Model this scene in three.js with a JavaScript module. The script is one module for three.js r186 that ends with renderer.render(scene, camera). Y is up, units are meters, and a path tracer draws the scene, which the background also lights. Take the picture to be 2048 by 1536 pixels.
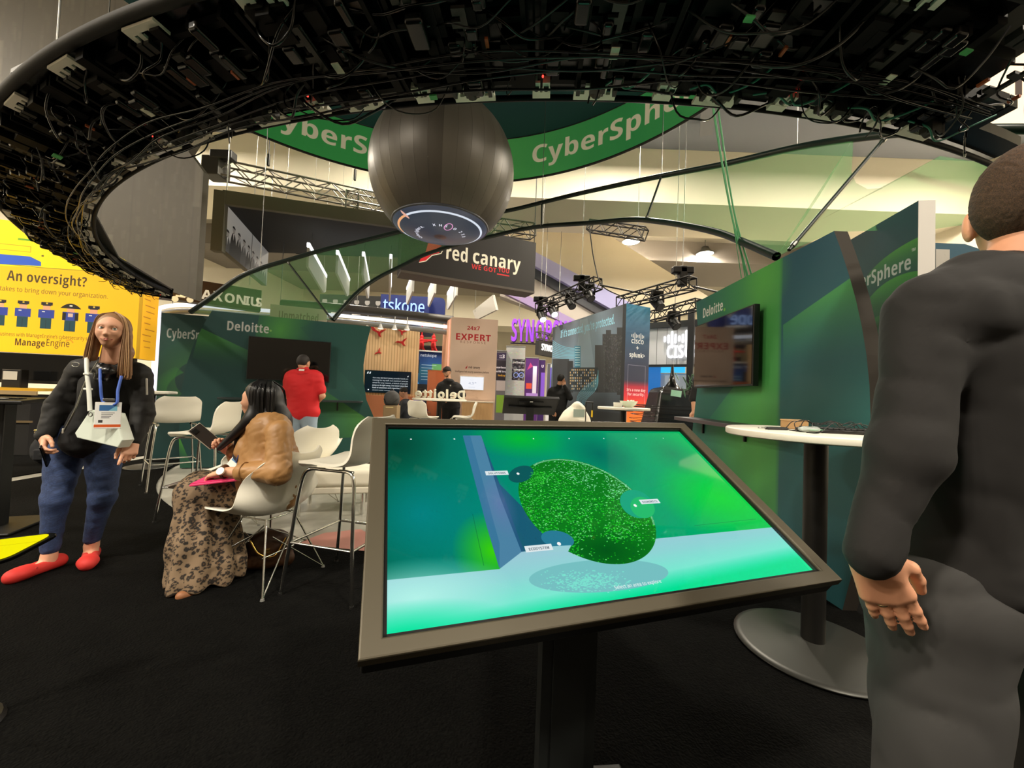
import * as THREE from 'three';
import { mergeGeometries, toCreasedNormals } from 'three/addons/utils/BufferGeometryUtils.js';
import { RoundedBoxGeometry } from 'three/addons/geometries/RoundedBoxGeometry.js';
import { TextGeometry } from 'three/addons/geometries/TextGeometry.js';
import { FontLoader } from 'three/addons/loaders/FontLoader.js';
import { RectAreaLightUniformsLib } from 'three/addons/lights/RectAreaLightUniformsLib.js';

// ---------------------------------------------------------------- camera, exposure, lights
const FPX = 790, PITCH = THREE.MathUtils.degToRad(1.6), ROLL = THREE.MathUtils.degToRad(2.2), EYE = 1.2;
const scene = new THREE.Scene();
scene.background = new THREE.Color(0x000000);
const camera = new THREE.PerspectiveCamera(2 * Math.atan(768 / FPX) * 180 / Math.PI, 4 / 3, 0.05, 120);
camera.position.set(0, EYE, 0);
camera.rotation.set(PITCH, 0, ROLL);
camera.updateMatrixWorld(true);
const renderer = new THREE.WebGLRenderer();
renderer.toneMapping = THREE.LinearToneMapping;
renderer.toneMappingExposure = 1.0;
renderer.shadowMap.enabled = true;
RectAreaLightUniformsLib.init();
const LAMP_COLOUR = 0xfff3e0, LAMP_POWER = 540, CEILING = 8.8;

function areaLight(x, y, z, w, h, color, power, target) {
  const l = new THREE.RectAreaLight(color, power, w, h);
  l.position.set(x, y, z); l.lookAt(target.x, target.y, target.z); scene.add(l); return l;
}

// ---------------------------------------------------------------- helpers
const V = (x, y, z) => new THREE.Vector3(x, y, z);
const camM = camera.matrixWorld.clone().setPosition(0, 0, 0);
function ray(px, py) { return V((px - 1024) / FPX, -(py - 768) / FPX, -1).applyMatrix4(camM); }
function at(px, py, d) { const r = ray(px, py); return r.multiplyScalar(d / -r.z).add(camera.position); }   // survey point: where the line of sight meets the depth d
function onY(px, py, y) { const r = ray(px, py); return r.multiplyScalar((y - EYE) / r.y).add(camera.position); }
let seedN = 7;
function rnd() { seedN = (seedN + 0x6d2b79f5) | 0; let t = Math.imul(seedN ^ (seedN >>> 15), 1 | seedN); t = (t + Math.imul(t ^ (t >>> 7), 61 | t)) ^ t; return ((t ^ (t >>> 14)) >>> 0) / 4294967296; }
const rr = (a, b) => a + (b - a) * rnd();
const lerp = THREE.MathUtils.lerp, clamp = THREE.MathUtils.clamp;
const used = new Map();
function numbered(name) { const n = used.get(name) ?? 0; used.set(name, n + 1); return n ? name + '_' + String(n).padStart(3, '0') : name; }
function thing(name, label, category, group) {
  const o = new THREE.Group(); o.name = numbered(name); o.userData = { label, category }; if (group) o.userData.group = group; scene.add(o); return o;
}
function shadow(m) { m.castShadow = true; m.receiveShadow = true; return m; }
function part(parent, name, geo, mat, label) {
  const m = shadow(new THREE.Mesh(geo, mat)); m.name = name; if (label) m.userData.label = label; parent.add(m); return m;
}
function solo(name, geo, mat, label, category, group) {
  const m = shadow(new THREE.Mesh(geo, mat)); m.name = numbered(name); m.userData = { label, category }; if (group) m.userData.group = group; scene.add(m); return m;
}
function struct(name, geo, mat, label) { const m = shadow(new THREE.Mesh(geo, mat)); m.name = name; m.userData = { kind: 'structure' }; if (label) m.userData.label = label; scene.add(m); return m; }
function dup(root, label, group) { const c = root.clone(); c.name = numbered(root.name.replace(/_\d\d\d$/, '')); c.userData = { ...root.userData, label }; if (group) c.userData.group = group; scene.add(c); return c; }
function put(o, x, y, z, turn = 0) { o.position.set(x, y, z); o.rotation.y = turn; return o; }

const matCache = new Map();
function mat(color, rough = 0.6, metal = 0, extra) {
  const key = extra ? null : color + '|' + rough + '|' + metal;
  if (key && matCache.has(key)) return matCache.get(key);
  const m = new (extra && extra.phys ? THREE.MeshPhysicalMaterial : THREE.MeshStandardMaterial)({ color, roughness: rough, metalness: metal, side: THREE.DoubleSide });
  if (extra) for (const k in extra) if (k !== 'phys') { if (k === 'emissive') m.emissive.set(extra[k]); else m[k] = extra[k]; }
  if (key) matCache.set(key, m);
  return m;
}
const glow = (color, power = 1) => mat(0x111111, 0.5, 0, { emissive: color, emissiveIntensity: power });
const CHROME = mat(0xd8d8d4, 0.16, 1), BLACKM = mat(0x0b0b0b, 0.42, 0), STEEL = mat(0x8b8a86, 0.35, 0.9), WHITEP = mat(0xe9e7dc, 0.45, 0), DARKSTEEL = mat(0x242422, 0.45, 0.4);

function canvas(w, h, fn) { const c = document.createElement('canvas'); c.width = w; c.height = h; fn(c.getContext('2d'), w, h); return c; }
function tex(w, h, fn) { const t = new THREE.CanvasTexture(canvas(w, h, fn)); t.colorSpace = THREE.SRGBColorSpace; t.magFilter = THREE.LinearFilter; t.wrapS = t.wrapT = THREE.ClampToEdgeWrapping; return t; }
function noiseTex(n, fn, srgb = true) {     // fn(x, y, random) -> [r, g, b] 0..255
  const d = new Uint8Array(n * n * 4);
  for (let y = 0; y < n; y++) for (let x = 0; x < n; x++) { const c = fn(x / n, y / n); const i = (y * n + x) * 4; d[i] = c[0]; d[i + 1] = c[1]; d[i + 2] = c[2]; d[i + 3] = 255; }
  const t = new THREE.DataTexture(d, n, n); t.magFilter = THREE.LinearFilter; t.wrapS = t.wrapT = THREE.RepeatWrapping; if (srgb) t.colorSpace = THREE.SRGBColorSpace; t.needsUpdate = true; return t;
}
// value noise, periodic in p cells
function vnoise(x, y, p, s = 0) {
  const h = (i, j) => { let t = Math.imul(((i % p + p) % p) * 374761393 + ((j % p + p) % p) * 668265263 + s * 69069, 1274126177); t = (t ^ (t >>> 13)) >>> 0; return (Math.imul(t, 1103515245) >>> 0) / 4294967296; };
  const X = x * p, Y = y * p, i = Math.floor(X), j = Math.floor(Y), fx = X - i, fy = Y - j, u = fx * fx * (3 - 2 * fx), v = fy * fy * (3 - 2 * fy);
  return lerp(lerp(h(i, j), h(i + 1, j), u), lerp(h(i, j + 1), h(i + 1, j + 1), u), v);
}
const hash3 = (i, j, k) => { let t = Math.imul(i, 374761393) + Math.imul(j, 668265263) + Math.imul(k, 1440662683) | 0; t = Math.imul(t ^ (t >>> 13), 1274126177); return ((t ^ (t >>> 16)) >>> 0) / 2147483648 - 1; };
function n3(x, y, z) {
  const i = Math.floor(x), j = Math.floor(y), k = Math.floor(z), a = x - i, b = y - j, c = z - k, u = a * a * (3 - 2 * a), v = b * b * (3 - 2 * b), w = c * c * (3 - 2 * c);
  return lerp(lerp(lerp(hash3(i, j, k), hash3(i + 1, j, k), u), lerp(hash3(i, j + 1, k), hash3(i + 1, j + 1, k), u), v), lerp(lerp(hash3(i, j, k + 1), hash3(i + 1, j, k + 1), u), lerp(hash3(i, j + 1, k + 1), hash3(i + 1, j + 1, k + 1), u), v), w);
}

// geometry helpers
const clean = (g) => { const o = g.index ? g.toNonIndexed() : g; for (const k of Object.keys(o.attributes)) if (!['position', 'normal', 'uv'].includes(k)) o.deleteAttribute(k); if (!o.attributes.uv) o.setAttribute('uv', new THREE.BufferAttribute(new Float32Array(o.attributes.position.count * 2), 2)); return o; };
const merge = (list) => mergeGeometries(list.map(clean));
function box(w, h, d, x = 0, y = 0, z = 0) { return new THREE.BoxGeometry(w, h, d).translate(x, y, z); }
function rbox(w, h, d, r, x = 0, y = 0, z = 0) { return new RoundedBoxGeometry(w, h, d, 2, Math.min(r, w / 2.01, h / 2.01, d / 2.01)).translate(x, y, z); }
function cyl(r0, r1, h, x = 0, y = 0, z = 0, seg = 24) { return new THREE.CylinderGeometry(r1, r0, h, seg).translate(x, y, z); }   // r0 bottom, r1 top
function bar(a, b, r, seg = 8, r2 = r) {
  const d = b.clone().sub(a), g = new THREE.CylinderGeometry(r2, r, d.length(), seg);
  g.applyQuaternion(new THREE.Quaternion().setFromUnitVectors(V(0, 1, 0), d.normalize())); const c = a.clone().add(b).multiplyScalar(0.5); return g.translate(c.x, c.y, c.z);
}
function beam(a, b, w, h) { // square bar
  const d = b.clone().sub(a), L = d.length(); d.normalize(); const up = Math.abs(d.y) > 0.99 ? V(1, 0, 0) : V(0, 1, 0), s = d.clone().cross(up).normalize(), t = s.clone().cross(d);
  const m = new THREE.Matrix4().makeBasis(s, t, d.clone().negate()); const c = a.clone().add(b).multiplyScalar(0.5);
  return new THREE.BoxGeometry(w, h, L).applyMatrix4(m).translate(c.x, c.y, c.z);
}
function tube(pts, r, n = 0, seg = 8, closed = false) { return new THREE.TubeGeometry(new THREE.CatmullRomCurve3(pts, closed), n || pts.length * 6, r, seg, closed); }
function lathe(pts, seg = 32) { return new THREE.LatheGeometry(pts.map((p) => new THREE.Vector2(p[0], p[1])), seg); }

// a vertical plane through two surveyed points; local u runs to the right along it, v is world height
class Wall {
  constructor(a, b, lean) {
    this.o = V(a.x, 0, a.z); this.u = V(b.x - a.x, 0, b.z - a.z).normalize(); this.v = V(0, 1, 0); this.n = this.u.clone().cross(this.v);
    if (lean) { this.v = this.v.clone().multiplyScalar(Math.cos(lean)).add(this.n.clone().multiplyScalar(Math.sin(lean))); this.n = this.u.clone().cross(this.v); this.o = a.clone().sub(this.v.clone().multiplyScalar(a.y)); }
    this.m = new THREE.Matrix4().makeBasis(this.u, this.v, this.n).setPosition(this.o);
  }
  uv(px, py) { const r = ray(px, py), t = this.o.clone().sub(camera.position).dot(this.n) / r.dot(this.n), p = r.multiplyScalar(t).add(camera.position).sub(this.o); return [p.dot(this.u), p.dot(this.v)]; }
  p(u, v, w = 0) { return this.o.clone().addScaledVector(this.u, u).addScaledVector(this.v, v).addScaledVector(this.n, w); }
  set(o, w = 0) { o.applyMatrix4(new THREE.Matrix4().copy(this.m).multiply(new THREE.Matrix4().makeTranslation(0, 0, w))); return o; }
}
// board cut to an outline in a wall plane, front face at offset w, running back by thick; uv fill its bounding box
function boardGeo(wall, pts, thick, w = 0, bevel = 0) {
  const s = new THREE.Shape(pts.map((p) => new THREE.Vector2(p[0], p[1])));
  const g = new THREE.ExtrudeGeometry(s, bevel ? { depth: thick - 2 * bevel, bevelEnabled: true, bevelSize: bevel, bevelThickness: bevel, bevelOffset: -bevel, bevelSegments: 2 } : { depth: thick, bevelEnabled: false });
  g.translate(0, 0, (bevel || 0) - thick);
  const xs = pts.map((p) => p[0]), ys = pts.map((p) => p[1]), x0 = Math.min(...xs), x1 = Math.max(...xs), y0 = Math.min(...ys), y1 = Math.max(...ys), P = g.attributes.position, U = g.attributes.uv;
  for (let i = 0; i < P.count; i++) U.setXY(i, (P.getX(i) - x0) / (x1 - x0), (P.getY(i) - y0) / (y1 - y0));
  g.bb = [x0, y0, x1, y1];
  if (wall) g.applyMatrix4(new THREE.Matrix4().copy(wall.m).multiply(new THREE.Matrix4().makeTranslation(0, 0, w)));
  return g;
}
const bbOf = (pts) => { const xs = pts.map((p) => p[0]), ys = pts.map((p) => p[1]); return [Math.min(...xs), Math.min(...ys), Math.max(...xs), Math.max(...ys)]; };
const rectPts = (x0, y0, x1, y1) => [[x0, y0], [x1, y0], [x1, y1], [x0, y1]];
// a print for a board: fn(ctx, X) draws in metres of the wall plane (y up is handled by X)
function print(bb, ppm, fn) {
  const w = Math.round((bb[2] - bb[0]) * ppm), h = Math.round((bb[3] - bb[1]) * ppm);
  return tex(w, h, (c) => fn(c, (u, v) => [(u - bb[0]) * ppm, (bb[3] - v) * ppm], ppm));
}
function words(c, s, x, y, size, color, font = 'bold', align = 'left', family = 'sans-serif', squeeze = 1) { c.save(); c.translate(x, y); c.scale(squeeze, 1); c.fillStyle = color; c.font = font + ' ' + size + 'px ' + family; c.textAlign = align; c.textBaseline = 'alphabetic'; c.fillText(s, 0, 0); c.restore(); }
function fitWords(c, s, x0, x1, y, color, font, size, family = 'sans-serif') { c.font = font + ' ' + size + 'px ' + family; words(c, s, x0, y, size, color, font, 'left', family, (x1 - x0) / c.measureText(s).width); }
const FONT = await new FontLoader().loadAsync('fonts/droid/droid_sans_bold.typeface.json');
const FONTR = await new FontLoader().loadAsync('fonts/droid/droid_sans_regular.typeface.json');
function letterGeo(ch, size, depth, font = FONT) { return new TextGeometry(ch, { font, size, depth, curveSegments: 4, bevelEnabled: false }); }
// separate solid letters standing on a wall plane between u0 and u1
function letters(parent, wall, text, u0, u1, v, size, depth, w, material, sx = null, font = FONT, wobble) {
  const adv = (ch) => (font.data.glyphs[ch] ?? font.data.glyphs['?']).ha * size / font.data.resolution;
  const total = [...text].reduce((s, ch) => s + adv(ch), 0), k = sx ?? (u1 - u0) / total; let x = 0;
  for (const ch of text) {
    if (ch !== ' ') { const g = letterGeo(ch, size, depth, font); g.scale(k, 1, 1).translate(u0 + x * k, v + (wobble ? wobble(x * k) : 0), 0); wall.set(g, w); part(parent, 'letter', g, material); }
    x += adv(ch);
  }
}

// ---------------------------------------------------------------- smooth bodies: distance fields meshed with surface nets
const C = (a, b, ra, rb = ra, k = 0.03) => ({ t: 0, a, b, ra, rb, k });
const E = (c, r, k = 0.03, q = null) => ({ t: 1, a: c, r: V(...r), k, q: q ? q.clone().invert() : null, R: Math.max(...r) });
const CUT = (p) => ({ ...p, cut: true });
function blob(prims, cell, wrinkle = null, pad = 2) {
  const lo = V(1e9, 1e9, 1e9), hi = V(-1e9, -1e9, -1e9);
  for (const p of prims) if (!p.cut) { const R = p.t ? p.R : Math.max(p.ra, p.rb); for (const q of p.t ? [p.a] : [p.a, p.b]) { lo.min(q.clone().subScalar(R)); hi.max(q.clone().addScalar(R)); } }
  lo.subScalar(cell * 3 + 0.012); hi.addScalar(cell * 3 + 0.012);
  const nx = Math.ceil((hi.x - lo.x) / cell) + 1, ny = Math.ceil((hi.y - lo.y) / cell) + 1, nz = Math.ceil((hi.z - lo.z) / cell) + 1;
  const f = new Float32Array(nx * ny * nz).fill(1);
  const q = V(0, 0, 0);
  for (const p of prims) {
    const R = p.t ? p.R : Math.max(p.ra, p.rb), m = R + p.k + cell * pad, A = p.a, B = p.t ? p.a : p.b;
    const i0 = Math.max(0, Math.floor((Math.min(A.x, B.x) - m - lo.x) / cell)), i1 = Math.min(nx - 1, Math.ceil((Math.max(A.x, B.x) + m - lo.x) / cell));
    const j0 = Math.max(0, Math.floor((Math.min(A.y, B.y) - m - lo.y) / cell)), j1 = Math.min(ny - 1, Math.ceil((Math.max(A.y, B.y) + m - lo.y) / cell));
    const k0 = Math.max(0, Math.floor((Math.min(A.z, B.z) - m - lo.z) / cell)), k1 = Math.min(nz - 1, Math.ceil((Math.max(A.z, B.z) + m - lo.z) / cell));
    const bx = B.x - A.x, by = B.y - A.y, bz = B.z - A.z, bb = bx * bx + by * by + bz * bz || 1e-9;
    for (let k = k0; k <= k1; k++) for (let j = j0; j <= j1; j++) for (let i = i0; i <= i1; i++) {
      const x = lo.x + i * cell - A.x, y = lo.y + j * cell - A.y, z = lo.z + k * cell - A.z; let d;
      if (p.t) {
        let X = x, Y = y, Z = z; if (p.q) { q.set(x, y, z).applyQuaternion(p.q); X = q.x; Y = q.y; Z = q.z; }
        const a = X / p.r.x, b = Y / p.r.y, c = Z / p.r.z, l = Math.sqrt(a * a + b * b + c * c), a2 = a / p.r.x, b2 = b / p.r.y, c2 = c / p.r.z, g = Math.sqrt(a2 * a2 + b2 * b2 + c2 * c2) || 1e-6;
        d = l * (l - 1) / g; if (l < 0.05) d = -Math.min(p.r.x, p.r.y, p.r.z);
      } else {
        const t = clamp((x * bx + y * by + z * bz) / bb, 0, 1), X = x - bx * t, Y = y - by * t, Z = z - bz * t;
        d = Math.sqrt(X * X + Y * Y + Z * Z) - lerp(p.ra, p.rb, t);
      }
      const n = (k * ny + j) * nx + i, o = f[n];
      if (p.cut) { const h = Math.max(p.k - Math.abs(o + d), 0) / p.k; f[n] = Math.max(o, -d) + h * h * p.k * 0.25; }
      else { const h = Math.max(p.k - Math.abs(o - d), 0) / p.k; f[n] = Math.min(o, d) - h * h * p.k * 0.25; }
    }
  }
  if (wrinkle) for (let k = 0, n = 0; k < nz; k++) for (let j = 0; j < ny; j++) for (let i = 0; i < nx; i++, n++) if (Math.abs(f[n]) < 0.05) f[n] += wrinkle(lo.x + i * cell, lo.y + j * cell, lo.z + k * cell);
  const id = new Int32Array(nx * ny * nz).fill(-1), P = [], I = [], off = [0, 1, nx, nx + 1, nx * ny, nx * ny + 1, nx * ny + nx, nx * ny + nx + 1];
  const edges = [[0, 1], [2, 3], [4, 5], [6, 7], [0, 2], [1, 3], [4, 6], [5, 7], [0, 4], [1, 5], [2, 6], [3, 7]];
  for (let k = 0; k < nz - 1; k++) for (let j = 0; j < ny - 1; j++) for (let i = 0; i < nx - 1; i++) {
    const n = (k * ny + j) * nx + i; let s = 0; for (let c = 0; c < 8; c++) if (f[n + off[c]] < 0) s |= 1 << c;
    if (s === 0 || s === 255) continue;
    let x = 0, y = 0, z = 0, m = 0;
    for (const [a, b] of edges) { const fa = f[n + off[a]], fb = f[n + off[b]]; if ((fa < 0) === (fb < 0)) continue; const t = fa / (fa - fb); x += lerp(a & 1, b & 1, t); y += lerp((a >> 1) & 1, (b >> 1) & 1, t); z += lerp(a >> 2, b >> 2, t); m++; }
    id[n] = P.length / 3; P.push(lo.x + (i + x / m) * cell, lo.y + (j + y / m) * cell, lo.z + (k + z / m) * cell);
  }
  const quad = (a, b, c, d, flip) => { if (a < 0 || b < 0 || c < 0 || d < 0) return; if (flip) I.push(a, c, b, a, d, c); else I.push(a, b, c, a, c, d); };
  for (let k = 1; k < nz - 1; k++) for (let j = 1; j < ny - 1; j++) for (let i = 1; i < nx - 1; i++) {
    const n = (k * ny + j) * nx + i, s = f[n] < 0;
    if (s !== f[n + 1] < 0) quad(id[n - nx - nx * ny], id[n - nx * ny], id[n], id[n - nx], !s);
    if (s !== f[n + nx] < 0) quad(id[n - 1 - nx * ny], id[n - nx * ny], id[n], id[n - 1], s);
    if (s !== f[n + nx * ny] < 0) quad(id[n - 1 - nx], id[n - nx], id[n], id[n - 1], !s);
  }
  const g = new THREE.BufferGeometry(); g.setAttribute('position', new THREE.BufferAttribute(new Float32Array(P), 3)); g.setIndex(I); g.computeVertexNormals(); return g;
}
const mixV = (a, b, t) => a.clone().lerp(b, t);
// a hand: wrist point, finger direction, palm normal (out of the palm), thumb side (+1 / -1), curl per finger 0..1
function handPrims(w, dir, palm, side, curl = [0.3, 0.35, 0.4, 0.45], size = 1, thumb = 0.5) {
  const f = dir.clone().normalize(), n = palm.clone().addScaledVector(f, -palm.dot(f)).normalize(), s = f.clone().cross(n).multiplyScalar(side).normalize();   // s points to the thumb
  const at3 = (a, b, c) => w.clone().addScaledVector(f, a * size).addScaledVector(s, b * size).addScaledVector(n, c * size), out = [];
  out.push(C(w.clone().addScaledVector(f, -0.02 * size), at3(0.025, 0, 0), 0.024 * size, 0.026 * size, 0.02));
  const base = [[0.085, 0.028], [0.09, 0.009], [0.086, -0.01], [0.078, -0.027]], len = [0.072, 0.08, 0.074, 0.058], rad = [0.0092, 0.0094, 0.0088, 0.0078];
  base.forEach(([a, b], i) => {
    out.push(C(at3(0.015, b * 0.6, 0), at3(a, b, 0), 0.016 * size, 0.0125 * size, 0.012));
    let p = at3(a, b, 0), ang = curl[i] * 0.9; const L = [0.46, 0.31, 0.23];
    for (let j = 0; j < 3; j++) { const d = f.clone().multiplyScalar(Math.cos(ang)).addScaledVector(n, Math.sin(ang)).addScaledVector(s, b * 1.6 * (1 - curl[i])).normalize(), e = p.clone().addScaledVector(d, len[i] * L[j] * size); out.push(C(p, e, rad[i] * size * (1 - j * 0.08), rad[i] * size * (0.94 - j * 0.08), 0.004)); p = e; ang += curl[i] * 1.25; }
  });
  const t0 = at3(0.02, 0.022, 0.006), t1 = at3(0.052, 0.05, 0.014 + 0.012 * thumb), t2 = at3(0.082, 0.05 + 0.008 * (1 - thumb), 0.018 + 0.02 * thumb), t3 = at3(0.105, 0.046 + 0.012 * (1 - thumb), 0.02 + 0.022 * thumb);
  out.push(C(t0, t1, 0.017 * size, 0.0125 * size, 0.014), C(t1, t2, 0.0118 * size, 0.0106 * size, 0.005), C(t2, t3, 0.0104 * size, 0.0085 * size, 0.004));
  return out;
}
// a head in its own frame: c centre, f forward (nose), u up, h height of the head
function headPrims(c, f, u, h, neck) {
  f = f.clone().normalize(); u = u.clone().addScaledVector(f, -u.dot(f)).normalize(); const r = f.clone().cross(u), q = new THREE.Quaternion().setFromRotationMatrix(new THREE.Matrix4().makeBasis(r, u, f.clone()));
  // basis: x = right of the face seen from behind, y up, z forward (r x u must be f for a proper rotation)
  const r2 = u.clone().cross(f), q2 = new THREE.Quaternion().setFromRotationMatrix(new THREE.Matrix4().makeBasis(r2, u, f));
  const L = (x, y, z) => c.clone().addScaledVector(r2, x * h).addScaledVector(u, y * h).addScaledVector(f, z * h), e = (x, y, z, a, b, d, k = 0.02) => E(L(x, y, z), [a * h, b * h, d * h], k, q2);
  const out = [e(0, 0.13, -0.04, 0.325, 0.37, 0.41), e(0, -0.12, 0.12, 0.25, 0.36, 0.27, 0.05), e(0, -0.4, 0.22, 0.1, 0.085, 0.12, 0.03),
    e(0.15, -0.11, 0.25, 0.09, 0.1, 0.1, 0.03), e(-0.15, -0.11, 0.25, 0.09, 0.1, 0.1, 0.03), e(0, 0.1, 0.3, 0.2, 0.07, 0.07, 0.03),
    C(L(0, 0.05, 0.36), L(0, -0.15, 0.455), 0.026 * h, 0.042 * h, 0.016), e(0.035, -0.165, 0.42, 0.035, 0.032, 0.045, 0.01), e(-0.035, -0.165, 0.42, 0.035, 0.032, 0.045, 0.01),
    e(0, -0.285, 0.35, 0.1, 0.05, 0.05, 0.02),
    CUT(e(0.135, 0.015, 0.42, 0.07, 0.042, 0.06, 0.015)), CUT(e(-0.135, 0.015, 0.42, 0.07, 0.042, 0.06, 0.015)),
    e(0.345, -0.05, -0.03, 0.045, 0.13, 0.075, 0.012), e(-0.345, -0.05, -0.03, 0.045, 0.13, 0.075, 0.012)];
  if (neck) out.push(C(L(0, -0.2, -0.16), neck, 0.2 * h, 0.25 * h, 0.025));
  out.L = L; out.q = q2; out.r = r2; out.u = u; out.f = f; return out;
}
function bakeUV(g, s = 1) { const P = g.attributes.position, U = new Float32Array(P.count * 2); for (let i = 0; i < P.count; i++) { U[2 * i] = (P.getX(i) + P.getZ(i) * 0.83) * s; U[2 * i + 1] = (P.getY(i) + P.getZ(i) * 0.3) * s; } g.setAttribute('uv', new THREE.BufferAttribute(U, 2)); return g; }
// ---------------------------------------------------------------- the hall
function polySlab(pts, thick, back = null) {        // planar polygon in space made thick (away from the camera unless told)
  const n = pts[1].clone().sub(pts[0]).cross(pts[2].clone().sub(pts[0])).normalize(); if (n.dot(camera.position.clone().sub(pts[0])) < 0) n.negate();
  const u = pts[1].clone().sub(pts[0]).normalize(), v = n.clone().cross(u), o = pts[0];
  const g = new THREE.ExtrudeGeometry(new THREE.Shape(pts.map((p) => new THREE.Vector2(p.clone().sub(o).dot(u), p.clone().sub(o).dot(v)))), { depth: thick, bevelEnabled: false }).translate(0, 0, -thick);
  return g.applyMatrix4(new THREE.Matrix4().makeBasis(u, v, n).setPosition(o));
}
const fleck = noiseTex(256, (x, y) => { const a = vnoise(x, y, 128, 1), b = vnoise(x, y, 9, 2), k = 1 + a * 8 + b * 3; return [k, k * 1.0, k * 0.86]; });
const fleckB = noiseTex(256, (x, y) => { const a = (vnoise(x, y, 128, 4) * 0.7 + vnoise(x, y, 48, 5) * 0.3) * 255; return [a, a, a]; }, false);
fleck.repeat.set(1.6, 1.6); fleckB.repeat.set(1.6, 1.6);
const CARPET = mat(0xffffff, 1, 0, { phys: true, specularIntensity: 0.15, map: fleck, bumpMap: fleckB, bumpScale: 0.006 });
const conc = noiseTex(512, (x, y) => { const b = vnoise(x, y, 5, 11) * 0.5 + vnoise(x, y, 17, 12) * 0.3 + vnoise(x, y, 90, 13) * 0.2, k = 128 + b * 74; return [k, k * 0.985, k * 0.92]; });
conc.repeat.set(0.22, 0.22);
const CONCRETE = mat(0xffffff, 0.28, 0, { map: conc });
const CREAM = mat(0xe6dec8, 0.85), GREYCEIL = mat(0x878b96, 0.9), DARKCEIL = mat(0x9a9486, 0.9), TAN = mat(0xb9ae9a, 0.85);
const flat = (shape, y, t) => { const g = new THREE.ExtrudeGeometry(shape, { depth: t, bevelEnabled: false, curveSegments: 64 }); g.rotateX(-Math.PI / 2).translate(0, y - t, 0); return g; };
const rectShape = (x0, x1, z0, z1) => new THREE.Shape([new THREE.Vector2(x0, -z0), new THREE.Vector2(x1, -z0), new THREE.Vector2(x1, -z1), new THREE.Vector2(x0, -z1)]);

const HX0 = -17, HX1 = 15, HZ0 = 6, HZ1 = -40;
const floorG = flat(rectShape(HX0, HX1, HZ0, HZ1), 0, 0.2);
const floor = struct('floor', floorG, CONCRETE, 'pale polished concrete hall floor');
{ // worn paint on the concrete, seen between the stools
  const s = new THREE.Shape([[-1.62, 3.02], [-1.05, 2.96], [-1.02, 3.2], [-1.25, 3.42], [-1.5, 3.3]].map((p) => new THREE.Vector2(p[0], p[1])));
  part(floor, 'paint_mark', flat(s, 0.003, 0.002), mat(0xc98a80, 0.35), 'faded pink paint mark');
  const s2 = new THREE.Shape([[-1.02, 2.95], [-0.5, 2.92], [-0.45, 3.5], [-0.95, 3.4]].map((p) => new THREE.Vector2(p[0], p[1])));
  part(floor, 'paint_mark', flat(s2, 0.003, 0.002), mat(0xa9b9ae, 0.35), 'faded grey green paint mark');
}
{
  const s = rectShape(-5.6, 9, 5.5, -9.5), hole = new THREE.Path(); hole.absarc(-0.4, 7.7, 4.8, 0, Math.PI * 2, true); s.holes.push(hole);
  const c = struct('floor_carpet', flat(s, 0.012, 0.012), CARPET, 'black carpet around the circular concrete opening');
  struct('floor_carpet_001', flat(rectShape(-16, -5.85, -2, -9), 0.012, 0.012), CARPET, 'black carpet of the yellow booth');
  struct('floor_carpet_002', flat(rectShape(-9, 12, -9.6, -30), 0.012, 0.012), mat(0x4a4640, 1), 'grey brown carpet of the far booths');
}
struct('wall_back', box(HX1 - HX0 + 0.6, 9.6, 0.3, (HX0 + HX1) / 2, 4.7, HZ1 - 0.15), CREAM);
struct('wall_front', box(HX1 - HX0 + 0.6, 9.6, 0.3, (HX0 + HX1) / 2, 4.7, HZ0 + 0.15), mat(0x5c554a, 0.85));
struct('wall_left', box(0.3, 9.6, HZ0 - HZ1, HX0 - 0.15, 4.7, (HZ0 + HZ1) / 2), CREAM);
struct('wall_right', box(0.3, 9.6, HZ0 - HZ1, HX1 + 0.15, 4.7, (HZ0 + HZ1) / 2), CREAM);
const W = HX1 - HX0, MX = (HX0 + HX1) / 2;
struct('ceiling', box(W + 0.6, 0.3, HZ0 - HZ1, MX, 9.45, (HZ0 + HZ1) / 2), GREYCEIL);
// bulkheads crossing the hall
struct('ceiling_bulkhead', box(W, 1.75, 2.6, MX, 8.42, -13.8), CREAM, 'cream bulkhead crossing the hall');
struct('ceiling_bulkhead_001', box(W, 0.28, 0.5, MX, 7.7, -12.9), TAN, 'tan ledge under the cream bulkhead');
struct('ceiling_bulkhead_002', box(W, 1.3, 4, MX, 8.65, -21), mat(0x77716a, 0.85), 'grey brown bulkhead further back');
struct('ceiling_bulkhead_003', box(W, 2.6, 3, MX, 8, -33), CREAM, 'cream bulkhead near the back wall');
struct('ceiling_bulkhead_004', box(W, 0.25, 5, MX, 9.1, -17.6), DARKCEIL, 'dark recess between the bulkheads');
struct('ceiling_bulkhead_005', box(W, 0.25, 8, MX, 9.1, -27.2), DARKCEIL, 'dark recess far back');
for (let i = 0; i < 5; i++) { const b = struct('ceiling_beam' + (i ? '_00' + i : ''), box(0.34, 0.42, 17.6, -9.5 + i * 4.9, 9.1, -3.6).applyMatrix4(new THREE.Matrix4().makeRotationY(-0.42)), mat(0x8a8c92, 0.9), 'grey ceiling beam'); }
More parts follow.
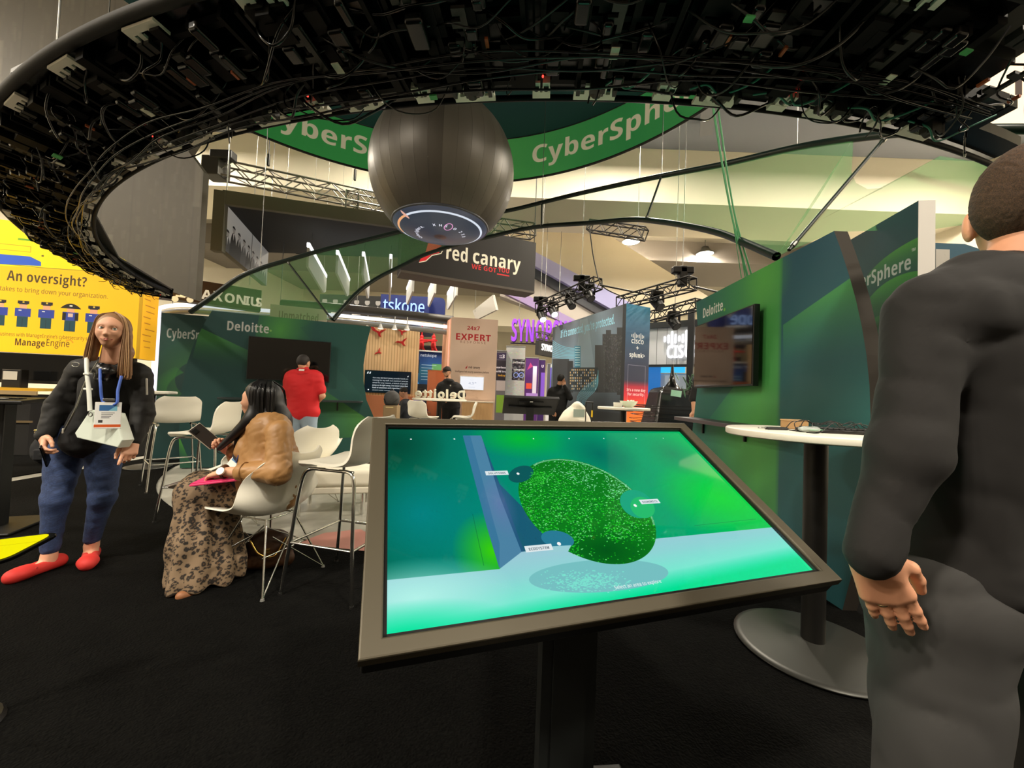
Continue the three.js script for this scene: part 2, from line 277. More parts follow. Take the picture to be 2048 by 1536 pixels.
// slanted soffit in the middle distance with its lavender-lit rail
{
  const P = (x, y, d) => at(x, y, d);
  struct('ceiling_soffit', polySlab([P(1000, 452, 16.6), P(1180, 447, 16.6), P(1448, 612, 16.6), P(1300, 640, 16.6), P(1000, 466, 16.6)], 1.0), mat(0xcabfa8, 0.85), 'large slanted cream soffit');
  struct('ceiling_soffit_001', polySlab([P(1000, 466, 16.5), P(1300, 626, 16.5), P(1300, 662, 16.5), P(1000, 492, 16.5)], 0.5), mat(0xa9a8d8, 0.6), 'lavender rail below the slanted soffit');
  struct('ceiling_soffit_002', polySlab([P(1000, 492, 16.8), P(1300, 662, 16.8), P(1300, 690, 16.8), P(1000, 514, 16.8)], 0.5), mat(0x3d3f47, 0.5), 'dark slot below the lavender rail');
  struct('ceiling_soffit_003', polySlab([P(1000, 514, 17), P(1300, 690, 17), P(1300, 712, 17), P(1180, 660, 17), P(1000, 592, 17)], 0.6), mat(0xcbc3ba, 0.85), 'pale panel below the dark slot');
  struct('ceiling_soffit_004', polySlab([P(1000, 562, 16.2), P(1180, 655, 16.2), P(1180, 672, 16.2), P(1000, 582, 16.2)], 0.3), mat(0xa58fc2, 0.6), 'violet lower rail of the soffit');
}
// ceiling lamps: emissive disc in a housing, with a light of its size just below
const lampGlow = glow(0xfff0d2, 6), lampCase = mat(0x555550, 0.5, 0.5);
const lampCaseG = lathe([[0.02, 0.34], [0.16, 0.33], [0.2, 0.2], [0.42, 0.03], [0.42, 0], [0.39, 0]], 20), lampDiscG = cyl(0.38, 0.38, 0.02, 0, 0.015, 0, 20), lampRodG = cyl(0.02, 0.02, 0.5, 0, 0.58, 0, 6);
const lampWhere = [];
function hallLamp(x, z, y, label, light = 1, spill = 0) {
  const t = thing('ceiling_lamp', label, 'lamp', 'round lamps hanging from the hall ceiling');
  part(t, 'housing', lampCaseG, lampCase); part(t, 'diffuser', lampDiscG, lampGlow); part(t, 'rod', lampRodG, lampCase); t.position.set(x, y, z);
  if (light) areaLight(x, y - 0.05, z, 0.7, 0.7, LAMP_COLOUR, LAMP_POWER * light, V(x, 0, z));
  if (spill) { const l = new THREE.PointLight(LAMP_COLOUR, spill); l.position.set(x, y - 0.12, z); l.castShadow = true; l.shadow.radius = 12; scene.add(l); }
}
const seenLamps = [[1363, 383, 'round ceiling lamp seen through the green mesh above the far arch'], [1640, 386, 'round ceiling lamp seen through the green mesh near the slanted black strut'], [1262, 484, 'round ceiling lamp under the arch beside the slanted cream soffit'], [1410, 508, 'round ceiling lamp low under the right end of the arch'], [430, 526, 'round ceiling lamp beside the grey screen above the brown sign'], [413, 352, 'small round ceiling lamp just right of the grey screen corner'], [1015, 631, 'far round ceiling lamp below the black hanging sign'], [1102, 637, 'far round ceiling lamp between the truss spotlights']];
for (const [px, py, lab] of seenLamps) { const p = onY(px, py, 8.3), far = p.z < -34; const q = far ? at(px, py, 34) : p; hallLamp(q.x, q.z, q.y, lab, far ? 0 : 1, px === 1262 || px === 1410 ? 24 : 0); }
for (const [x, z] of [[-12, 4.5], [-3.5, 2.5], [3.5, 2.5], [10, 2], [-14.5, -2.5], [-7.5, 4], [9, -8.8], [13, -9.5], [-3.2, -9.6], [3.4, -9.8], [-11, -10.2], [0, -17.5], [-7.5, -17.5], [5, -25.5], [-5, -25.5], [12, -25]]) hallLamp(x, z, 8.75, 'round ceiling lamp high above the booths', 1);
function truss(parent, a, b, s, m, r = 0.028) {     // box truss: four chords and their lacing
  const d = b.clone().sub(a), L = d.length(); d.normalize(); const up = V(0, 1, 0), n = d.clone().cross(up).normalize(), w = n.clone().cross(d), q = [];
  for (const [i, j] of [[1, 1], [1, -1], [-1, 1], [-1, -1]]) { const o = n.clone().multiplyScalar(i * s / 2).addScaledVector(w, j * s / 2); q.push(o); part(parent, 'chord', bar(a.clone().add(o), b.clone().add(o), r, 6), m); }
  const lace = [], k = Math.max(2, Math.round(L / s)), at2 = (t, o) => a.clone().lerp(b, t).add(o);
  for (let i = 0; i < k; i++) for (const [p, t] of [[0, 1], [2, 3], [0, 2], [1, 3]]) lace.push(bar(at2(i / k, q[i % 2 ? p : t]), at2((i + 1) / k, q[i % 2 ? t : p]), r * 0.55, 5));
  part(parent, 'lacing', merge(lace), m);
  for (const t of [0, 1]) part(parent, 'end_frame', merge([[0, 1], [1, 3], [3, 2], [2, 0]].map(([p, r2]) => bar(at2(t, q[p]), at2(t, q[r2]), r * 0.8, 5))), m);
}
// ---------------------------------------------------------------- overhead screen ring with its open back
const RX = 0.456, RZ = -7.5, RI = 5.83, RO = 6.36, RYI = EYE + 1.3, RYO = EYE + 1.36;
const rp = (R, deg, dy = 0) => { const a = deg * Math.PI / 180, t = (R - RI) / (RO - RI); return V(RX + R * Math.sin(a), lerp(RYI, RYO, t) + dy, RZ + R * Math.cos(a)); };
{
  const ring = thing('overhead_screen_ring', 'huge black overhead ring showing its open back of brackets and cables', 'screen ring');
  const GB = mat(0x030303, 0.25), MB = mat(0x050505, 0.5, 0, { phys: true, specularIntensity: 0.25 }), PLATE = mat(0xefe9d8, 0.5, 0.1), GREYP = mat(0x34332f, 0.45, 0.4), RIM = mat(0x16130f, 0.7), TEAL = mat(0x2f7a63, 0.45), CABLE = mat(0x060606, 0.16), CABLE2 = mat(0x1a1917, 0.3), ORANGE = mat(0xa8542a, 0.5), LIME = mat(0x4fae63, 0.5), PAPER = mat(0xd8d4be, 0.6);
  const sector = (R0, R1, d0, d1, y, t) => { const g = new THREE.BufferGeometry(), P = [], I = [], n = 3; for (let i = 0; i <= n; i++) for (const [R, dy] of [[R0, y], [R1, y], [R1, y + t], [R0, y + t]]) P.push(...rp(R, lerp(d0, d1, i / n), dy).toArray()); for (let i = 0; i < n; i++) for (let k = 0; k < 4; k++) { const a = i * 4 + k, b = i * 4 + (k + 1) % 4; I.push(a, b, a + 4, b, b + 4, a + 4); } I.push(0, 1, 2, 0, 2, 3, n * 4, n * 4 + 2, n * 4 + 1, n * 4, n * 4 + 3, n * 4 + 2); g.setAttribute('position', new THREE.Float32BufferAttribute(P, 3)); g.setIndex(I); const o = g.toNonIndexed(); o.computeVertexNormals(); return o; };
  // local module frame at (R, deg): x tangential (to the right), y radial outward, z down
  const frame = (R, deg, dy = 0) => { const a = deg * Math.PI / 180; return new THREE.Matrix4().makeBasis(V(Math.cos(a), 0, -Math.sin(a)), V(Math.sin(a), 0.095, Math.cos(a)), V(0, -1, 0)).setPosition(rp(R, deg, dy)); };
  const comb = (() => { const s = new THREE.Shape(); const w = 0.088, q = [[-w, 0], [w, 0], [w, 0.06], [w - 0.025, 0.06], [w - 0.025, 0.028], [0.045, 0.028], [0.045, 0.07], [0.022, 0.07], [0.022, 0.024], [-0.022, 0.024], [-0.022, 0.07], [-0.045, 0.07], [-0.045, 0.028], [-w + 0.025, 0.028], [-w + 0.025, 0.06], [-w, 0.06]]; q.forEach((p, i) => (i ? s.lineTo(...p) : s.moveTo(...p))); return new THREE.ExtrudeGeometry(s, { depth: 0.012, bevelEnabled: false }); })();
  const arms = merge([-0.075, -0.02, 0.02, 0.075].map((x) => box(0.016, 0.03, 0.06, x, 0.05, 0.02)).concat([box(0.06, 0.02, 0.09, 0, 0.075, 0.02), cyl(0.026, 0.026, 0.03, 0, 0.055, 0.04, 12)]));
  const plug = (() => { const b = [box(0.075, 0.03, 0.02), box(0.03, 0.045, 0.03, -0.02, 0.055, 0.01), box(0.03, 0.045, 0.03, 0.02, 0.055, 0.01)]; return merge(b); })(), plugHole = merge([cyl(0.011, 0.011, 0.012, -0.02, 0.055, 0.026, 10).rotateX(0), cyl(0.011, 0.011, 0.012, 0.02, 0.055, 0.026, 10)]);
  const put4 = (name, g, m, R, deg, dy = -0.005, label) => part(ring, name, g.clone().applyMatrix4(frame(R, deg, dy)), m, label);
  const STEP = 5, D0 = -74, N = 20;
  for (let i = 0; i < N; i++) {
    const a = D0 + i * STEP, b = a + STEP, mid = (a + b) / 2;
    if (b < 11.5) part(ring, 'panel', sector(RI + 0.01, RO - 0.01, a + 0.04, b - 0.04, 0.02, 0.05), GB);
    else [[0.01, 0.1, 20], [0.1, 0.22, 16.5], [0.22, 0.35, 13.5], [0.35, 0.52, 11]].forEach(([r0, r1, lim]) => { if (Math.min(b, lim) > a + 0.3) part(ring, 'panel', sector(RI + r0, RI + r1, a + 0.04, Math.min(b - 0.04, lim), 0.02, 0.05), GB); });
    if (mid > 17) continue;
    const cut = mid > 12, base = [], fm = frame((RI + RO) / 2 - (cut ? 0.12 : 0), cut ? mid - 1 : mid, 0), fs = cut ? 0.45 : 1;
    for (const t of [-0.235, -0.08, 0.08, 0.235]) base.push(box(0.018, 0.42, 0.05, t, 0, 0.005));
    for (const r of [-0.18, -0.06, 0.07, 0.18]) base.push(box(0.48, 0.02, 0.035, 0, r, 0.0));
    for (let k = 0; k < 16; k++) base.push(box(rr(0.02, 0.1), rr(0.02, 0.12), rr(0.02, 0.08), rr(-0.22, 0.22), rr(-0.17, 0.19), rr(0, 0.03)));
    part(ring, 'electronics', merge(base).scale(cut ? 0.6 : 1, fs, 1).applyMatrix4(fm), MB);
    const gb = []; for (let k = 0; k < 7; k++) gb.push(rbox(rr(0.03, 0.07), rr(0.04, 0.12), rr(0.03, 0.05), 0.012, rr(-0.2, 0.2), rr(-0.16, 0.18), rr(0.03, 0.06)));
    part(ring, 'housing', merge(gb).scale(cut ? 0.6 : 1, fs, 1).applyMatrix4(fm), GB);
    // inner edge: comb bracket, arms and a plug pair; outer edge the same
    put4('bracket', comb, PLATE, RI + 0.012, mid, -0.012); put4('bracket_arm', arms, GREYP, RI + 0.03, mid, -0.005);
    put4('connector', plug, PLATE, RI + 0.03, a + 0.3, -0.01); put4('socket', plugHole, BLACKM, RI + 0.03, a + 0.3, -0.012);
    if (!cut) put4('bracket', comb.clone().rotateZ(Math.PI), PLATE, RO - 0.012, mid - 1.1, -0.012); put4('connector', plug.clone().rotateZ(Math.PI), GREYP, RO - 0.03, a + 0.9, -0.01);
    put4('bracket', comb.clone().rotateZ(Math.PI / 2).scale(0.8, 1, 1), GREYP, RI + 0.33, mid + rr(-0.4, 0.4), -0.045);
    if (i % 2) put4('tag', box(0.012, 0.034, 0.01, -0.12, 0.02, 0.06), ORANGE, RI + 0.3, mid, 0), put4('tag', box(0.012, 0.034, 0.01, 0.1, 0.0, 0.06), ORANGE, RI + 0.3, mid, 0);
    else put4('label', box(0.03, 0.045, 0.004, 0.03, 0.05, 0.075), PAPER, RI + 0.22, mid, 0), put4('indicator_light', cyl(0.004, 0.004, 0.006, 0, 0.05, 0.03, 8), glow(0xff3b30, 3), RI + 0.08, a + 0.35, 0);
    for (let k = 0; k < 7; k++) {    // sagging cables
      const r0 = rr(0.05, 0.44), r1 = clamp(r0 + rr(-0.22, 0.22), 0.03, 0.46), t0 = a + rr(0, STEP), t1 = t0 + rr(1.2, 4.6), sag = rr(0.04, 0.17);
      part(ring, 'cable', tube([rp(RI + r0, t0, 0), rp(RI + lerp(r0, r1, 0.25) + rr(-0.04, 0.04), lerp(t0, t1, 0.25), -sag * 0.75), rp(RI + lerp(r0, r1, 0.5), lerp(t0, t1, 0.5), -sag), rp(RI + lerp(r0, r1, 0.8) + rr(-0.04, 0.04), lerp(t0, t1, 0.8), -sag * 0.6), rp(RI + r1, t1, 0)], rr(0.0025, 0.006), 18, 6), rnd() < 0.6 ? CABLE : CABLE2);
    }
    for (let k = 0; k < (mid < -40 ? 5 : 2); k++) {    // loose loops and drooping ends
      const c = rp(RI + rr(0.08, 0.42), a + rr(0, STEP), -0.05), R = rr(0.03, 0.08), q = []; const ax = rr(0, 6.28); for (let j = 0; j <= 8; j++) { const w = j / 8 * Math.PI * rr(1.5, 1.6); q.push(V(c.x + Math.cos(ax) * R * Math.cos(w), c.y - 0.02 + R * Math.sin(w) * 0.8, c.z + Math.sin(ax) * R * Math.cos(w))); }
      part(ring, 'cable', tube(q, rr(0.002, 0.0045), 20, 6), CABLE);
    }
  }
  // long runs along the ring
  for (let k = 0; k < 6; k++) { const q = []; for (let d = -66; d <= 14; d += 4) q.push(rp(RI + 0.17 + 0.1 * Math.sin(d * 0.06 + k * 0.4) + rr(-0.02, 0.02), d, -0.06 - rr(0, 0.05))); part(ring, 'cable', tube(q, 0.0045, 120, 6), CABLE); }
  // teal patch leads along the inner edge
  const teal = (d0, d1, sag, loop) => { const q = [rp(RI + 0.09, d0, -0.03), rp(RI + 0.12, lerp(d0, d1, 0.2), -sag * 0.7), rp(RI + 0.1, lerp(d0, d1, 0.45), -sag)]; if (loop) q.push(rp(RI + 0.12, lerp(d0, d1, 0.5), 0.0 + 0.02), rp(RI + 0.13, lerp(d0, d1, 0.42), 0.02), rp(RI + 0.1, lerp(d0, d1, 0.5), -sag)); q.push(rp(RI + 0.16, lerp(d0, d1, 0.8), -0.05), rp(RI + 0.2, d1, -0.02)); part(ring, 'patch_lead', tube(q, 0.0042, 40, 6), TEAL, 'teal patch lead'); };
  teal(-1.2, 0.6, 0.05); teal(2.2, 4.8, 0.05); teal(4.8, 8.2, 0.06, true); teal(9, 12.2, 0.07); teal(12.2, 15.5, 0.1);
  for (const [d, r, s] of [[-30, 0.3, 0.05], [-53, 0.2, 0.035], [2.5, 0.42, 0.03], [-8, 0.12, 0.03], [10, 0.42, 0.03]]) put4('tape_flag', box(s, s * 0.7, 0.006, 0, 0, 0.09), LIME, RI + r, d, 0, 'green tape flag');
  // rims
  const rimPts = (R, a, b, dy) => { const q = []; for (let d = a; d <= b; d += 2.5) q.push(rp(R, d, dy)); return q; };
  part(ring, 'inner_rim', tube(rimPts(RI - 0.005, D0, 27, 0.0), 0.013, 160, 8), MB);
  part(ring, 'outer_rim', tube(rimPts(RO, D0, 27, 0.01), 0.024, 160, 8), RIM);
  part(ring, 'end_plate', beam(rp(RI, D0, 0.02), rp(RO, D0, 0.02), 0.03, 0.16), MB);
  // screen face on the upper side
  part(ring, 'screen_face', sector(RI, RO, D0, -27, 0.075, 0.02), mat(0x37332c, 0.5)); part(ring, 'screen_face', sector(RI, RO, -27, 14, 0.075, 0.02), mat(0x37332c, 0.5));
  for (const d of [-60, -35, -12, 8]) part(ring, 'hanger', bar(rp((RI + RO) / 2, d, 0.08), rp((RI + RO) / 2, d, 6.6), 0.006, 6), STEEL);
}
// tall grey screen hanging behind the left of the ring
{
  const D = 6.15, pts = [[377, 303], [407, 343], [391, 600], [328, 578], [250, 520], [160, 470], [60, 400], [-100, 330], [-420, 200], [-420, -160], [900, -160], [760, 30], [460, 170]].map(([x, y]) => at(x, y, D));
  const g = polySlab(pts, 0.12), bs = new THREE.Box3().setFromBufferAttribute(g.attributes.position), P = g.attributes.position, U = g.attributes.uv;
  for (let i = 0; i < P.count; i++) U.setXY(i, (P.getX(i) - bs.min.x) / (bs.max.x - bs.min.x), (P.getY(i) - bs.min.y) / (bs.max.y - bs.min.y));
  const t = tex(512, 512, (c, w, h) => { c.fillStyle = '#554f43'; c.fillRect(0, 0, w, h); for (let i = 0; i < 3000; i++) { const k = 88 + rnd() * 34; c.fillStyle = `rgba(${k},${k * 0.94},${k * 0.82},.16)`; c.fillRect(rnd() * w, rnd() * h, 1 + rnd() * 2, 4 + rnd() * 20); } for (let i = 0; i < 22; i++) { c.fillStyle = 'rgba(50,46,40,.25)'; c.fillRect(i * w / 22, 0, 1, h); } for (let i = 0; i < 26; i++) { c.fillStyle = 'rgba(140,134,116,.3)'; c.fillRect(Math.floor(rnd() * 22) * w / 22 + rnd() * 12, rnd() * h, 4 + rnd() * 5, 20 + rnd() * 60); } });
  const s = thing('hanging_grey_screen', 'tall taupe grey screen hanging behind the left of the black ring', 'screen');
  part(s, 'screen_face', g, mat(0xffffff, 0.55, 0, { map: t }));
  for (const x of [-350, 100, 500]) { const a = at(x, -150, D); part(s, 'hanger', bar(a, V(a.x, 9.28, a.z), 0.008, 6), STEEL); }
  scene.userData.greyScreen = true;
}
// ---------------------------------------------------------------- the sphere
{
  const c = at(886, 347, 5.5), R = 1.0, s = thing('screen_sphere', 'large dark sphere screen with a lit ring underneath, hung below the green banner', 'sphere screen'); s.position.copy(c);
  const n = 36, capA = 139 * Math.PI / 180, tones = [0x5a554c, 0x524d45, 0x5f5a52, 0x4d4841].map((k) => mat(k, 0.42, 0.25));
  for (let i = 0; i < n; i++) { const g = new THREE.SphereGeometry(R, 1, 26, i / n * Math.PI * 2, Math.PI * 2 / n, 0.12, capA - 0.12).toNonIndexed(); g.deleteAttribute('normal'); g.computeVertexNormals(); part(s, 'gore', toCreasedNormals(new THREE.SphereGeometry(R, 1, 26, i / n * Math.PI * 2 + 0.001, Math.PI * 2 / n - 0.002, 0.12, capA - 0.12), 0.3), tones[(i * 7 + (i % 5)) % 4]); }
  // lower cap: its own curved display
  const rc = R * Math.sin(capA), yc = R * Math.cos(capA), prof = [[rc, yc], [rc * 1.0, yc - 0.01], [rc * 0.93, yc - 0.035], [rc * 0.75, yc - 0.085], [rc * 0.5, yc - 0.125], [rc * 0.25, yc - 0.15], [0.001, yc - 0.16]];
  const g = lathe(prof, 64), P = g.attributes.position, U = g.attributes.uv; for (let i = 0; i < P.count; i++) U.setXY(i, 0.5 + P.getX(i) / rc / 2, 0.5 + P.getZ(i) / rc / 2);
  const t = tex(512, 512, (k, w) => {
    k.fillStyle = '#3c4250'; k.fillRect(0, 0, w, w); k.translate(w / 2, w / 2);
    k.fillStyle = '#343c49'; k.beginPath(); k.arc(0, 0, 225, 0, 7); k.fill();
    k.lineWidth = 11; k.strokeStyle = '#e9f2ff'; k.beginPath(); k.arc(0, 0, 222, 0, 7); k.stroke();
    k.strokeStyle = '#ffb67e'; k.beginPath(); k.arc(0, 0, 222, Math.PI * 0.93, Math.PI * 1.27); k.stroke();
    k.fillStyle = '#f3b9a4'; k.beginPath(); k.ellipse(-150, -168, 9, 26, -0.75, 0, 7); k.fill();
    const txt = 'CyberSphere.   X H S  O  2 X 8'; k.font = 'bold 26px sans-serif'; k.fillStyle = '#eef0ff'; [...txt].forEach((ch, i) => { k.save(); k.rotate(-1.95 + i * 0.125); k.translate(0, -118); k.fillText(ch, -8, 0); k.restore(); });
    k.strokeStyle = '#f2a0d8'; k.lineWidth = 5; k.save(); k.rotate(0.52); k.beginPath(); k.ellipse(0, -124, 20, 30, 0, 0, 7); k.stroke(); k.restore();
    k.fillStyle = '#3a2a28'; k.beginPath(); k.arc(0, 0, 34, 0, 7); k.fill();
  });
  part(s, 'display_cap', g, mat(0x15161a, 0.3, 0, { emissive: 0xffffff, emissiveMap: t, emissiveIntensity: 0.85 }), 'lit shallow display under the sphere');
  part(s, 'rim', new THREE.TorusGeometry(rc, 0.016, 8, 64).rotateX(Math.PI / 2).translate(0, yc, 0), mat(0x4a4d55, 0.4, 0.3));
  part(s, 'top_plate', cyl(0.14, 0.14, 0.05, 0, R, 0, 24), DARKSTEEL);
  part(s, 'hanger', bar(V(0, R, 0), V(0, 9.28 - c.y, 0), 0.03, 8), DARKSTEEL);
}
// ---------------------------------------------------------------- round banner above it
{
  const bx = -1.4, bz = -3.6, R = 4.9, y0 = 5.8, y1 = 6.72, s = thing('hanging_round_banner', 'green round fabric banner with white lettering hung above the sphere', 'banner');
  const arc = (f0, f1, n, r) => { const P = [], U = [], I = []; for (let i = 0; i <= n; i++) for (const t of [0, 1]) { const f = lerp(f0, f1, i / n); P.push(bx + r * Math.sin(f), lerp(y0, y1, t), bz - r * Math.cos(f)); U.push(i / n, t); } for (let i = 0; i < n; i++) I.push(i * 2, i * 2 + 2, i * 2 + 1, i * 2 + 1, i * 2 + 2, i * 2 + 3); const g = new THREE.BufferGeometry(); g.setAttribute('position', new THREE.Float32BufferAttribute(P, 3)); g.setAttribute('uv', new THREE.Float32BufferAttribute(U, 2)); g.setIndex(I); g.computeVertexNormals(); return g; };
  const F0 = -0.85, F1 = 1.15, ang = (px, py) => { const p = onY(px, py, 6.25); return Math.atan2(p.x - bx, -(p.z - bz)); };
  const Wc = 2048, Hc = Math.round(Wc / ((F1 - F0) * R) * (y1 - y0)), X = (f) => (f - F0) / (F1 - F0) * Wc;
  const t = tex(Wc, Hc, (c, w, h) => {
    const g = c.createLinearGradient(0, 0, w, 0); [['0', '#3aa656'], ['.3', '#43b35f'], ['.45', '#63bb66'], ['.55', '#55b862'], ['.8', '#3aa45c'], ['1', '#4bb061']].forEach(([k, v]) => g.addColorStop(+k, v)); c.fillStyle = g; c.fillRect(0, 0, w, h);
    const a = X(ang(1062, 315)), b = X(ang(1222, 275)), k = h * 0.56; c.font = `bold ${k}px sans-serif`; const sc = (b - a) / c.measureText('Cyber').width; words(c, 'CyberSphere', a, h * 0.66, k, '#f4efd2', 'bold', 'left', 'sans-serif', sc);
    const e = X(ang(737, 290)), w1 = c.measureText('CyberS').width * sc; words(c, 'CyberSphere', e - w1, h * 0.66, k, '#f4efd2', 'bold', 'left', 'sans-serif', sc);
  });
  part(s, 'banner_face', arc(F0, F1, 72, R), mat(0xffffff, 0.8, 0, { map: t, emissive: 0xffffff, emissiveMap: t, emissiveIntensity: 0.12 }));
  part(s, 'lid', cyl(R, R, 0.04, bx, y1 + 0.03, bz, 72), mat(0x17454a, 0.9), 'dark teal fabric lid');
  for (const y of [y0, y1]) part(s, 'hoop', tube(Array.from({ length: 24 }, (_, i) => { const f = lerp(F0, F1, i / 23); return V(bx + (R + 0.02) * Math.sin(f), y, bz - (R + 0.02) * Math.cos(f)); }), 0.025, 96, 6), DARKSTEEL);
  for (const f of [-0.8, 0.75]) part(s, 'hanger', bar(V(bx + R * Math.sin(f), y1, bz - R * Math.cos(f)), V(bx + R * Math.sin(f), 9.28, bz - R * Math.cos(f)), 0.006, 6), STEEL);
}
// ---------------------------------------------------------------- arched green mesh sails on black tubes
{
  const Q = (l) => l.map(([x, y, d]) => at(x, y, d));
  const upper = Q([[380, 625, 5.75], [422, 595, 5.8], [476, 556, 5.9], [520, 537, 6.0], [573, 521, 6.15], [642, 501, 6.35], [715, 484, 6.6], [800, 463, 6.8], [910, 440, 6.9], [1022, 420, 6.8], [1084, 405, 6.6], [1163, 386, 6.2], [1323, 352, 5.3], [1444, 329, 4.6], [1594, 295, 3.9], [1707, 277, 3.4], [1850, 262, 3.0], [2014, 258, 2.75], [2200, 262, 2.6]]);
  const lower = Q([[666, 640, 6.2], [681, 622, 6.3], [715, 585, 6.5], [752, 558, 6.7], [805, 531, 6.9], [851, 509, 7.0], [930, 485, 7.0], [981, 473, 6.9], [1042, 459, 6.7], [1090, 452, 6.4], [1178, 446, 5.9], [1268, 439, 5.3], [1317, 443, 4.9], [1366, 450, 4.5], [1439, 466, 3.9], [1500, 490, 3.4], [1553, 513, 3.03]]);
  const s = thing('mesh_canopy', 'arched translucent green mesh canopy stretched between black tubes over the booth', 'canopy');
  const TUBE = mat(0x10201a, 0.4), cu = new THREE.CatmullRomCurve3(upper), cl = new THREE.CatmullRomCurve3(lower);
  part(s, 'upper_tube', tube(upper, 0.034, 160, 10), TUBE); part(s, 'lower_tube', tube(lower, 0.034, 140, 10), TUBE);
  // mesh cloth: pairs of parameters matched so that the seams follow the struts
  const kU = [], kL = [], near = (cv, p) => { let b = 0, bd = 1e9; for (let i = 0; i <= 400; i++) { const d = cv.getPoint(i / 400).distanceTo(p); if (d < bd) { bd = d; b = i / 400; } } return b; };
  const pairs = [[0, 0], [near(cu, at(573, 521, 6.15)), 0.015], [near(cu, at(800, 463, 6.8)), near(cl, at(805, 531, 6.9))], [near(cu, at(1084, 405, 6.6)), near(cl, at(1083, 452, 6.4))], [near(cu, at(1323, 352, 5.3)), near(cl, at(1292, 439, 5.1))], [near(cu, at(1707, 277, 3.4)), 1]];
  const MESH = (c, o) => mat(c, 0.9, 0, { transparent: true, opacity: o });
  const CLOTH = MESH(0x559a5c, 0.47);
  for (let k = 0; k < 5; k++) {
    const P = [], I = [], n = 26, m = 6; for (let i = 0; i <= n; i++) { const a = cu.getPoint(lerp(pairs[k][0], pairs[k + 1][0], i / n)), b = cl.getPoint(lerp(pairs[k][1], pairs[k + 1][1], i / n)); for (let j = 0; j <= m; j++) { const q = mixV(a, b, j / m); q.y -= 0.05 * Math.sin(j / m * Math.PI); P.push(...q.toArray()); } }
    for (let i = 0; i < n; i++) for (let j = 0; j < m; j++) { const a = i * (m + 1) + j; I.push(a, a + m + 1, a + 1, a + 1, a + m + 1, a + m + 2); }
    const g = new THREE.BufferGeometry(); g.setAttribute('position', new THREE.Float32BufferAttribute(P, 3)); g.setIndex(I); g.computeVertexNormals(); part(s, 'mesh_cloth', g, CLOTH);
  }
  // left wing below the tube down to the wall top, right wing with its rounded cut-out
  const fan = (pts, m) => { const g = new THREE.BufferGeometry(), P = pts.flatMap((p) => p.toArray()), I = []; for (let i = 1; i < pts.length - 1; i++) I.push(0, i, i + 1); g.setAttribute('position', new THREE.Float32BufferAttribute(P, 3)); g.setIndex(I); g.computeVertexNormals(); return part(s, 'mesh_cloth', g, m); };
  const wing = [[1553, 513, 3.03], [1600, 441, 3.12], [1655, 357, 3.28], [1707, 277, 3.4], [1703, 345, 3.36], [1712, 366, 3.33], [1735, 378, 3.28], [1766, 376, 3.22], [1880, 312, 3.05], [1990, 330, 2.95], [2060, 430, 2.85], [1870, 458, 2.95], [1668, 464, 2.99]];
  const wq = Q([wing[0], wing[3], wing[10]]), wn = wq[1].clone().sub(wq[0]).cross(wq[2].clone().sub(wq[0])), onW = ([x, y]) => { const r = ray(x, y); return r.multiplyScalar(wq[0].clone().sub(camera.position).dot(wn) / r.dot(wn)).add(camera.position); };
  fan([[1640, 440], ...wing, wing[0]].map(onW), CLOTH);
  const strut = (a, b) => { part(s, 'strut', bar(a, b, 0.014, 8), TUBE); for (const [p, q] of [[a, b], [b, a]]) part(s, 'strut_clip', bar(mixV(p, q, 0.03), mixV(p, q, 0.06), 0.02, 8), STEEL); };
  strut(at(573, 521, 6.15), at(664, 640, 6.2)); strut(at(1084, 405, 6.6), at(1083, 452, 6.4)); strut(at(1323, 352, 5.3), at(1292, 439, 5.1)); strut(at(1775, 270, 3.2), at(1578, 500, 2.98));
  for (const [x, y, d] of [[1323, 352, 5.3], [1084, 405, 6.6], [1594, 294, 3.9], [520, 537, 6.0]]) { const a = at(x, y, d); part(s, 'hanger', bar(a, V(a.x, 9.28, a.z), 0.005, 5), STEEL); }
}
// bundle of green lines dropping from the ceiling to the right wall
{
  const s = thing('green_cord_bundle', 'bundle of thin green cords dropping behind the canopy to the right wall', 'cords'), G = mat(0x2f7d46, 0.6);
  for (let i = 0; i < 9; i++) { const o = rr(-4, 4), e = at(1500 + o * 1.4 + (i > 6 ? -14 : 0), 556, 3.52), k = at(1466 + o, 430, 3.55), a = at(1432 + o * 1.5, 225, 3.6), top = a.clone().add(V((a.x - e.x) * 3, 0, 0)).setY(9.28); part(s, 'cord', tube([top, mixV(top, a, 0.6), a, k, e], rr(0.003, 0.006), 40, 5), G); }
}
// ---------------------------------------------------------------- printed booth walls
const blob2 = (c, x, y, r, col, sx = 1, sy = 1, rot = 0) => { c.save(); c.translate(x, y); c.rotate(rot); c.scale(sx, sy); const g = c.createRadialGradient(0, 0, 0, 0, 0, r); g.addColorStop(0, col); g.addColorStop(1, col.replace(/[\d.]+\)$/, '0)')); c.fillStyle = g; c.fillRect(-r, -r, 2 * r, 2 * r); c.restore(); };
const poly = (c, pts, fill) => { c.beginPath(); pts.forEach((p, i) => (i ? c.lineTo(...p) : c.moveTo(...p))); c.closePath(); c.fillStyle = fill; c.fill(); };
function swath(c, a, b, d, e, col0, col1) { // quad a b d e with a sharp printed edge a-b, blending towards d-e
  const mx = (a[0] + b[0]) / 2, my = (a[1] + b[1]) / 2, nx = (d[0] + e[0]) / 2, ny = (d[1] + e[1]) / 2, g = c.createLinearGradient(mx, my, nx, ny); g.addColorStop(0, col0); g.addColorStop(1, col1); poly(c, [a, b, d, e], g);
}
const gloss = () => mat(0x060607, 0.06, 0, { phys: true, clearcoat: 0.6, clearcoatRoughness: 0.04 });
